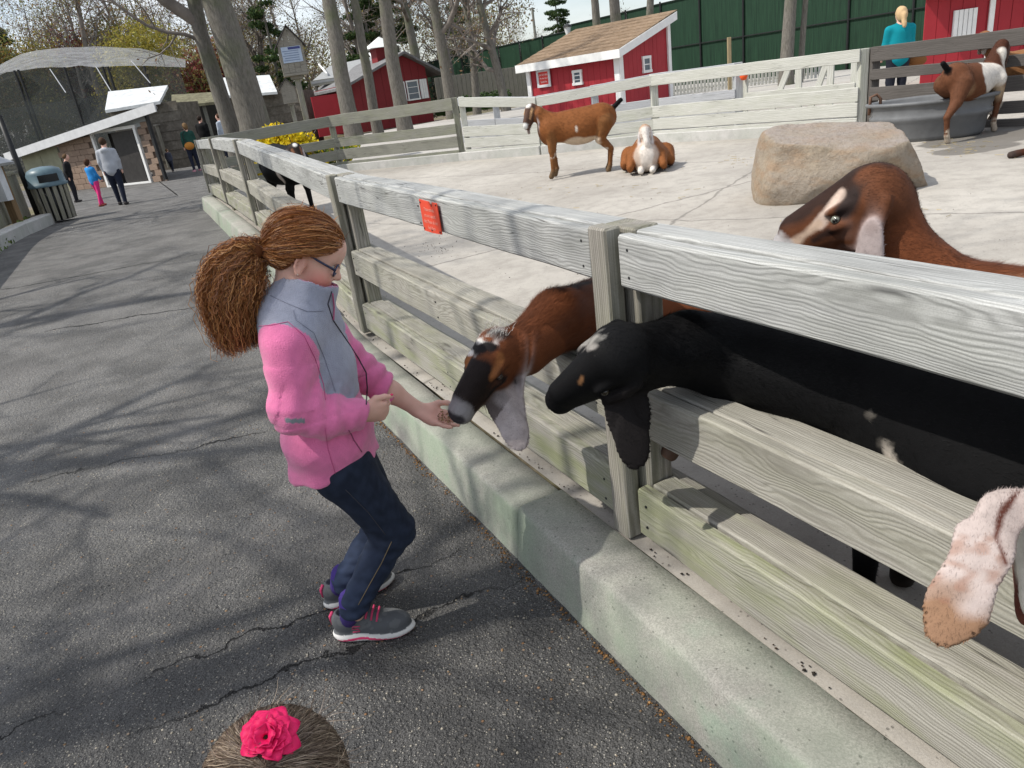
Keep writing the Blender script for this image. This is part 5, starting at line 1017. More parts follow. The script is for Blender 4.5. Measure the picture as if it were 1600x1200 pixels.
def goat_head(S, H, col, ear_col, ears, earlen=1.05, k=.02, jaw=1.):
    L = H.L; ax = (H.x, H.u, H.w); Lb = lambda x: L * float(H.bf(x))
    S.el(H(.10, -.06), (.25 * L, .225 * Lb(.1), .215 * Lb(.1)), ax, k, col)
    S.rc(H(.24, -.09), H(.82, -.12), .205 * Lb(.24), .140 * Lb(.82), k, col, H.w, .88)
    S.rc(H(.18, .03), H(.78, -.015), .135 * Lb(.18), .105 * Lb(.78), k, col)
    S.rc(H(.14, -.30), H(.78, -.25), .13 * Lb(.14) * jaw, .08 * Lb(.78) * jaw, k, col, H.w, .9)
    S.el(H(.91, -.135), (.125 * L, .138 * Lb(.9), .122 * Lb(.9)), ax, k * .6, col); S.el(H(.87, -.265), (.105 * L, .06 * Lb(.9), .08 * Lb(.9)), ax, k * .4, col)
    for s_ in (-1, 1):
        S.el(H(.24, -.20, s_ * .10), (.19 * L, .19 * Lb(.24), .10 * Lb(.24)), ax, k, col)
        S.el(H(.33, .025, s_ * .160), (.11 * L, .036 * L, .036 * L), ax, k, col); S.el(H(.37, -.08, s_ * .178), (.085 * L, .03 * L, .03 * L), ax, k, col)
        S.el(H(.375, -.03, s_ * .220), (.046 * L, .024 * L, .026 * L), ax, .008, col, 1)
        S.el(H(1.015, -.10, s_ * .06), (.036 * L, .017 * L, .026 * L), ax, .004, col, 1)
    S.rc(H(1.0, -.225, -.07), H(.78, -.225, -.12), .010 * L, .008 * L, .004, col, op=1); S.rc(H(1.0, -.225, .07), H(.78, -.225, .12), .010 * L, .008 * L, .004, col, op=1)
    # ears: (side, hang direction, face normal[, length])
    for s_, dr, nrm, *lf_ in ears:
        dr = np.array(dr, float); dr /= np.linalg.norm(dr); nrm = np.array(nrm, float); nrm -= dr * (nrm @ dr); nrm /= np.linalg.norm(nrm); t_ = np.cross(dr, nrm); a = H(.0, -.05, s_ * .185); l = earlen * L * (lf_[0] if lf_ else 1)
        A = (dr, t_, nrm); out = nrm * (1 if nrm @ (H.w * s_) > 0 else -1); th = max(.017 * l, EARMIN)
        S.rc(a, a + dr * l * .16 + out * .07 * L, .06 * L, .065 * L, k * .6, col, nrm, .6)
        S.el(a + dr * l * .35 + out * .10 * L, (.265 * l, .105 * l, th * 1.5), A, .010, ear_col); S.el(a + dr * l * .58 + out * .105 * L, (.27 * l, .172 * l, th), A, .010, ear_col)
        S.el(a + dr * l * .82 + out * .085 * L + t_ * .012 * L, (.19 * l, .125 * l, th), A, .010, ear_col)
        if th < .008: S.el(a + dr * l * .60 + out * (.105 * L + th * 1.5), (.24 * l, .05 * l, th * 1.2), A, .010, ear_col, 1); S.rc(a + dr * l * .42 + out * (.10 * L + th), a + dr * l * .85 - t_ * .05 * l + out * (.09 * L + th * .6), .008, .005, .012, ear_col)
EARMIN = .004
def eye(parent, H, s_, iris=(.30, .20, .07), r_=.046):
    c = H(.375, -.03, s_ * .163); ax = Matrix((Vector(H.x), Vector(H.w * s_), Vector(H.u))).transposed().to_4x4(); ax.translation = Vector(c); R_ = r_ * H.L; v = []; f = []; n = 18; m_ = 9
    for i in range(m_ + 1):
        for j in range(n): a = math.pi * i / m_; b = 2 * math.pi * j / n; v.append((R_ * math.sin(a) * math.cos(b), R_ * math.cos(a), R_ * .86 * math.sin(a) * math.sin(b)))
    for i in range(m_):
        for j in range(n): f.append([i * n + j, i * n + (j + 1) % n, (i + 1) * n + (j + 1) % n, (i + 1) * n + j])
    V_ = np.array(v); rr = np.hypot(V_[:, 0], V_[:, 2]) / R_; col = np.where((rr < .75)[:, None], iris, (.03, .022, .018)); col[(np.abs(V_[:, 2]) < .26 * R_) & (np.abs(V_[:, 0]) < .6 * R_)] = (.012, .01, .01)
    o = mesh('eye', v, f, M_eye, parent, True, col); o.matrix_local = ax; return o
t = NT('wet_eye', .06, .6); t.base(t.n('Attribute', attribute_name='Col').outputs['Color']); M_eye = t.m
def fur(name, v, F, N, C, n, length, flow, mat, parent, lift=.35, wid=.0011, seed=1, keep=None, var=.35):
    """short hairs: thin tapering blades lying along the flow direction"""
    rg2 = np.random.RandomState(seed); tri = v[F]; ar = np.linalg.norm(np.cross(tri[:, 2] - tri[:, 0], tri[:, 3] - tri[:, 1]), axis=1)
    if keep is not None: ar = ar * keep(tri.mean(1))
    fi = rg2.choice(len(F), n, p=ar / ar.sum()); a, b = rg2.rand(n, 1), rg2.rand(n, 1); q = tri[fi]; P = (q[:, 0] * (1 - a) + q[:, 1] * a) * (1 - b) + (q[:, 3] * (1 - a) + q[:, 2] * a) * b
    Nn = N[F[fi, 0]]; col = C[F[fi, 0]] * (1 - var / 2 + var * rg2.rand(n, 1)); fl = flow(P); fl = fl - Nn * np.sum(fl * Nn, 1)[:, None]; fl /= np.linalg.norm(fl, axis=1)[:, None] + 1e-9
    fl = fl + rg2.normal(size=(n, 3)) * .22; sd = np.cross(fl, Nn); sd /= np.linalg.norm(sd, axis=1)[:, None] + 1e-9; ln = (length(P) * (.6 + .7 * rg2.rand(n)))[:, None]; P0 = P - Nn * .001
    t1 = P0 + (fl * 1. + Nn * lift * .75) * ln; w_ = wid * 1.25 * (.7 + .6 * rg2.rand(n, 1))
    V_ = np.stack([P0 - sd * w_, P0 + sd * w_, t1], 1).reshape(-1, 3); Fq = np.arange(3 * n).reshape(n, 3); o = mesh(name, V_, Fq, mat, parent, True, np.repeat(col, 3, 0)); nn_ = np.repeat(Nn + fl * .25, 3, 0); nn_ /= np.linalg.norm(nn_, axis=1)[:, None]; o.data.normals_split_custom_set_from_vertices(nn_.tolist()); o['kind'] = 'stuff'; return o
BRN = (.155, .050, .020); DBR = (.060, .022, .012); BLK = (.0042, .0042, .0047); WHT = (.62, .58, .53); TAN = (.34, .17, .075); GRY = (.40, .345, .335)
def pxy(v): d = v - cC; z = d @ cF; return np.stack([800 + FPX * (d @ cR) / z, 600 - FPX * (d @ cU) / z], 1), z
def mark(C, v, pts_, r_, col, dmax, nz=.0, e=6, a=1.):                     # coat marking along a line measured on the photo, near side only
    p, z = pxy(v); d = np.min([seg_d(p, x, y) for x, y in zip(pts_, pts_[1:])], 0) + nz; stamp(C, soft(d, r_, e) * (z < dmax) * a, col)
def finish(name, label, S, h, paint=None, group='goats in the pen', loc=(0, 0, 0), sig=.004, focus=None):
    if focus is None: v, F = S.mesh(h)
    else:                                                                 # fine steps round the head, coarser ones over the rest of the same surface
        c_, r_ = np.array(focus[0]), focus[1]; v, F = S.mesh(h, ball=(c_, r_)); dd = np.linalg.norm(v[F].mean(1) - c_, axis=1); F = F[dd < r_ + .006]; v2, F2 = S.mesh(h * 2.4); dd = np.linalg.norm(v2[F2].mean(1) - c_, axis=1); F2 = F2[dd > r_ - .008]; F = np.concatenate([F, F2 + len(v)]); v = np.concatenate([v, v2]); us = np.unique(F); mp = np.full(len(v), -1); mp[us] = np.arange(len(us)); v = v[us]; F = mp[F]
    C = S.colors(v, sig)
    if paint: paint(v, C)
    C = np.clip(C * (1 + .10 * vnoise(v, 60)[:, None] + .07 * vnoise(v, 170, 3)[:, None]), 0, 1)
    o = thing(name, label, 'goat', loc, 0, group); mesh('body', v - np.array(loc), F, M_hide, o, True, C); return o, v, F, C
# ---- goat A: brown, neck through the gap left of the front post, eating from the hand
DN = np.array([0, 0, -1.]); UPV = np.array([0, 0, 1.])
d2, n2 = np.array([D2[0], D2[1], 0]), np.array([N2[0], N2[1], 0])
def legs(S, pts, c, cw, k=.03):
    for (hip, r0), (kn, r1), (fet, r2), (hf, r3) in pts:
        S.rc(hip, kn, r0, r1, k, c); S.rc(kn, fet, r1 * .92, r2, .02, c); S.rc(fet, hf, r2 * 1.02, r3, .012, cw); S.rc(hf, np.array(hf) + np.array([0, 0, -.02]), r3, r3 * 1.1, .01, (.05, .04, .035))
def body_along(S, sh, dr, zf, hgt, c, cw=None, girth=1., lat=None):
    """trunk and legs behind the neck base sh; dr = horizontal unit vector from shoulders to rump"""
    dr = np.array([dr[0], dr[1], 0.]); dr /= np.linalg.norm(dr); w = np.array([-dr[1], dr[0], 0]); z = zf + hgt; sh = np.array([sh[0], sh[1], 0]); cw = cw or c
    q = lambda x, y, zz: sh + dr * x + w * y + np.array([0, 0, zf + zz * hgt])
    S.rc(q(.06, 0, .74), q(.62, 0, .78), .165 * girth, .155 * girth, .06, c); S.el(q(.36, 0, .64), (.33, .19 * girth, .17 * girth), (dr, w, UPV), .06, c); S.el(q(.74, 0, .76), (.14, .13, .17), (dr, w, UPV), .05, c)
    for s_ in (-1, 1):
        legs(S, [((q(.04, s_ * .09, .6), .085), (q(.03, s_ * .09, .36), .042), (q(.03, s_ * .09, .10), .026), (q(.015, s_ * .09, .045), .03))], c, cw)
        S.rc(q(.72, s_ * .08, .68), q(.58, s_ * .10, .46), .12, .07, .04, c)
        legs(S, [((q(.60, s_ * .10, .46), .065), (q(.80, s_ * .09, .33), .036), (q(.75, s_ * .09, .10), .026), (q(.73, s_ * .09, .045), .03))], c, cw)
    S.rc(q(.84, 0, .92), q(.93, 0, 1.0), .03, .02, .02, BLK)
poll = DP(782, 535, 2.20); muz = DP(708, 644, 2.10); H = Head(poll, muz, DP(735, 500, 2.02) - DP(760, 560, 2.2) + pt(0, -.05, .06))
S = Sdf(); goat_head(S, H, BRN, GRY, [(-1, tuple(DP(850, 668, 2.06) - DP(815, 575, 2.10)), tuple(-cF * .8 + cR * .3)), (1, (-.35, .15, -1), (-.6, -.2, .2), .8)], 1.36, .018)
nk = [H(.02, -.10), DP(820, 545, 2.26), DP(872, 500, 2.36), DP(930, 490, 2.50), DP(985, 500, 2.66)]
S.chain(nk, [.064, .078, .10, .115, .125], .03, BRN, None)
sh_a = SN(1.78, 1.95); zfl = z_pen(*sh_a[:2]); S.rc(nk[-1], (sh_a.x, sh_a.y, zfl + .56), .12, .13, .05, BRN)
body_along(S, sh_a, (.426, -.905), zfl, .72, BRN, DBR)
def paintA(v, C):
    isear = (np.abs(C - np.array(GRY)).sum(1) < .25)
    q = H.inv(v); x, u, w = q.T; nz = vnoise(v, 45) * .03; head = (x > -.1) & (np.abs(w) < .26) & (u > -.45)
    m_ = soft(np.maximum(np.abs(w) - .20, np.maximum(.34 - x, x - .98)) + nz, 0, .08) * (u > -.16) * head; stamp(C, m_, (.016, .011, .010))
    m_ = soft(np.maximum(.42 - x, u + .05) + nz, 0, .12) * head * (x < 1.1) * .75; stamp(C, m_, (.030, .016, .011))
    for s_ in (-1, 1): stamp(C, soft(seg_d(q, (.22, .10, s_ * .13), (.47, .02, s_ * .145)) + nz * .6, .042, .03), (.26, .10, .035)); stamp(C, soft(seg_d(q, (.36, -.09, s_ * .19), (.58, -.14, s_ * .16)) + nz * .5, .05, .05), (.014, .010, .009))
    stamp(C, soft(.86 - x + nz + .10 * (u < -.2), 0, .05) * head, (.26, .245, .25)); stamp(C, soft(seg_d(q, (1.02, -.10, -.05), (1.02, -.10, .05)), .065, .03) * head, (.05, .045, .05))
    for pl_, r_ in (([(738, 552), (737, 542), (748, 534), (772, 537)], 6), ([(722, 540), (728, 528), (742, 520)], 7), ([(762, 524), (778, 515), (786, 522)], 4)): mark(C, v, pl_, r_, (.66, .64, .60), 2.3, vnoise(v, 70) * 6)
    mark(C, v, [(745, 545), (765, 546)], 9, (.012, .010, .010), 2.3, vnoise(v, 60) * 5)
    stamp(C, soft(seg_d(q, (.04, .16, -.07), (-.02, .17, .10)) + nz, .05, .05) * .8, (.02, .016, .015))
    b = seg_d(v, nk[2] + np.array([0, 0, .09]), nk[4] + np.array([0, 0, .13])); stamp(C, soft(b + vnoise(v, 50) * .012, .03, .02), (.022, .012, .010))
    e = isear; stamp(C, soft(vnoise(v, 30) + .2, 0, .8) * e * .4, (.50, .45, .45)); ex = (v - H(.0, -.03, -.165)) @ (np.array(DP(850, 668, 2.06) - DP(815, 575, 2.10)) / .20); stamp(C, np.clip((ex - 1.05) / .3, 0, 1) * e, (.26, .12, .07))
ga, v, F, C = finish('goat', 'brown goat with grey muzzle eating from the hand of the girl through the fence', S, .0048, paintA, focus=(nk[1], .42))
def fl_goat(HH, back):
    back = np.array(back, float)
    def f(P): q = HH.inv(P); return np.where((q[:, 0] > -.15)[:, None] & (np.abs(q[:, 2]) < .3)[:, None] & (q[:, 1] > -.5)[:, None], -HH.x[None], back[None])
    return f
def ln_goat(HH, hd=.007, nk_=.022, ear=.006):
    def f(P): q = HH.inv(P); r_ = np.where(q[:, 0] > .12, hd, nk_ * .55); r_ = np.where(q[:, 0] < -.2, nk_, r_); r_ = np.where((np.abs(q[:, 2]) > .23) & (q[:, 1] < .0) & (q[:, 0] > -.45), ear, r_); return r_
    return f
N = vnormals(v, F); near = lambda P: (np.linalg.norm(P - np.array(nk[1]), axis=1) < .48) * 1.
fur('fur', v, F, N, C, 90000, ln_goat(H), fl_goat(H, (.7, .25, .25)), M_fur, ga, .30, .0006, 1, near)
rg2 = np.random.RandomState(4); tf_ = []
tuft = Tubes()
for i in range(46):
    a = H(.06 - .20 * rg2.rand(), .155, -.15 + .26 * rg2.rand()); d = H.u * .009 + rg2.normal(size=3) * .009 - H.x * .014; tuft.add([a, a + d * .5, a + d + DN * .003], [.0008, .0006, .0002], 3)
tv_, tf_ = tuft.get(); mesh('forelock', tv_, tf_, plain('pale_tuft_hair', (.55, .52, .48), .6, .25, 90), ga)['kind'] = 'stuff'
for s_ in (-1, 1): eye(ga, H, s_, (.045, .028, .018))
bd = Tubes()
for i in range(40): a = H(.50, -.33, .0) + rg2.normal(size=3) * .006; bd.add([a, a + DN * .02 + H.x * .004, a + DN * .048 + rg2.normal(size=3) * .006], [.0012, .001, .0003], 3)
tv_, tf_ = bd.get(); mesh('beard', tv_, tf_, plain('beard_hair', (.09, .06, .02), .7, .2, 60), ga)['kind'] = 'stuff'
# ---- goat B: black, head out in front of the post
poll = DP(976, 544, 1.80); muz = DP(849, 630, 1.92); H = Head(poll, muz, -cF + cU * .5, 1.5)
S = Sdf(); goat_head(S, H, BLK, (.013, .011, .011), [(-1, tuple(DP(1003, 705, 1.80) - DP(985, 600, 1.80)), tuple(-cF + cR * .15)), (1, (-.6, .5, -.5), (-.3, .8, .2), .36)], 1.38, .018)
nk = [H(.0, -.08), DP(1015, 555, 1.88), DP(1075, 545, 1.93), DP(1150, 560, 1.97)]
sh_b = SN(1.02, 1.47); zfl = z_pen(*sh_b[:2]); S.chain(nk + [pt((sh_b.x, sh_b.y, zfl + .60))], [.068, .080, .10, .125, .16], .03, BLK)
body_along(S, sh_b, (.426 * 1.0, -.905), zfl, .80, BLK, BLK, 1.12)
def paintB(v, C):
    q = H.inv(v); nz = vnoise(v, 55) * .03
    pass
    mark(C, v, [(888, 543), (905, 536), (925, 541)], 5, (.27, .25, .23), 1.93, vnoise(v, 110) * 8, 12); mark(C, v, [(915, 534), (936, 526)], 5, (.24, .23, .21), 1.93, vnoise(v, 110) * 8, 12); mark(C, v, [(909, 590), (907, 598)], 2.5, (.20, .10, .045), 1.95, vnoise(v, 90) * 3, 4); mark(C, v, [(875, 535), (873, 556)], 4, (.50, .30, .12), 2.1, vnoise(v, 90) * 2, 4)
    for pa, pb, r_ in ((NP(1352, 650, 1.27), NP(1372, 690, 1.27), .012), (NP(1372, 690, 1.27), NP(1400, 730, 1.29), .014), (NP(1400, 730, 1.29), NP(1470, 752, 1.33), .012)): stamp(C, soft(seg_d(v, pa, pb) + vnoise(v, 60) * .006, r_, .012), (.42, .38, .33))
    stamp(C, soft(seg_d(v, SN(.75, 1.45, zfl + .34), SN(.2, 1.45, zfl + .34)) + vnoise(v, 20) * .02, .10, .05), (.34, .28, .20))
gb, v, F, C = finish('goat', 'black goat with pale brow spot reaching its head out past the front fence post', S, .0050, paintB, focus=(nk[1], .46)); N = vnormals(v, F)
near = lambda P: (np.linalg.norm(P - np.array(nk[1]), axis=1) < .5) * 1. + (np.linalg.norm(P - np.array(nk[1]), axis=1) < .95) * .25
fur('fur', v, F, N, C, 70000, ln_goat(H, .006, .016), fl_goat(H, (.6, -.6, .0)), M_fur, gb, .28, .0006, 2, near)
for s_ in (-1, 1): eye(gb, H, s_, (.03, .022, .012))
# ---- goat C: brown head with a pale stripe, looking over the top rail
poll = NP(1385, 288, 1.72); muz = NP(1203, 372, 1.60); H = Head(poll, muz, UPV + np.array([-.25, .0, 0]))
S = Sdf(); goat_head(S, H, (.115, .042, .019), (.46, .39, .38), [(-1, (.02, -.03, -1), tuple(-n2 + d2 * -.1)), (1, (.05, .2, -1), tuple(n2))], 1.12, .018, 1.15)
sh_c = SN(.18, 1.98); zfl = z_pen(*sh_c[:2]); nk = [H(.06, -.17), NP(1412, 396, 1.76), NP(1480, 465, 1.82), pt((sh_c.x - .08, sh_c.y + .12, zfl + .64))]
S.chain(nk, [.060, .080, .105, .14], .03, BRN); body_along(S, sh_c, (.55, -.83), zfl, .86, BRN, DBR)
def paintC(v, C):
    q = H.inv(v); x, u, w = q.T; nz = vnoise(v, 50) * .03; head = (x > -.15) & (np.abs(w) < .25)
    stamp(C, soft(np.maximum(-.02 - u + .10 * np.abs(w) / .2, .12 - x) + nz, 0, .08) * head * (x < .95) * .95, (.026, .014, .011))
    stamp(C, soft(seg_d(q, (.0, .10, -.06), (.2, .14, -.03)) + nz, .1, .06) * head * .8, (.03, .018, .014))
    for s_ in (-1, 1):
        stamp(C, soft(seg_d(q, (.27, .08, s_ * .13), (.52, -.02, s_ * .135)) + nz * .4, .042, .025), (.55, .43, .36)); stamp(C, soft(seg_d(q, (.52, -.02, s_ * .135), (.78, -.08, s_ * .11)) + nz * .4, .032, .025), (.50, .37, .28))
        stamp(C, soft(seg_d(q, (.38, -.085, s_ * .18), (.62, -.11, s_ * .15)) + nz * .4, .030, .03), (.035, .018, .014)); stamp(C, soft(seg_d(q, (.18, .05, s_ * .16), (.30, -.0, s_ * .17)) + nz * .4, .06, .04), (.03, .02, .018))
    stamp(C, soft(.84 - x + nz * 2 + .15 * (u < -.14), 0, .06) * head, (.42, .40, .40)); stamp(C, soft(seg_d(q, (1.01, -.09, -.07), (1.01, -.09, .07)), .075, .03) * head, (.035, .03, .032))
    e = (np.abs(w) > .22) & (u < .02) & (x < .3); stamp(C, soft(seg_d(q, (.0, -.1, -.2), (.0, -.35, -.25)) + nz, .16, .1) * e * .6, (.50, .46, .46)); stamp(C, soft(np.abs(x + .0 + nz) - .02, 0, .05) * e * (u < -.35) * .55, (.22, .11, .08)); stamp(C, np.clip((-u - .62) / .4, 0, 1) * e * .7, (.36, .24, .16))
gc, v, F, C = finish('goat', 'brown goat with pale face stripe resting its chin behind the top rail', S, .0050, paintC, focus=(H(.3), .38)); N = vnormals(v, F)
near = lambda P: (np.linalg.norm(P - np.array(nk[0]), axis=1) < .55) * 1.
fur('fur', v, F, N, C, 80000, ln_goat(H, .006, .020), fl_goat(H, (.75, -.35, -.3)), M_fur, gc, .28, .0005, 3, near)
for s_ in (-1, 1): eye(gc, H, s_, (.20, .21, .17), .044)
# ---- goat D: pale face and long ear at the right edge, head hanging out over the middle rail
poll = DP(1684, 828, 1.13); muz = DP(1700, 1190, 1.02); H = Head(poll, muz, np.array([-.55, -.75, .25]))
S = Sdf(); ed = np.array(DP(1488, 985, 1.08) - DP(1560, 830, 1.10)); goat_head(S, H, (.60, .56, .47), (.46, .38, .36), [(1, (.6, -.5, -1), (.5, -.5, 0))], .9, .018)
EC = (.44, .37, .345)
ep_ = [(1592, 792, 1.112, 20), (1566, 808, 1.10, 31), (1537, 850, 1.085, 42), (1515, 902, 1.075, 35), (1494, 950, 1.07, 42), (1474, 984, 1.065, 34)]
for (px, py, dp, r1_), (px2, py2, dp2, r2_) in zip(ep_, ep_[1:]):
    c_, c2_ = DP(px, py, dp), DP(px2, py2, dp2); n_ = cC - np.array((c_ + c2_) / 2); n_ /= np.linalg.norm(n_); e_ = np.array(c2_ - c_); e_ /= np.linalg.norm(e_); n_ = n_ + cR * .12; n_ -= e_ * (n_ @ e_); S.rc(c_, c2_, .8 * r1_ * dp / FPX, .8 * r2_ * dp2 / FPX, .008, EC, n_, .17)
S.el(DP(1580, 796, 1.112), (.045, .024, .014), (np.array(DP(1560, 806, 1.11) - DP(1600, 790, 1.12)), np.cross(-cF, np.array(DP(1560, 806, 1.11) - DP(1600, 790, 1.12))), -cF), .02, EC)
nk = [H(-.02, -.10), SN(.42, 1.13, .90), SN(.18, 1.32, .90)]; sh_d = SN(-.1, 1.5); zfl = z_pen(*sh_d[:2]); S.chain(nk + [pt((sh_d.x, sh_d.y, zfl + .62))], [.075, .085, .11, .15], .03, DBR); body_along(S, sh_d, (.62, -.6), zfl, .76, BRN, DBR)
def paintD(v, C):
    q = H.inv(v); x, u, w = q.T; nz = vnoise(v, 50) * .03; head = (x > -.25) & (np.abs(w) < .25)
    for s_ in (-1, 1): stamp(C, soft(seg_d(q, (.05, -.10, s_ * .22), (.45, -.10, s_ * .20)) + nz, .08, .04), (.10, .03, .02)); stamp(C, soft(seg_d(q, (.45, -.10, s_ * .165), (.80, -.14, s_ * .1)) + nz, .05, .04), (.14, .05, .03))
    stamp(C, soft(x + .06 + nz, 0, .06) * 0 + soft(-.02 - x + nz, 0, .05) * 0, DBR); stamp(C, soft(seg_d(q, (-.08, .10, -.1), (-.08, .10, .1)) + nz, .10, .05), (.11, .035, .02))
    e0 = np.array(DP(1556, 815, 1.10)); t_ = ((v - e0) @ ed) / (ed @ ed); p_, z_ = pxy(v); e = (np.abs(C - np.array(EC)).sum(1) < .2) & (p_[:, 0] < 1572)
    stamp(C, np.clip((t_ - .66 + vnoise(v, 45) * .16) / .3, 0, 1) * e, (.24, .14, .085)); stamp(C, (t_ > .15) * (t_ < .9) * np.clip(vnoise(v, 110, 3) * 1.6 - .2, 0, 1) * e * .55, (.26, .13, .085)); mark(C, v, [(1590, 770), (1566, 800), (1556, 838), (1572, 880)], 4, (.10, .035, .025), 1.3, vnoise(v, 60) * 3); stamp(C, soft(vnoise(v, 60, 2) - .45, 0, .3) * 0 + 0 * e, (.25, .10, .06))
gd_, v, F, C = finish('goat', 'white faced goat with a long tan tipped ear hanging at the right edge', S, .0048, paintD, focus=(H(.35, 0, -.2), .36)); N = vnormals(v, F)
near = lambda P: (np.linalg.norm(P - np.array(H(.3, 0, -.2)), axis=1) < .42) * 1.
fur('fur', v, F, N, C, 80000, ln_goat(H, .006, .012, .006), lambda P: np.where((np.linalg.norm(P - np.array(H(.3, 0, 0)), axis=1) < .2)[:, None], -H.x[None], (ed / np.linalg.norm(ed))[None]), M_fur, gd_, .3, .00045, 4, near)
eye(gd_, H, 1, (.30, .20, .07))
# ---- goats further back
EARMIN = .0105
def stand(S, P, ang, hgt, c, cw, girth=1., legc=None, tail=True, spread=0.):
    """standing goat at P looking along ang; returns a local->world function"""
    f_ = np.array([math.cos(ang), math.sin(ang), 0]); l_ = np.array([-f_[1], f_[0], 0]); P = np.array(P); lc = legc or c; k = hgt / .78
    q = lambda x, y, z: P + (f_ * x + l_ * y + UPV * z) * k; ax = (f_, l_, UPV)
    S.rc(q(.28, 0, .58), q(-.30, 0, .63), .155 * k * girth, .15 * k * girth, .05, c); S.el(q(-.05, 0, .54), (.30 * k, .19 * k * girth, .185 * k), ax, .05, c); S.el(q(-.36, 0, .635), (.15 * k, .125 * k, .15 * k), ax, .05, c); S.el(q(.33, 0, .53), (.10 * k, .10 * k, .14 * k), ax, .04, c)
    for s_ in (-1, 1):
        S.rc(q(.28, s_ * .10, .55), q(.30, s_ * .10, .33), .075 * k, .045 * k, .03, lc); S.rc(q(.30, s_ * .10, .33), q(.29 + .02 * s_, s_ * .10, .10), .036 * k, .025 * k, .015, lc); S.rc(q(.29 + .02 * s_, s_ * .10, .10), q(.32 + .02 * s_, s_ * .10, .03), .026 * k, .032 * k, .012, cw)
        d = spread * s_; S.rc(q(-.36, s_ * .09, .58), q(-.29 + d, s_ * .11, .40), .11 * k, .06 * k, .03, lc); S.rc(q(-.29 + d, s_ * .11, .40), q(-.41 + d, s_ * .10, .27), .055 * k, .034 * k, .015, lc); S.rc(q(-.41 + d, s_ * .10, .27), q(-.385 + d, s_ * .10, .08), .030 * k, .024 * k, .012, lc); S.rc(q(-.385 + d, s_ * .10, .08), q(-.36 + d, s_ * .10, .025), .027 * k, .03 * k, .012, cw)
    if tail: S.rc(q(-.47, 0, .72), q(-.57, 0, .80), .03 * k, .026 * k, .02, BLK)
    return q
OR = (.215, .078, .025)
P = G(905, 273, z_pen); fA = G(876, 280, z_pen); ang = math.pi * .955; k_ = 1.0
S = Sdf(); q = stand(S, P, ang, .84, OR, (.14, .09, .05), 1.12, (.20, .085, .03)); H = Head(q(.50, .0, .86), q(.60, .16, .66), UPV + np.array([-.3, -.4, 0])); S.chain([q(.30, 0, .66), q(.42, .0, .76), H(.02, -.1)], [.125, .095, .07], .04, OR)
goat_head(S, H, (.09, .05, .035), (.42, .36, .34), [(-1, (0, -.1, -1), tuple(H.w)), (1, (0, -.1, -1), tuple(H.w))], 1.1, .02)
def paintE(v, C):
    x = H.inv(v); stamp(C, soft(seg_d(x, (.02, .2, 0), (.14, .1, 0)), .10, .04), (.66, .64, .6)); stamp(C, soft(seg_d(x, (.9, -.05, 0), (1.0, -.05, 0)), .11, .04), (.7, .7, .68))
    for s_ in (-1, 1): stamp(C, soft(seg_d(x, (.18, .08, s_ * .15), (.6, -.02, s_ * .14)), .045, .03), (.45, .27, .14))
    b = np.linalg.norm((v - q(-.06, .0, .37)) / np.array([.30, .30, .13]), axis=1) + vnoise(v, 14) * .12; stamp(C, soft(b, .95, .15), (.58, .46, .34)); stamp(C, soft(seg_d(v, q(-.2, 0, .80), q(.2, 0, .76)) + vnoise(v, 12) * .03, .10, .08) * .4, (.16, .05, .015))
    b = np.linalg.norm((v - q(-.02, .19, .55)) / np.array([.025, .03, .05]), axis=1); stamp(C, soft(b, 1, .3), (.6, .52, .44)); stamp(C, soft(np.abs((v[:, 2] - P.z) - .30), .03, .03) * (vnoise(v, 30) > .2) * .8, (.6, .55, .48))
    stamp(C, soft(seg_d(v, q(-.52, 0, .75), q(-.58, 0, .82)), .06, .03), BLK)
go, v, F, C = finish('goat', 'orange brown goat standing side on by the back fence of the pen', S, .012, paintE)
fur('fur', v, F, vnormals(v, F), C, 16000, lambda p: np.full(len(p), .02), lambda p: np.tile(np.array([.9, .1, -.4]), (len(p), 1)), M_fur, go, .25, .0018, 5)
# lying goat
P = G(1012, 268, z_pen); f_ = np.array([-.25, -.97, 0]); f_ /= np.linalg.norm(f_); l_ = np.array([-f_[1], f_[0], 0]); Pn = np.array(P); q = lambda x, y, z: Pn + f_ * x + l_ * y + UPV * z; S = Sdf()
S.rc(q(.02, 0, .20), q(-.42, 0, .22), .20, .19, .05, OR, UPV, .95); S.el(q(-.15, 0, .16), (.36, .27, .17), (f_, l_, UPV), .05, OR); S.el(q(.12, 0, .19), (.13, .15, .17), (f_, l_, UPV), .05, (.5, .4, .33))
for s_ in (-1, 1):
    S.rc(q(.06, s_ * .17, .20), q(.22, s_ * .20, .10), .07, .045, .03, OR); S.rc(q(.22, s_ * .20, .08), q(.02, s_ * .21, .035), .036, .03, .012, OR); S.rc(q(.10, s_ * .08, .06), q(.30, s_ * .07, .05), .04, .035, .02, WHT); S.rc(q(-.35, s_ * .22, .17), q(-.12, s_ * .28, .10), .12, .06, .03, OR); S.rc(q(-.12, s_ * .28, .06), q(-.36, s_ * .28, .04), .04, .03, .012, DBR)
H = Head(q(.12, 0, .52), q(.24, .02, .33), UPV * .4 + f_ * .9); S.chain([q(-.04, 0, .26), q(.04, 0, .36), H(.02, -.12)], [.14, .10, .072], .04, (.40, .25, .16)); goat_head(S, H, (.66, .61, .56), (.52, .48, .47), [(-1, (0, 0, -1), tuple(H.w)), (1, (0, 0, -1), tuple(H.w))], 1.05, .02)
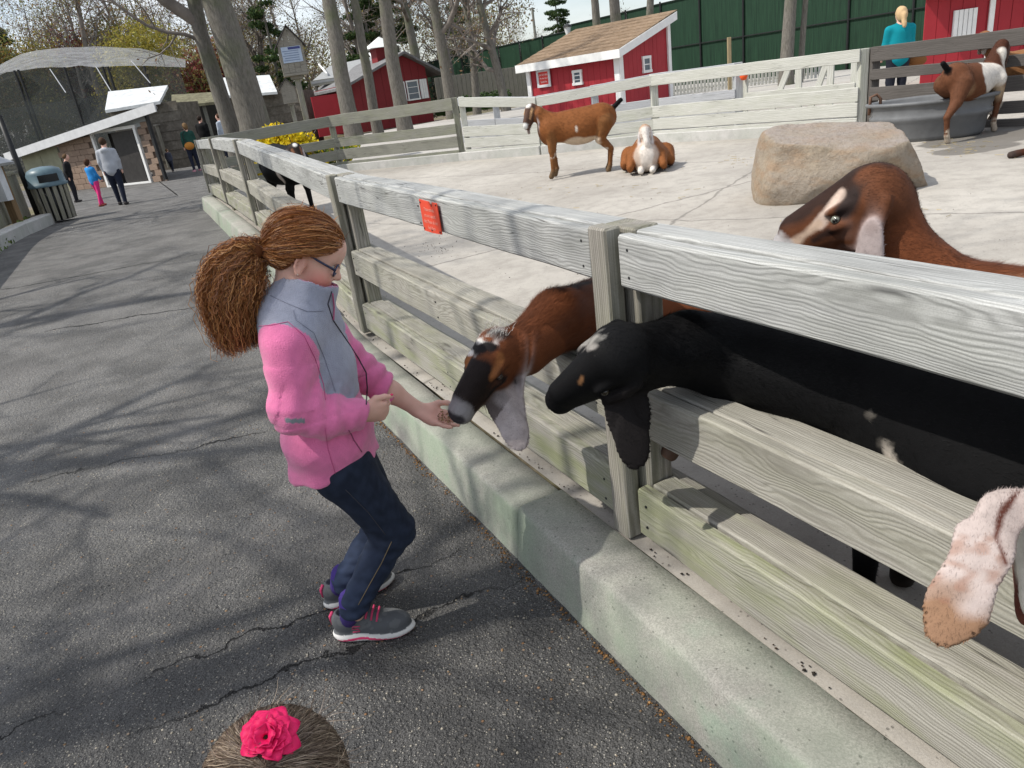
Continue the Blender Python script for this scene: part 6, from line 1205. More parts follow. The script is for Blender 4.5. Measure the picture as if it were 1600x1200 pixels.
def paintF(v, C):
    x = H.inv(v); stamp(C, soft(seg_d(x, (.32, .02, .16), (.5, -.05, .15)), .05, .03), (.22, .10, .05)); stamp(C, soft(seg_d(x, (.32, .02, -.16), (.5, -.05, -.15)), .05, .03), (.3, .15, .07)); stamp(C, soft(seg_d(v, q(.22, .0, .30), q(.24, .0, .08)) + vnoise(v, 18) * .02, .075, .03), (.66, .6, .54)); stamp(C, soft(seg_d(x, (.0, -.15, .22), (.1, -.35, .2)) + vnoise(v, 20) * .03, .09, .05), (.2, .08, .04))
go, v, F, C = finish('goat', 'brown and white goat lying down beside the standing orange goat', S, .0105, paintF)
fur('fur', v, F, vnormals(v, F), C, 12000, lambda p: np.full(len(p), .02), lambda p: np.tile(np.array([.3, .7, -.5]), (len(p), 1)), M_fur, go, .25, .0018, 6)
# brown and white goat by the trough
gH = G(1475, 221, z_pen); gF = G(1548, 205, z_pen); P = (gH + gF) / 2; ang = math.atan2(gF.y - gH.y, gF.x - gH.x) + .1; S = Sdf(); q = stand(S, P + pt((.02, .02, 0)), ang, .80, (.13, .052, .026), (.45, .38, .30), .92, (.12, .05, .026), True, .17)
H = Head(q(.47, .02, .90), q(.63, .10, .76), UPV); S.chain([q(.28, 0, .64), q(.38, 0, .78), H(.02, -.1)], [.12, .085, .065], .04, DBR); goat_head(S, H, (.07, .035, .025), (.10, .06, .05), [(-1, (-.1, 0, -1), tuple(H.w)), (1, (-.1, 0, -1), tuple(H.w))], 1.05, .02)
def paintG(v, C):
    b = np.linalg.norm((v - q(.10, -.17, .60)) / np.array([.21, .18, .20]), axis=1) + vnoise(v, 11) * .16; stamp(C, soft(b, 1, .12), (.66, .62, .56)); stamp(C, soft(seg_d(v, q(.36, -.05, .82), q(.33, -.10, .62)) + vnoise(v, 20) * .01, .045, .03), (.6, .56, .5)); stamp(C, soft(seg_d(v, q(.0, -.1, .38), q(.25, -.1, .42)) + vnoise(v, 14) * .03, .08, .06) * .8, (.5, .38, .25)); stamp(C, soft(v[:, 2] - P.z - .05, .10, .04) * (vnoise(v, 16) > -.1), (.5, .42, .33)); stamp(C, soft(seg_d(v, q(-.38, -.1, .36), q(-.30, -.12, .5)) + vnoise(v, 14) * .02, .08, .07) * .8, (.3, .18, .10))
    x = H.inv(v); stamp(C, soft(seg_d(x, (.15, .08, -.15), (.7, .0, -.12)), .05, .03), (.5, .4, .32))
    stamp(C, soft(seg_d(v, q(-.52, 0, .75), q(-.58, 0, .82)), .07, .03), BLK)
go, v, F, C = finish('goat', 'brown goat with a white flank patch standing beside the grey trough', S, .0115, paintG)
fur('fur', v, F, vnormals(v, F), C, 12000, lambda p: np.full(len(p), .018), lambda p: np.tile(np.array([-.7, -.3, -.4]), (len(p), 1)), M_fur, go, .25, .0016, 7)
P = pt((6.50, 8.86, z_pen(6.5, 8.8))); S = Sdf(); q = stand(S, P, 2.75, .84, (.24, .115, .05), (.12, .08, .05), 1., None); H = Head(q(.46, .02, .95), q(.63, .04, .86), UPV); S.chain([q(.28, 0, .66), q(.38, 0, .82), H(.02, -.1)], [.12, .09, .065], .04, (.24, .105, .045)); goat_head(S, H, (.16, .07, .035), (.40, .34, .30), [(-1, (-.1, 0, -1), tuple(H.w)), (1, (-.1, 0, -1), tuple(H.w))], 1.0, .02)
def paintH(v, C):
    x = H.inv(v); [stamp(C, soft(seg_d(x, (.15, .08, s_ * .15), (.75, .0, s_ * .12)), .05, .03), (.6, .5, .42)) for s_ in (-1, 1)]; stamp(C, soft(.86 - x[:, 0], 0, .05) * (np.abs(x[:, 2]) < .2) * (x[:, 0] < 1.2), (.55, .52, .5))
finish('goat', 'tan goat with a striped face at the right edge behind the flank patched goat', S, .0115, paintH)
# goat lying out of the frame: one foreleg shows
P = G(1583, 247, z_pen); S = Sdf(); Pn = np.array(P); f_ = np.array([-.93, .1, 0]); f_ /= np.linalg.norm(f_); l_ = np.array([-f_[1], f_[0], 0]); q = lambda x, y, z: Pn + f_ * x + l_ * y + UPV * z
S.rc(q(-.02, 0, .035), q(-.26, 0, .06), .032, .036, .02, DBR); S.rc(q(.02, 0, .03), q(-.03, 0, .035), .034, .032, .01, (.05, .035, .03)); S.rc(q(-.26, 0, .06), q(-.5, 0, .2), .04, .08, .03, BRN); S.el(q(-.85, .1, .2), (.42, .24, .19), (f_, l_, UPV), .05, BRN); H = Head(q(-.42, .1, .62), q(-.25, .12, .45), UPV); S.chain([q(-.55, .1, .25), q(-.48, .1, .45), H(.02, -.1)], [.13, .10, .07], .04, BRN); goat_head(S, H, BRN, GRY, [(-1, (0, 0, -1), tuple(H.w)), (1, (0, 0, -1), tuple(H.w))], 1., .02)
finish('goat', 'brown goat lying beyond the right edge with only one hoof showing', S, .014)
# black goat with pale ears behind the far part of the near fence
P = DP(463, 330, 9.9); P[2] = z_pen(P.x, P.y); S = Sdf(); q = stand(S, P, -1.0, .86, BLK, BLK, 1.4); H = Head(q(.42, .02, .80), q(.56, .02, .58), UPV + np.array([.2, -.6, 0])); S.chain([q(.28, 0, .66), q(.36, 0, .74), H(.02, -.1)], [.12, .09, .07], .04, BLK); goat_head(S, H, (.03, .022, .018), (.42, .36, .35), [(-1, (0, 0, -1), tuple(H.w)), (1, (0, 0, -1), tuple(H.w))], 1.05, .02)
def paintJ(v, C):
    x = H.inv(v); stamp(C, soft(seg_d(x, (.0, .17, 0), (.08, .15, 0)), .08, .04), (.7, .68, .64)); [stamp(C, soft(seg_d(x, (.2, .08, s_ * .15), (.6, .0, s_ * .13)), .06, .03), (.20, .09, .05)) for s_ in (-1, 1)]; stamp(C, soft(seg_d(v, q(-.1, -.25, .75), q(-.1, -.25, .3)), .10, .03) * 0, WHT)
    stamp(C, soft(seg_d(v, q(.3, -.18, .72), q(.28, -.18, .45)), .06, .03), (.55, .48, .42))
finish('goat', 'black goat with a white poll standing behind the far rails left of the girl', S, .012, paintJ)
# ---- boulder
P = pt((3.08, 6.38, .0)); zf0 = z_pen(P.x, P.y); u = np.array([.96, -.28, 0]); wv = np.array([.28, .96, 0]); Pn = np.array([P.x, P.y, zf0]); S = Sdf()
q = lambda x, y, z: Pn + u * x + wv * y + UPV * z
S.el(q(-.28, .05, .22), (.50, .52, .50), (u, wv, UPV), .05, None); S.el(q(.22, .0, .17), (.62, .50, .42), (u, wv, UPV), .12, None); S.el(q(.02, .15, .25), (.66, .45, .42), (u, wv, UPV), .1, None)
def rock_disp(Pp):
    r_ = (Pp - Pn.astype(NPF)); x, y, z = r_ @ u.astype(NPF), r_ @ wv.astype(NPF), r_[:, 2]
    pl = [(( .10, -.16, 1), .475), ((.92, -.05, .48), .62), ((.62, -.72, .15), .58), ((-.25, -.92, .35), .50), ((-.95, -.2, .2), .68), ((.2, -.9, -.45), .30), ((.1, .9, .5), .55), ((.75, -.35, .75), .66)]
    m_ = np.full(len(Pp), -1., NPF)
    for n_, d_ in pl: n_ = np.array(n_, NPF) / np.linalg.norm(n_); m_ = np.maximum(m_, x * n_[0] + y * n_[1] + z * n_[2] - d_)
    dent = .10 * np.exp(-(((x + .48) / .2) ** 2 + ((y + .42) / .3) ** 2 + ((z - .34) / .13) ** 2)) + .05 * np.exp(-(((x + .08) / .12) ** 2 + ((y + .5) / .25) ** 2 + ((z - .35) / .14) ** 2))
    return np.stack([m_, np.zeros_like(m_)]).max(0) * 0 + m_ * 0 + dent + .022 * vnoise(Pp, 4) + .006 * vnoise(Pp, 14, 2) + .003 * vnoise(Pp, 40, 4), m_
class Rock(Sdf):
    def __call__(s, Pp, prims=None):
        d = Sdf.__call__(s, Pp, prims); dd, m_ = rock_disp(Pp.astype(NPF)); k = .09; h = np.maximum(k - np.abs(d - m_), 0) / k; return np.maximum(d, m_) + h * h * k * .25 + dd
Rk = Rock(); Rk.p = S.p; v, F = Rk.mesh(.018)
t = NT('sandstone_boulder', .9, .2); vv = t.co(); n1 = t.noise(vv, 2.2, 6, .65); n3 = t.noise(t.co(scale=(1, 1, 3)), 4, 5, .6); c = t.mix(t.ramp(n1, (.34, 0.), (.62, 1.)), (.40, .33, .245), (.34, .29, .235)); c = t.mix(t.ramp(n3, (.46, 0.), (.64, .8)), c, (.36, .255, .17)); zz = t.sep(t.n('NewGeometry').outputs['Normal'])[2]; c = t.mix(t.math('MULTIPLY', t.ramp(zz, (.7, 0.), (.95, 1.)), t.ramp(t.noise(vv, 3, 4), (.38, .2), (.6, .75))), c, (.40, .35, .32)); c = t.mix(t.ramp(t.noise(vv, 26, 5, .7), (.36, .4), (.52, 0.)), c, (.2, .15, .1)); t.base(c); t.bump(t.noise(vv, 16, 8, .75), 1., .04)
tag(mesh('boulder', v, F, t.m, None, True), 'large tan sandstone boulder lying on the pen floor behind the brown goat', 'boulder')
# ================================================================== the girl feeding the goat
from mathutils.bvhtree import BVHTree
M_skin = skin_mat('skin', .5, .35, .08, 500., 0, .15); M_fleece = skin_mat('pink_and_grey_fleece', .95, .1, .9, 300., .35); M_denim = skin_mat('dark_blue_denim', .85, .15, .25, 700.); M_shoe = skin_mat('grey_and_pink_shoe_fabric', .7, .25, .2, 600.)
F0 = pt(-.53, 1.93, 0)
def gp(px, py, off=0.): return pt(V(px, py, F0, off))
girl = thing('person', 'girl in a pink and grey fleece with a curly auburn ponytail feeding a goat', 'person', tuple(F0))
def part(name, v, F, C, mat, parent=girl, o0=F0): return mesh(name, v - np.array(o0), F, mat, parent, True, C)
SK = (.68, .405, .315); PK = (.76, .19, .38); GY = (.31, .325, .40)
f_h = np.array(gp(533, 438) - gp(466, 411)); f_h /= np.linalg.norm(f_h); f_h[1] -= .10; f_h /= np.linalg.norm(f_h); up0 = np.array(gp(537, 386) - gp(508, 468)); l_h = np.cross(up0, f_h); l_h /= np.linalg.norm(l_h); u_h = np.cross(f_h, l_h); AX = (f_h, l_h, u_h)
EAR = gp(466, 411, -.055); S0 = EAR + f_h * .018 + u_h * .036 + l_h * .066
hq = lambda f, l, u: S0 + f_h * (f * .84 if f > 0 else f) + l_h * l + u_h * u
B = Sdf()
B.el(hq(-.012, 0, .008), (.086, .071, .076), AX, .02, SK); B.el(hq(.034, 0, -.032), (.051, .054, .074), AX, .03, SK); B.rc(hq(.070, -.010, -.092), hq(.070, .010, -.092), .015, .015, .03, SK)
B.el(hq(.040, 0, -.072), (.038, .042, .030), AX, .03, SK)
for s_ in (-1, 1): B.el(hq(.052, s_ * .034, -.048), (.030, .024, .030), AX, .02, SK); B.rc(hq(.070, s_ * .012, .002), hq(.060, s_ * .038, .004), .012, .010, .015, SK); B.el(hq(.083, s_ * .030, -.014), (.010, .015, .009), AX, .01, SK, 1)
B.rc(hq(.082, 0, -.008), hq(.108, 0, -.038), .0075, .0105, .012, SK); B.el(hq(.094, .011, -.042), (.010, .008, .007), AX, .008, SK); B.el(hq(.094, -.011, -.042), (.010, .008, .007), AX, .008, SK)
B.rc(hq(.086, -.016, -.066), hq(.086, .016, -.066), .0065, .0065, .008, (.62, .25, .22)); B.rc(hq(.083, -.013, -.075), hq(.083, .013, -.075), .007, .007, .008, (.62, .26, .23)); B.rc(hq(.094, -.02, -.0705), hq(.094, .02, -.0705), .002, .002, .004, SK, op=1)
B.el(hq(.035, 0, .030), (.052, .055, .042), AX, .03, SK)
for s_ in (-1, 1):
    e = hq(-.012, s_ * .071, -.034); B.el(e, (.017, .007, .030), (f_h * .92 - l_h * s_ * .4, l_h * s_ * .92 + f_h * .4, u_h), .006, SK); B.el(e + l_h * s_ * .005 - f_h * .0 - u_h * .002, (.009, .005, .018), AX, .004, SK, 1); B.el(e - u_h * .026 + f_h * .004, (.008, .005, .009), AX, .006, SK)
NB = gp(462, 480); B.rc(hq(-.025, 0, -.055), NB, .048, .052, .025, SK)
# hidden trunk and limbs keep the body one figure
HIP = gp(532, 715); CH = gp(492, 590); B.rc(NB, CH, .07, .085, .04, SK); B.rc(CH, HIP, .085, .085, .04, SK)
shN, shF = gp(450, 532, -.115), gp(503, 512, .125); elN, wrN = gp(466, 642, -.15), gp(563, 646, -.125); elF, wrF = gp(570, 583, .15), gp(655, 641, .105)
B.rc(NB, shN, .05, .045, .04, SK); B.rc(shN, elN, .036, .032, .03, SK); B.rc(elN, wrN, .034, .0235, .02, SK, None); B.rc(NB, shF, .05, .045, .04, SK); B.rc(shF, elF, .036, .034, .03, SK); B.rc(elF, gp(612, 613, .13), .035, .032, .02, SK); B.rc(gp(612, 613, .13), wrF, .032, .0225, .02, SK)
hpN, knN, anN = gp(536, 722, -.055), gp(614, 827, -.045), gp(551, 948, -.07); hpF, knF, anF = gp(545, 715, .075), gp(604, 812, .085), gp(538, 908, .115)
for a, k_, n_ in ((hpN, knN, anN), (hpF, knF, anF)): B.rc(HIP, a, .08, .07, .04, SK); B.rc(a, k_, .062, .042, .03, SK); B.rc(k_, n_, .042, .022, .02, SK); B.rc(n_, n_ + pt(.008, 0, -.03), .022, .022, .02, SK)
# left hand, palm up, fingers reaching to the goat
def hand(S, wr, fd, pl, side, curl, L=.145, thumb=None, c=SK, cup=0.):
    """wr wrist, fd finger direction, pl palm normal, side = towards the thumb"""
    fd = np.array(fd, float); fd /= np.linalg.norm(fd); pl = np.array(pl, float); pl -= fd * (pl @ fd); pl /= np.linalg.norm(pl); sd = np.cross(fd, pl); sd *= 1 if sd @ np.array(side) > 0 else -1
    k = L / .17; q = lambda x, y, z: np.array(wr) + (fd * x + sd * y + pl * z) * k; ends = []
    S.rc(q(0, .0, 0), q(.035, .002, 0), .023 * k, .027 * k, .02, c, pl, .8); S.el(q(.055, .0, -.003), (.048 * k, .040 * k, .0165 * k), (fd, sd, pl), .012, c); S.el(q(.035, .026, .006), (.032 * k, .016 * k, .014 * k), (fd + sd * .4, sd - fd * .4, pl), .012, c); S.el(q(.04, -.024, .006), (.036 * k, .013 * k, .012 * k), (fd, sd, pl), .012, c)
    for i, (y, l) in enumerate(((.030, .070), (.010, .078), (-.010, .073), (-.029, .058))):
        base = q(.090 - .004 * abs(i - 1.2), y, -.002 + cup * .006 * abs(i - 1.5)); d = fd + sd * (.08 - .05 * i); d /= np.linalg.norm(d); a = 0; p = base; S.rc(q(.060, y * .9, -.002), base, .0095 * k, .0092 * k, .008, c)
        for j, (fr, cv) in enumerate(((.45, curl[0]), (.30, curl[1]), (.25, curl[2]))):
            a += cv; dd = d * math.cos(a) + pl * math.sin(a); p2 = p + dd * l * fr * k; S.rc(p, p2, (.0088 - .0009 * j) * k, (.0082 - .0009 * j) * k, .004, c); p = p2
        ends.append(p)
    if thumb is not None:
        p = q(.022, .026, .002)
        for j, (dx, l, r_) in enumerate(zip(thumb, (.040, .032, .026), (.0125, .0105, .0088))): dx = np.array(dx, float); dd = fd * dx[0] + sd * dx[1] + pl * dx[2]; dd /= np.linalg.norm(dd); p2 = p + dd * l * k; S.rc(p, p2, r_ * k, (r_ - .0012) * k, .006, c); p = p2
        ends.append(p)
    return q, fd, sd, pl, ends
fdF = gp(722, 668, .03) - wrF; HF = hand(B, wrF, fdF, (-.05, -.35, 1), (0, 1, 0), (.10, .22, .18), .150, ((.75, .65, .35), (.9, .25, .3), (1, .0, .15)), SK, 1.)
fdN = gp(640, 636, -.10) - wrN; HN = hand(B, wrN, fdN, (.25, .9, .1), UPV, (.95, 1.25, .8), .135, ((.75, .62, .1), (1, .12, .0), (1, -.12, .0)))
v, F = B.mesh(.0038); C = B.colors(v, .003)
q = np.stack([(v - S0) @ f_h, (v - S0) @ l_h, (v - S0) @ u_h], 1)
for s_ in (-1, 1): stamp(C, soft(np.linalg.norm((q - np.array([.045, s_ * .045, -.055])) / np.array([.038, .03, .034]), axis=1), .7, .9) * .75, (.70, .20, .17)); stamp(C, soft(seg_d(q, (.075, s_ * .016, .008), (.060, s_ * .045, .009)), .004, .004) * .6, (.25, .12, .06)); stamp(C, soft(np.linalg.norm(q - np.array([-.012, s_ * .074, -.034]), axis=1), .026, .02) * .35, (.66, .26, .2))
stamp(C, soft(np.linalg.norm(q - np.array([.105, 0, -.04]), axis=1), .012, .014) * .3, (.66, .24, .2)); stamp(C, soft(np.linalg.norm(q - np.array([.03, 0, -.11]), axis=1), .05, .05) * .35, (.66, .22, .18))
stamp(C, soft(np.linalg.norm(v - HF[0](.06, 0, .012), axis=1), .03, .05) * .4, (.66, .30, .26))
C *= (1 + .05 * vnoise(v, 90))[:, None]
body = part('body', v, F, C, M_skin)
def bvh(o): me = o.data; return BVHTree.FromPolygons([o.parent.matrix_world @ q.co if o.parent else q.co for q in me.vertices], [tuple(p.vertices) for p in me.polygons])
bpy.context.view_layer.update()
M_nail = plain('pink_nail_polish', (.75, .05, .14), .25, .03)
for e, ax in ((HN[4][4], HN[2]), (HF[4][0], -HF[3]), (HF[4][1], -HF[3])):
    mb = MB(); mb.lathe([(0, .003), (.0035, .002), (.0048, 0), (0, -.002)], 10); o = mb.build('nail', M_nail, girl, True); e = np.array(e) - np.array(F0); d = Vector(ax).normalized(); Mx = d.to_track_quat('Z', 'Y').to_matrix().to_4x4(); Mx.translation = Vector(e) + d * .006; o.matrix_local = Mx
# feed crumbs in the palm
pts = []
for i in range(70): p = HF[0](.075 + .05 * np.random.rand(), -.02 + .045 * np.random.rand(), .018 + .004 * np.random.rand()); pts.append(tuple(p))
crumbs('goat_feed', pts, .002, .0036, [(.28, .17, .08), (.35, .23, .11), (.2, .12, .06)], 'brown feed crumbs in the open palm of the girl', 12, .8)
# --- fleece jacket
J = Sdf(); lat = np.array([.15, .98, .0])
A1, A2, A3, A4 = gp(462, 497), gp(488, 580), gp(514, 672), gp(527, 712)
J.rc(A1, A2, .092, .112, .03, GY, lat, 1.30); J.rc(A2, A3, .110, .120, .03, GY, lat, 1.22); J.rc(A3, A4, .120, .120, .03, PK, lat, 1.15); J.rc(gp(508, 685), gp(512, 718), .108, .114, .03, PK, lat, 1.15)
J.rc(gp(470, 488), gp(454, 528, -.105), .070, .066, .05, GY); J.rc(gp(475, 484), gp(502, 506, .12), .068, .062, .05, GY)
J.rc(gp(449, 540, -.125), gp(459, 638, -.15), .064, .060, .035, PK); J.rc(gp(459, 638, -.15), gp(505, 652, -.145), .060, .054, .03, PK); J.rc(gp(505, 652, -.145), gp(552, 649, -.13), .054, .045, .02, PK); J.rc(gp(551, 649, -.13), gp(560, 648, -.126), .043, .041, .012, PK)
J.rc(gp(505, 515, .135), gp(562, 580, .15), .060, .056, .03, PK); J.rc(gp(562, 580, .15), gp(594, 602, .14), .056, .050, .02, PK); J.rc(gp(593, 602, .14), gp(602, 608, .135), .047, .045, .01, PK)
J.rc(gp(462, 478), gp(482, 446), .084, .080, .02, GY)
J.rc(gp(478, 454), gp(490, 420), .066, .073, .008, GY, op=1); J.rc(gp(562, 648, -.125), gp(580, 647, -.12), .032, .034, .008, PK, op=1); J.rc(gp(604, 609, .134), gp(625, 622, .125), .036, .038, .008, PK, op=1); ah = np.array(A4 - A1); ah /= np.linalg.norm(ah); J.el(np.array(gp(530, 704)) + ah * .30, (.28, .5, .5), (ah, np.cross(ah, lat), lat), .012, PK, op=1)
a0, a1 = np.array(gp(449, 540, -.125)), np.array(gp(459, 640, -.155)); b1 = np.array(gp(552, 649, -.13)); fa, fb = np.array(gp(562, 580, .15)), np.array(gp(602, 608, .135)); hm = np.array(A4)
def jdisp(P):
    P = P.astype(float); n = vnoise(P, 9, 1) * .004 + vnoise(P, 22, 2) * .0022
    t1 = ((P - a1) @ (b1 - a1)) / ((b1 - a1) @ (b1 - a1)); w1 = np.exp(-(np.maximum(seg_d(P, a1, b1) - .07, 0) / .02) ** 2) * ((t1 > -.3) & (t1 < 1.1)); n = n + w1 * .0042 * np.sin(t1 * 17 + 2.4 * vnoise(P, 13)) * (.35 + .65 * np.clip(vnoise(P, 11, 4) + .4, 0, 1))
    t0 = ((P - a0) @ (a1 - a0)) / ((a1 - a0) @ (a1 - a0)); w0 = np.exp(-(np.maximum(seg_d(P, a0, a1) - .07, 0) / .02) ** 2) * ((t0 > .3) & (t0 < 1.)); n = n + w0 * .0025 * np.sin(t0 * 13 + 2.6 * vnoise(P, 10, 3))
    t2 = ((P - fa) @ (fb - fa)) / ((fb - fa) @ (fb - fa)); w2 = np.exp(-(np.maximum(seg_d(P, np.array(gp(515, 525, .14)), fb) - .07, 0) / .02) ** 2); n = n + w2 * .0042 * np.sin(t2 * 12 + 2.2 * vnoise(P, 12)) * (.4 + .6 * np.clip(vnoise(P, 13, 4) + .4, 0, 1))
    # soft pulls of cloth down the body and a gathered hem
    ang = np.arctan2((P - hm) @ lat, (P - hm)[:, 0]); z = (P[:, 2] - hm[2]); n = n + .004 * np.sin(ang * 11 + 2 * z * 20 * 0 + 1.4 * vnoise(P, 7)) * np.exp(-((z + .06) / .07) ** 2); n = n + .0035 * np.sin(z * 55 + 1.6 * vnoise(P, 8, 5)) * ((z > -.02) & (z < .2)); return n.astype(NPF)
J.disp = jdisp; v, F = J.mesh(.0046); C = np.tile(np.array(PK), (len(v), 1)); C0 = J.colors(v, .002); grey = np.abs(C0 - np.array(GY)).sum(1) < np.abs(C0 - np.array(PK)).sum(1)
px_ = 800 + FPX * ((v - cC) @ cR) / ((v - cC) @ cF)                       # seam of the yoke: a level line round the chest
e1, e2 = np.array(gp(440, 660)), np.array(gp(578, 588)); ax_ = e2 - e1; nrm_ = np.array(A1 - A3); nrm_ -= 0; nrm_ /= np.linalg.norm(nrm_); nrm_ = nrm_ * .8 + np.array([-.12, 0, .42]); nrm_ /= np.linalg.norm(nrm_); yoke = ((v - np.array(gp(545, 612))) @ nrm_) > 0
grey &= yoke; C[grey] = GY
dz = np.abs((v - np.array(gp(545, 612))) @ nrm_); C[(dz < .003) & (C0[:, 2] > .2) & (np.linalg.norm(v - np.array(A2), axis=1) < .2)] *= .8
rim = (np.linalg.norm(v - np.array(gp(475, 440)), axis=1) < .1) & (J.one(J.p[-4], v.astype(NPF)) < .004); C[rim] = (.62, .20, .36)
hem = (v[:, 2] < np.array(gp(500, 738))[2] + .004) & ((v - np.array(A4)) @ np.array([0, 0, 1]) < -.085); C[hem] = GY
pc = np.array(gp(464, 657, -.20)); C[(np.abs((v - pc) @ cR) < .022) & (np.abs((v - pc) @ cU) < .006) & (np.linalg.norm(v - pc, axis=1) < .06)] = (.22, .25, .27)
C *= (1 + .07 * vnoise(v, 120) + .05 * vnoise(v, 33, 2))[:, None]
jk = part('jacket', v, F, C, M_fleece); bpy.context.view_layer.update(); BJ = bvh(jk)
def hit(px, py, bv=BJ, off=.0): d = Vector(ray(px, py)); r_ = bv.ray_cast(Vector(cC), d); return None if r_[0] is None else np.array(r_[0] + r_[1] * off)
def trace(name, px, rad, mat, parent=None, bv=BJ, off=.001, o0=F0, n=6, parent_o=girl):
    P_ = [hit(x, y, bv, off) for x, y in px]; P_ = [p - np.array(o0) for p in P_ if p is not None]
    if len(P_) < 2: return
    mb = MB(); mb.tube(P_, rad, n); return mb.build(name, mat, parent_o, True)
def dens(pl, k=6): return [(a[0] + (b[0] - a[0]) * i / k, a[1] + (b[1] - a[1]) * i / k) for a, b in zip(pl, pl[1:]) for i in range(k)] + [pl[-1]]
M_zip = plain('dark_zip_teeth', (.05, .045, .06), .5, .2, 300); M_seam = plain('seam_thread', (.24, .25, .31), .8, .1)
trace('zipper', dens([(518, 455), (512, 475), (520, 500), (540, 530), (560, 560), (572, 582), (574, 605), (572, 632)]), .0019, M_zip); trace('zip_pull', dens([(518, 458), (520, 480), (519, 500)]), .0022, plain('pink_zip_pull', (.45, .10, .20), .6, .1), off=.004)
trace('pocket_zip', dens([(545, 672), (553, 688), (565, 706)]), .0015, plain('mauve_zip', (.24, .06, .12), .6, .1)); trace('seam', dens([(458, 485), (462, 500), (490, 520), (507, 560), (524, 612)]), .0009, M_seam); trace('seam', dens([(423, 462), (450, 475), (480, 487), (505, 486)]), .0009, M_seam)
trace('seam', dens([(405, 510), (425, 508), (450, 503), (475, 525), (492, 560), (505, 600), (508, 625)]), .0010, plain('pink_seam', (.55, .10, .25), .8, .1)); trace('seam', dens([(508, 668), (512, 700), (524, 740)]), .0008, plain('pink_seam_low', (.55, .10, .25), .8, .1))
# --- jeans
DN_ = (.020, .027, .046); T_ = Sdf(); T_.el(gp(534, 718), (.088, .125, .10), (cR, lat, UPV), .03, DN_); T_.rc(gp(530, 724, -.055), knN, .088, .065, .04, DN_); T_.rc(knN, gp(588, 880, -.055), .063, .050, .02, DN_); T_.rc(gp(588, 880, -.055), gp(552, 949, -.068), .050, .045, .02, DN_); T_.rc(gp(540, 714, .075), knF, .090, .062, .04, DN_); T_.rc(knF, gp(570, 862, .10), .060, .050, .02, DN_); T_.rc(gp(570, 862, .10), gp(539, 909, .112), .050, .043, .02, DN_)
def tdisp(P):
    P = P.astype(float); n = vnoise(P, 16, 1) * .0025
    for kn in (knN, knF): d = np.linalg.norm(P - np.array(kn), axis=1); n = n + .0045 * np.exp(-(d / .09) ** 2) * np.sin(((P - np.array(kn)) @ np.array([.35, 0, 1.])) * 130 + 1.4 * vnoise(P, 18))
    for an in (anN, anF): d = np.linalg.norm(P - np.array(an), axis=1); n = n + .003 * np.exp(-(d / .10) ** 2) * np.sin(P[:, 2] * 150 + 1.5 * vnoise(P, 20))
    return n.astype(NPF)
T_.disp = tdisp; v, F = T_.mesh(.005); C = np.tile(np.array(DN_), (len(v), 1)); fd_ = np.zeros(len(v))
for a, b in ((hpN, knN), (knN, anN), (hpF, knF), (knF, anF)): fd_ = np.maximum(fd_, soft(np.abs(seg_d(v, a, b) - .06), .03, .05))
C *= (1 + .55 * np.clip(vnoise(v, 12), 0, 1) + .25 * vnoise(v, 90))[:, None]; low = np.clip((.42 - v[:, 2]) / .25, 0, 1); C = C * (1 + low[:, None] * np.array([.5, .55, .65])); jn = part('jeans', v, F, C, M_denim); bpy.context.view_layer.update(); BT = bvh(jn)
trace('seam', dens([(612, 846), (596, 880), (578, 912), (560, 945)]), .0014, plain('ochre_thread', (.17, .13, .08), .8, .1), bv=BT); trace('seam', dens([(540, 765), (575, 800), (602, 835)]), .0012, plain('dark_thread', (.05, .05, .06), .8, .1), bv=BT)
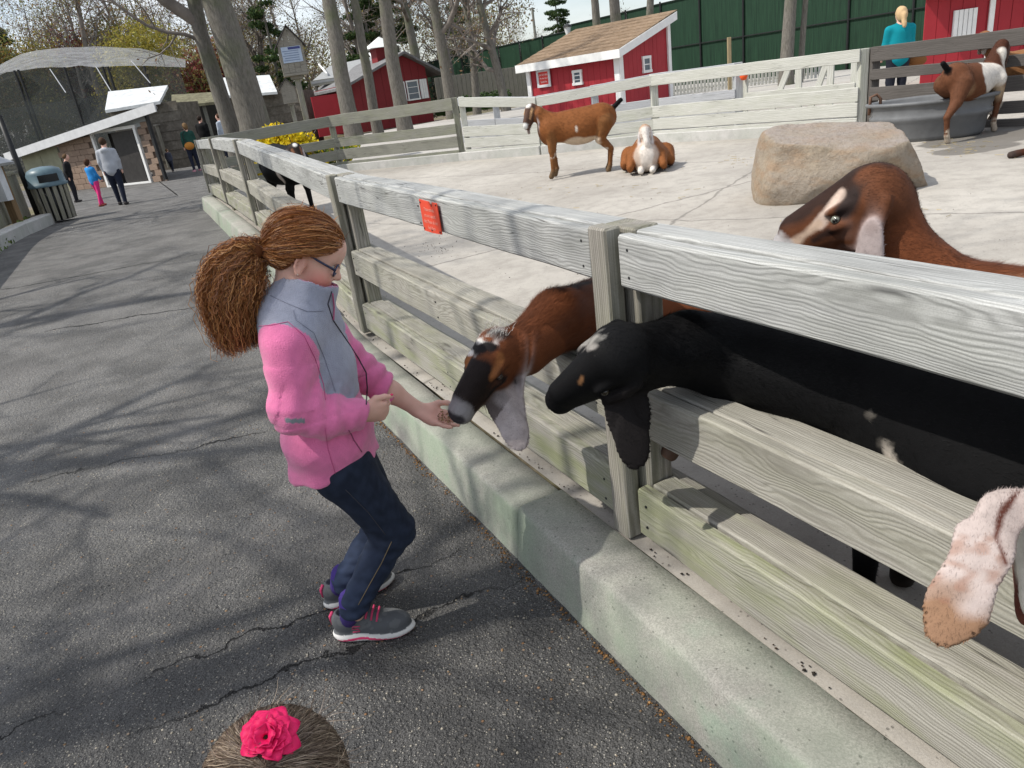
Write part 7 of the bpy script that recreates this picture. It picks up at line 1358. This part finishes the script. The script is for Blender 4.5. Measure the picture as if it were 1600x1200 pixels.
# --- socks and running shoes
M_sock = plain('purple_sock', (.075, .045, .24), .9, .15, 200); M_lace = plain('pink_lace', (.62, .06, .16), .7, .1)
def shoe(hl, toe, zg, an):
    hl, toe = np.array(hl), np.array(toe); x = toe - hl; x[2] = 0; L = np.linalg.norm(x); x /= L; y = np.array([-x[1], x[0], 0]); o = np.array([hl[0], hl[1], zg]); k = L / .235; q = lambda a, b, c: o + (x * a + y * b + UPV * c) * k; ax = (x, y, UPV); S = Sdf()
    S.el(q(.062, 0, .020), (.062 * k, .036 * k, .022 * k), ax, .012, WHT); S.el(q(.150, .003, .017), (.090 * k, .045 * k, .019 * k), ax, .015, WHT); S.rc(q(.04, 0, .012), q(.18, .003, .010), .028 * k, .034 * k, .01, WHT, UPV, .35)
    S.el(q(.058, 0, .058), (.053 * k, .034 * k, .048 * k), ax, .012, GRY); S.el(q(.145, .002, .042), (.085 * k, .041 * k, .030 * k), ax, .02, GRY); S.rc(q(.085, 0, .075), q(.135, 0, .055), .030 * k, .028 * k, .015, GRY)
    S.el(q(.055, 0, .112), (.034 * k, .024 * k, .045 * k), ax, .008, GRY, 1)
    v, F = S.mesh(.0032); z = (v[:, 2] - zg) / k; xl = ((v - o) @ x) / k; C = np.tile(np.array((.095, .10, .108)), (len(v), 1)); C[vnoise(v, 70) > .25] = (.125, .13, .135); wave = .006 * np.sin(xl * 30 - 1.2); C[z < .030 + wave * .6] = (.68, .67, .65); C[(z < .0165 + wave) & (z > .0095 + wave * .7)] = (.72, .05, .16); C[(z > .062) & (xl < .02)] = (.10, .105, .11)
    sh = part('shoe', v, F, C, M_shoe)
    for i in range(5):
        xa = .088 + .0145 * i; mb = MB(); za = .108 - .0066 * i; mb.tube([np.array(q(xa - .004, -.028, za - .017)) - np.array(F0), np.array(q(xa, -.014, za)) - np.array(F0), np.array(q(xa + .002, 0, za + .003)) - np.array(F0), np.array(q(xa, .014, za)) - np.array(F0), np.array(q(xa - .004, .028, za - .017)) - np.array(F0)], .0032 * k, 6); mb.build('lace', M_lace, sh, True)
    mb = MB(); c0 = q(.098, -.0, .106)
    for s_ in (-1, 1): mb.tube([np.array(c0) - np.array(F0), np.array(c0 + (x * .018 + y * s_ * .022 + UPV * .012) * k) - np.array(F0), np.array(c0 + (x * .005 + y * s_ * .030 + UPV * .002) * k) - np.array(F0)], .0028 * k, 6)
    mb.build('lace_bow', M_lace, sh, True); mb = MB(); mb.tube([np.array(q(.006, 0, .050)) - np.array(F0), np.array(q(.004, 0, .075)) - np.array(F0), np.array(q(.014, 0, .090)) - np.array(F0)], .005 * k, 6); mb.build('heel_tab', M_lace, sh, True)
    # curved letter-like emblem on the outer side
    mb = MB(); em = [(.094, .052), (.074, .054), (.070, .047), (.088, .043), (.091, .036), (.070, .034)]; bpy.context.view_layer.update(); bv = bvh(sh); P_ = []
    for a, c in em:
        r_ = bv.ray_cast(Vector(q(a, -.09, c + .006)), Vector(y)); P_.append(np.array(r_[0]) - y * .0008 - np.array(F0) if r_[0] is not None else q(a, -.036, c) - np.array(F0))
    mb.tube(P_, .0019, 6); mb.build('emblem', M_lace, sh, True)
    mb = MB(); mb.tube([np.array(an) + np.array([0, 0, .03]) - np.array(F0), q(.055, 0, .05) - np.array(F0)], [.037, .030], 14); mb.build('sock', M_sock, girl, True); return sh
nh, ntoe = G(523, 996, 0), G(648, 984, 0); shoe(nh, ntoe, 0, anN); fh, ft = G(508, 953, 0), G(616, 905, 0); shoe(fh, ft, 0, anF)
# --- glasses
M_frame = plain('dark_blue_plaid_frame', (.045, .055, .11), .35, .5, 300); M_lens = NT('spectacle_lens', .03, .5); M_lens.b.inputs['Transmission Weight'].default_value = .95; M_lens.base((.95, .96, .97)); M_lens.b.inputs['IOR'].default_value = 1.05
gl = bpy.data.objects.new('glasses', None); COL.objects.link(gl); gl.parent = girl; R0 = np.array(F0)
for s_ in (-1, 1):
    mb = MB(); mb.tube([hq(-.012, s_ * .078, -.012) - R0, hq(-.005, s_ * .079, -.004) - R0, hq(.04, s_ * .070, -.010) - R0, hq(.088, s_ * .056, -.016) - R0], [.0022, .0026, .003, .0034], 8); mb.build('temple', M_frame, gl, True); rim = []
    for k in range(21): a = 2 * math.pi * k / 20; rim.append(hq(.099 - .010 * abs(math.cos(a) * .024 + .03) / .05, s_ * (.031 + .024 * math.cos(a)), -.019 + .0145 * math.sin(a) * (1 - .12 * math.cos(2 * a))) - R0)
    mb = MB(); mb.tube(rim, .0026, 6, False); mb.build('rim', M_frame, gl, True); mb = MB(); mb.add([q_ for q_ in rim[:20]], [list(range(20))]); mb.build('lens', M_lens.m, gl)
mb = MB(); mb.tube([hq(.098, -.008, -.016) - R0, hq(.103, 0, -.013) - R0, hq(.098, .008, -.016) - R0], .0024, 6); mb.build('bridge', M_frame, gl, True)
mb = MB(); mb.lathe([(0, -.003), (.003, 0), (0, .003)], 8, c=tuple(hq(-.008, -.080, -.062) - R0)); mb.build('earring', plain('small_stud', (.7, .55, .45), .2, .05, metal=.8), girl, True)
for s_ in (-1, 1): mb = MB(); mb.lathe([(0, -.011), (.008, -.008), (.011, 0), (.008, .008), (0, .011)], 14, c=tuple(hq(.0725, s_ * .031, -.015) - R0)); mb.build('eye', plain('eye_white', (.55, .52, .50), .15, .05), girl, True)
# --- hair: cap over the skull, pulled to a tie, then a frizzy fall of curls
AUB = [(.29, .108, .034), (.38, .15, .046), (.21, .075, .024), (.52, .25, .085), (.13, .044, .015)]
ub = lambda f: np.interp(f, [-.12, -.075, -.04, -.022, 0, .03, .052, .070, .085], [-.085, -.082, -.066, -.026, .004, .012, .022, .050, .078])
Hc = Sdf(); Hc.el(hq(-.012, 0, .008), (.100, .0815, .086), AX, .02, AUB[0]); Hc.el(hq(-.055, 0, -.028), (.058, .066, .055), AX, .03, AUB[0]); Hc.disp = lambda P: (np.maximum(0, 0 * P[:, 0]) + .0022 * vnoise(P.astype(float), 60) + .0015 * vnoise(P.astype(float), 130, 2)).astype(NPF)
v, F = Hc.mesh(.004); q = np.stack([(v - S0) @ f_h, (v - S0) @ l_h, (v - S0) @ u_h], 1); ed = q[:, 2] - ub(q[:, 0] - .0) + .004 * vnoise(v, 50); keep = ed > -.004
F = F[keep[F].all(1)]; used = np.unique(F); mp = np.full(len(v), -1); mp[used] = np.arange(len(used)); v = v[used]; F = mp[F]; C = np.tile(np.array(AUB[4]), (len(v), 1))
hair = part('hair', v, F, C, skin_mat('hair_base', .6, .2)); N = vnormals(v, F)
t = NT('auburn_hair_strands', .42, .45); t.base(t.n('Attribute', attribute_name='Col').outputs['Color']); M_hair = t.m
def strands(name, paths, wid, mat, parent, cols, o0, seed=1, taper=.4):
    rg2 = np.random.RandomState(seed); V_ = []; F_ = []; C_ = []; nv = 0
    for P_ in paths:
        P_ = np.asarray(P_); k = len(P_); T = np.gradient(P_, axis=0); r_ = rg2.normal(size=3); sd = np.cross(T, r_); sd /= np.linalg.norm(sd, axis=1)[:, None] + 1e-9; w_ = wid * (.6 + .8 * rg2.rand()) * np.linspace(1, taper, k)[:, None]; V_.append(np.stack([P_ - sd * w_, P_ + sd * w_], 1).reshape(-1, 3)); i = np.arange(k - 1)[:, None] * 2; F_.append(np.concatenate([i, i + 1, i + 3, i + 2], 1) + nv); nv += 2 * k; C_.append(np.tile(np.array(cols[rg2.randint(len(cols))]) * (.75 + .5 * rg2.rand()), (2 * k, 1)))
    o = mesh(name, np.concatenate(V_) - np.array(o0), np.concatenate(F_), mat, parent, True, np.concatenate(C_)); o['kind'] = 'stuff'; return o
TIE = np.array(gp(414, 388, .012)); rg2 = np.random.RandomState(8); paths = []
for i in rg2.choice(len(v), 4600):
    p = v[i]; n_ = N[i]; Q = [p + n_ * .002]; w1 = rg2.rand() * 6
    for k in range(9):
        to = TIE - Q[-1]; d_ = np.linalg.norm(to)
        if d_ < .012: break
        to /= d_; rel = (Q[-1] - np.array(hq(-.014, 0, .006))); nn = rel @ f_h * f_h / .100 ** 2 + rel @ l_h * l_h / .0815 ** 2 + rel @ u_h * u_h / .086 ** 2; nn /= np.linalg.norm(nn); t_ = to - nn * (to @ nn); t_ /= np.linalg.norm(t_) + 1e-9; nx = Q[-1] + t_ * min(d_, .013) + rg2.normal(size=3) * .0016; rel = nx - np.array(hq(-.012, 0, .008)); e_ = math.sqrt((rel @ f_h / .102) ** 2 + (rel @ l_h / .083) ** 2 + (rel @ u_h / .088) ** 2)
        if e_ < 1.012: nx = nx + nn * (1.012 + .02 * rg2.rand() - e_) * .09
        Q.append(nx)
    if len(Q) > 2: paths.append(Q)
for i in range(160):                                                      # flyaway wisps
    p = v[rg2.randint(len(v))]; rel = p - S0; Q = [p]; d = rel / np.linalg.norm(rel) * .35 - f_h * .6 + rg2.normal(size=3) * .35
    for k in range(6): d = d + rg2.normal(size=3) * .22; Q.append(Q[-1] + d / np.linalg.norm(d) * .006)
    paths.append(Q)
strands('hair_strands', paths, .0008, M_hair, hair, AUB, F0, 3)
mb = MB(); mb.tube([TIE + l_h * .022 * math.cos(a) + u_h * .024 * math.sin(a) - R0 for a in np.linspace(0, 6.283, 17)], .0055, 7, False); mb.build('hair_tie', plain('dark_hair_tie', (.02, .025, .045), .8, .1), girl, True)
c1, c2, c3, c4, c5 = gp(398, 392, .0), gp(370, 410, -.01), gp(360, 455, -.01), gp(368, 505, -.01), gp(375, 535, -.01)
Pb = Sdf(); Pb.chain([TIE, c1, c2, c3, c4, c5], [.012, .018, .030, .042, .034, .016], .03, AUB[4]); Pb.disp = lambda P: (.003 * vnoise(P.astype(float), 38) + .003 * vnoise(P.astype(float), 90, 3)).astype(NPF); v2, F2 = Pb.mesh(.006); pony = part('ponytail', v2, F2, np.tile(np.array(AUB[4]) * .9, (len(v2), 1)), skin_mat('ponytail_base', .7, .15))
paths = []; KP = np.array([TIE, c1, c2, c3, c4, c5]); bk = np.array(c2 - TIE); 
for i in range(5400):
    a = rg2.rand() * 6.283; r_ = rg2.rand() ** .42; ox, oy = math.cos(a) * r_, math.sin(a) * r_; ln = .45 + .62 * rg2.rand(); ph = rg2.rand() * 6.28; fq = rg2.uniform(50, 85) * ln; am = rg2.uniform(.0035, .0085); wid = np.array([.016, .044, .066, .074, .068, .056]); m_ = 22; tt = np.linspace(0, 1, m_); u_ = tt * ln * 5; Q = np.stack([np.interp(u_, range(6), KP[:, j]) for j in range(3)], 1); sp = np.interp(u_, range(6), wid)
    if u_[-1] > 5: Q = Q + np.outer(np.maximum(u_ - 5, 0), np.array([.01, 0, -.045]))
    tg = np.gradient(Q, axis=0); tg /= np.linalg.norm(tg, axis=1)[:, None]; E2 = np.array([.27, .96, 0]); E1 = np.cross(tg, E2); fz_ = 1 + .42 * (rg2.rand() < .28) * rg2.rand() ** 1.5; Q = Q + E1 * (sp * ox * fz_)[:, None] + np.outer(sp * oy * .95 * fz_, E2) + E1 * (am * np.minimum(1, tt * 6) * np.sin(fq * tt + ph))[:, None] + np.outer(am * np.minimum(1, tt * 6) * np.cos(fq * tt + ph), np.array([.2, .9, .3])) + UPV * (.012 * np.sin(u_ * 1.9 + ph * .3)[:, None] * tt[:, None]) + np.cumsum(rg2.normal(size=(m_, 3)) * .0011, 0); paths.append(Q)
strands('curls', paths, .0009, M_hair, pony, AUB, F0, 5, .7)
# ================================================================== small child at the bottom edge: crown of the head and a flower clip
kc = DP(436, 1240, .98); kz = kc.z; kid = thing('person', 'small child with brown hair and a bright pink flower clip at the bottom edge', 'person', (kc.x, kc.y, 0)); K0 = np.array([kc.x, kc.y, 0]); S = Sdf(); HR = (.085, .058, .042)
S.el(kc, (.078, .088, .095), None, .02, SK); S.rc(kc + pt(0, .02, -.06), kc + pt(0, 0, -.17), .055, .045, .03, SK); S.rc(kc + pt(0, 0, -.20), kc + pt(0, -.02, -.42), .09, .11, .05, (.2, .25, .4))
for s_ in (-1, 1): S.rc(kc + pt(s_ * .10, 0, -.21), kc + pt(s_ * .15, .03, -.42), .04, .034, .03, (.2, .25, .4)); S.rc(kc + pt(s_ * .15, .03, -.42), kc + pt(s_ * .14, .08, -.53), .03, .022, .02, SK); S.rc(kc + pt(s_ * .055, 0, -.46), pt(kc.x + s_ * .06, kc.y, .06), .065, .042, .03, (.08, .08, .12)); S.rc(pt(kc.x + s_ * .06, kc.y, .045), pt(kc.x + s_ * .07, kc.y + .09, .035), .042, .036, .02, (.5, .5, .5))
v, F = S.mesh(.009); part('body', v, F, S.colors(v), M_skin, kid, K0)
S = Sdf(); S.el(kc + pt(0, -.006, .012), (.096, .104, .106), None, .02, HR); S.el(kc + pt(.0, -.05, -.05), (.075, .06, .08), None, .03, HR); v, F = S.mesh(.006); kh = part('hair', v, F, np.tile(np.array(HR) * .55, (len(v), 1)), skin_mat('child_hair_base', .6, .2), kid, K0); N = vnormals(v, F)
bpy.context.view_layer.update(); BK = bvh(kh); fl = hit(420, 1156, BK); paths = []
KH = [(.17, .12, .088), (.22, .165, .12), (.12, .085, .063), (.32, .25, .18)]
up_i = [i for i in range(len(v)) if N[i, 2] > -.3]
for i in rg2.choice(up_i, 5200):
    p = v[i] + N[i] * .0015; Q = [p]; n_ = N[i]
    for k in range(8):
        to = fl + pt(0, -.03, -.02) - Q[-1]; to /= np.linalg.norm(to); rel = Q[-1] - np.array(kc); nn = rel / np.array([.096, .104, .106]) ** 2; nn /= np.linalg.norm(nn); t_ = to - nn * (to @ nn); t_ /= np.linalg.norm(t_) + 1e-9; nx = Q[-1] + t_ * .011 + rg2.normal(size=3) * .0010; rel = nx - np.array(kc + pt(0, -.006, .012)); e_ = np.linalg.norm(rel / np.array([.097, .105, .107]))
        if e_ < 1.01: nx = nx + nn * (1.012 - e_) * .095
        Q.append(nx)
    paths.append(Q)
for i in range(260):
    p = v[up_i[rg2.randint(len(up_i))]]; d = np.array(p - np.array(kc)); d /= np.linalg.norm(d); d = d * .28 + rg2.normal(size=3) * .4 + np.array([.6, .2, .0]); Q = [p]
    for k in range(7): d = d / np.linalg.norm(d) + rg2.normal(size=3) * .18; Q.append(Q[-1] + d / np.linalg.norm(d) * .006)
    paths.append(Q)
strands('hair_strands', paths, .0006, M_hair, kh, KH, K0, 6)
hotp = plain('hot_pink_satin', (.78, .012, .12), .55, .06, 30); fn_ = (fl - np.array(kc)); fn_ /= np.linalg.norm(fn_); fn_ = fn_ * .8 - cF * .5; fn_ /= np.linalg.norm(fn_); fx = np.cross(fn_, [0, 0, 1]); fx /= np.linalg.norm(fx); fy = np.cross(fn_, fx)
clip = thing('flower_clip', 'bright pink layered fabric flower clipped in the hair of the small child', 'hair clip', tuple(fl)); ct = 0
for ring, (n_, r0, ln, tilt) in enumerate(((9, .012, .030, .28), (8, .009, .026, .62), (7, .006, .022, .95), (5, .003, .017, 1.25))):
    for i in range(n_):
        a = 2 * math.pi * (i + .5 * ring) / n_ + rg2.normal() * .12; tl_ = tilt + rg2.normal() * .12; rd = fx * math.cos(a) + fy * math.sin(a); tg = -fx * math.sin(a) + fy * math.cos(a); vv = []; nu, nw = 5, 5
        for iu in range(nu):
            for iw in range(nw):
                u_ = iu / (nu - 1); w_ = iw / (nw - 1) * 2 - 1; wd = .0155 * math.sin(.35 + 2.35 * u_) * (1 - .15 * ring / 3); bend = tl_ - .45 * u_; rr = r0 + ln * u_ * math.cos(bend) - .004 * w_ * w_ * u_; hh = .006 + .003 * ring + ln * u_ * math.sin(bend) + .0045 * w_ * w_ - .004 * u_ * u_ + .0012 * math.sin(7 * w_ + i); vv.append(rd * rr + tg * wd * w_ + fn_ * hh)
        ff = [[x * nw + y, x * nw + y + 1, (x + 1) * nw + y + 1, (x + 1) * nw + y] for x in range(nu - 1) for y in range(nw - 1)]; o = mesh('petal', vv, ff, hotp, clip, True); md = o.modifiers.new('s', 'SOLIDIFY'); md.thickness = .0007
# ================================================================== bystanders
def person(label, P, face, H, top, pants, hair, hs='short', build=1., shoes=(.05, .045, .045), sleeve=None, stride=.0, armb=(0., 0.), hood=None, h=.011, bend=0.):
    h = max(h, .0011 * math.hypot(P[0], P[1]))
    """standing figure; face = direction looked at; armb = forward reach of the left, right hand"""
    k = H / 1.7; P = np.array(P, float); f_ = np.array([math.cos(face), math.sin(face), 0]); l_ = np.array([-f_[1], f_[0], 0]); ax = (f_, l_, UPV); q = lambda x, y, z: P + (f_ * (x + bend * max(0, z - .9)) + l_ * y + UPV * z) * k; g = build; child = 1.12 if H < 1.35 else 1.
    o = thing('person', label, 'person', tuple(P)); mk = lambda nm, S, mat, C=None: (lambda vF: mesh(nm, vF[0] - P, vF[1], mat, o, True, S.colors(vF[0]) * (1 + .12 * vnoise(vF[0], 14))[:, None]))(S.mesh(h))
    B = Sdf(); hc = q(.02, 0, 1.585); B.el(hc, (.095 * k * child, .075 * k * child, .115 * k * child), ax, .02, SK); B.rc(q(.0, 0, 1.50), q(-.01, 0, 1.40), .055 * k, .06 * k, .02, SK); B.el(q(.115, 0, 1.575), (.02 * k, .014 * k, .022 * k), ax, .01, SK); B.rc(q(-.01, 0, 1.40), q(0, 0, .95), .08 * k, .09 * k, .03, SK)
    hands = []
    T = Sdf(); T.rc(q(-.01, 0, 1.30), q(0, 0, 1.02), .115 * k * g, .125 * k * g, .04, top, l_, 1.45); T.rc(q(0, 0, 1.02), q(0, 0, .88), .125 * k * g, .13 * k * g, .04, top, l_, 1.35); T.rc(q(-.01, -.10, 1.37), q(-.01, .10, 1.37), .075 * k, .075 * k, .05, top); T.rc(q(-.01, 0, 1.36), q(0, 0, 1.44), .075 * k, .062 * k, .03, top)
    for s_, ar in ((1, armb[0]), (-1, armb[1])):
        e = q(-.01 + ar * .25, s_ * (.20 + .02 * g), 1.12); hd = q(.05 + ar, s_ * (.215 - .08 * (ar > .2)), .88 + ar * .55); T.rc(q(-.01, s_ * .165 * g, 1.355), e, .068 * k * g, .055 * k * g, .03, sleeve or top); T.rc(e, hd * .86 + e * .14, .055 * k * g, .042 * k, .02, sleeve or top); B.rc(e, hd, .04 * k, .026 * k, .02, SK); B.el(hd + (hd - e) * .22, (.035 * k, .03 * k, .06 * k), ax, .02, SK); hands.append(hd)
    if hood is not None: T.el(q(-.10, 0, 1.40), (.07 * k, .11 * k, .07 * k), ax, .03, hood)
    L_ = Sdf(); L_.el(q(0, 0, .90), (.12 * k * g, .165 * k * g, .12 * k), ax, .04, pants)
    Fo = Sdf()
    for s_ in (-1, 1):
        st = stride * s_; kn = q(.03 + st * .5, s_ * .10, .50); an = q(st, s_ * .10, .09); L_.rc(q(0, s_ * .09, .86), kn, .095 * k * g, .068 * k * g, .04, pants); L_.rc(kn, an, .066 * k * g, .05 * k, .02, pants); B.rc(q(0, s_ * .09, .86), an, .04 * k, .035 * k, .02, SK); Fo.rc(q(st - .05, s_ * .10, .045), q(st + .13, s_ * .11, .035), .045 * k, .04 * k, .02, shoes)
    Hs = Sdf(); Hs.el(q(-.012, 0, 1.615), (.108 * k * child, .09 * k * child, .105 * k * child), ax, .02, hair)
    if hs != 'short': Hs.el(q(-.055, 0, 1.56), (.075 * k, .085 * k, .10 * k), ax, .03, hair)
    if hs == 'tail': Hs.rc(q(-.13, 0, 1.575), q(-.165, .0, 1.40), .045 * k, .035 * k, .03, hair)
    Hs.el(q(.10, 0, 1.55), (.085 * k, .10 * k, .10 * k), ax, .02, hair, 1); Hs.disp = lambda Pp: (.006 * vnoise(Pp.astype(float), 40)).astype(NPF)
    mk('body', B, M_skin); mk('top', T, M_denim); mk('trousers', L_, M_denim); mk('hair', Hs, M_hide); mk('shoes', Fo, M_denim); return o, q, hands
NAVY = (.018, .022, .038)
person('woman in a light grey hoodie and dark trousers walking away by the block shed', G(193, 320, z_path), 1.75, 1.66, (.40, .42, .46), NAVY, (.055, .032, .02), 'short', 1.08, stride=.12, hood=(.44, .46, .50))
person('child in a bright blue jacket and pink trousers beside the woman in grey', G(160, 322, z_path), 1.15, 1.20, (.03, .22, .55), (.72, .05, .22), (.06, .03, .018), 'long', 1., (.35, .08, .06), stride=.14, armb=(.25, .1))
person('child in a black jacket standing behind the litter bin', G(121, 316, z_path), .3, 1.38, (.012, .012, .014), (.02, .02, .025), (.10, .06, .03), 'short', 1.1, bend=.2)
o, q, hd = person('person in a dark green jacket with an orange bag at the far fence corner', G(309, 268, .15), 2.3, 1.62, (.02, .07, .055), NAVY, (.16, .10, .05), 'long', 1.05, (.5, .25, .3))
bg_ = thing('shoulder_bag', 'orange brown bag at the hip of the person in green', 'bag', tuple(q(-.17, .10, .92))); S = Sdf(); S.el(pt(0, 0, 0), (.16, .16, .13), None, .02, (.45, .19, .04)); v, F = S.mesh(.012); mesh('bag_body', v, F, M_denim, bg_, True, S.colors(v)); mb = MB(); mb.tube([(-.1, 0, .1), (-.12, -.02, .4), (.05, .0, .55)], .012, 5); mb.build('strap', M_black, bg_)
person('toddler in grey walking near the board wall', G(271, 270, .1), 1.4, .88, (.10, .11, .15), (.05, .055, .08), (.2, .12, .06), 'short', 1.15, stride=.1)
person('person in a black jacket seen from behind left of the twin trunk', G(330, 250, .28), 1.3, 1.70, (.010, .010, .011), (.02, .02, .02), (.03, .02, .015), 'short', 1.2)
person('person in a pale blue hooded top beside the one in black', G(359, 249, .28), 2.9, 1.66, (.40, .45, .52), NAVY, (.07, .035, .02), 'short', 1.05, hood=(.45, .5, .56))
tp_ = DP(1398, 168, 12.4); tp_[2] = .27; o, q, hd = person('blonde woman in a teal sweater seen from behind at the dark fence', tuple(tp_), 1.45, 1.60, (.005, .22, .27), (.018, .02, .03), (.52, .36, .20), 'tail', 1.12, (.45, .42, .4), armb=(.1, .22))
bg_ = thing('handbag', 'brown leather handbag beside the woman in teal', 'bag', tuple(q(.12, -.36, .80))); S = Sdf(); S.el(pt(0, 0, 0), (.17, .14, .10), None, .02, (.20, .085, .03)); v, F = S.mesh(.012); mesh('bag_body', v, F, M_denim, bg_, True, S.colors(v)); mb = MB(); mb.tube([(-.1, 0, .06), (0, 0, .28), (.1, 0, .06)], .01, 5); mb.build('handle', M_black, bg_)
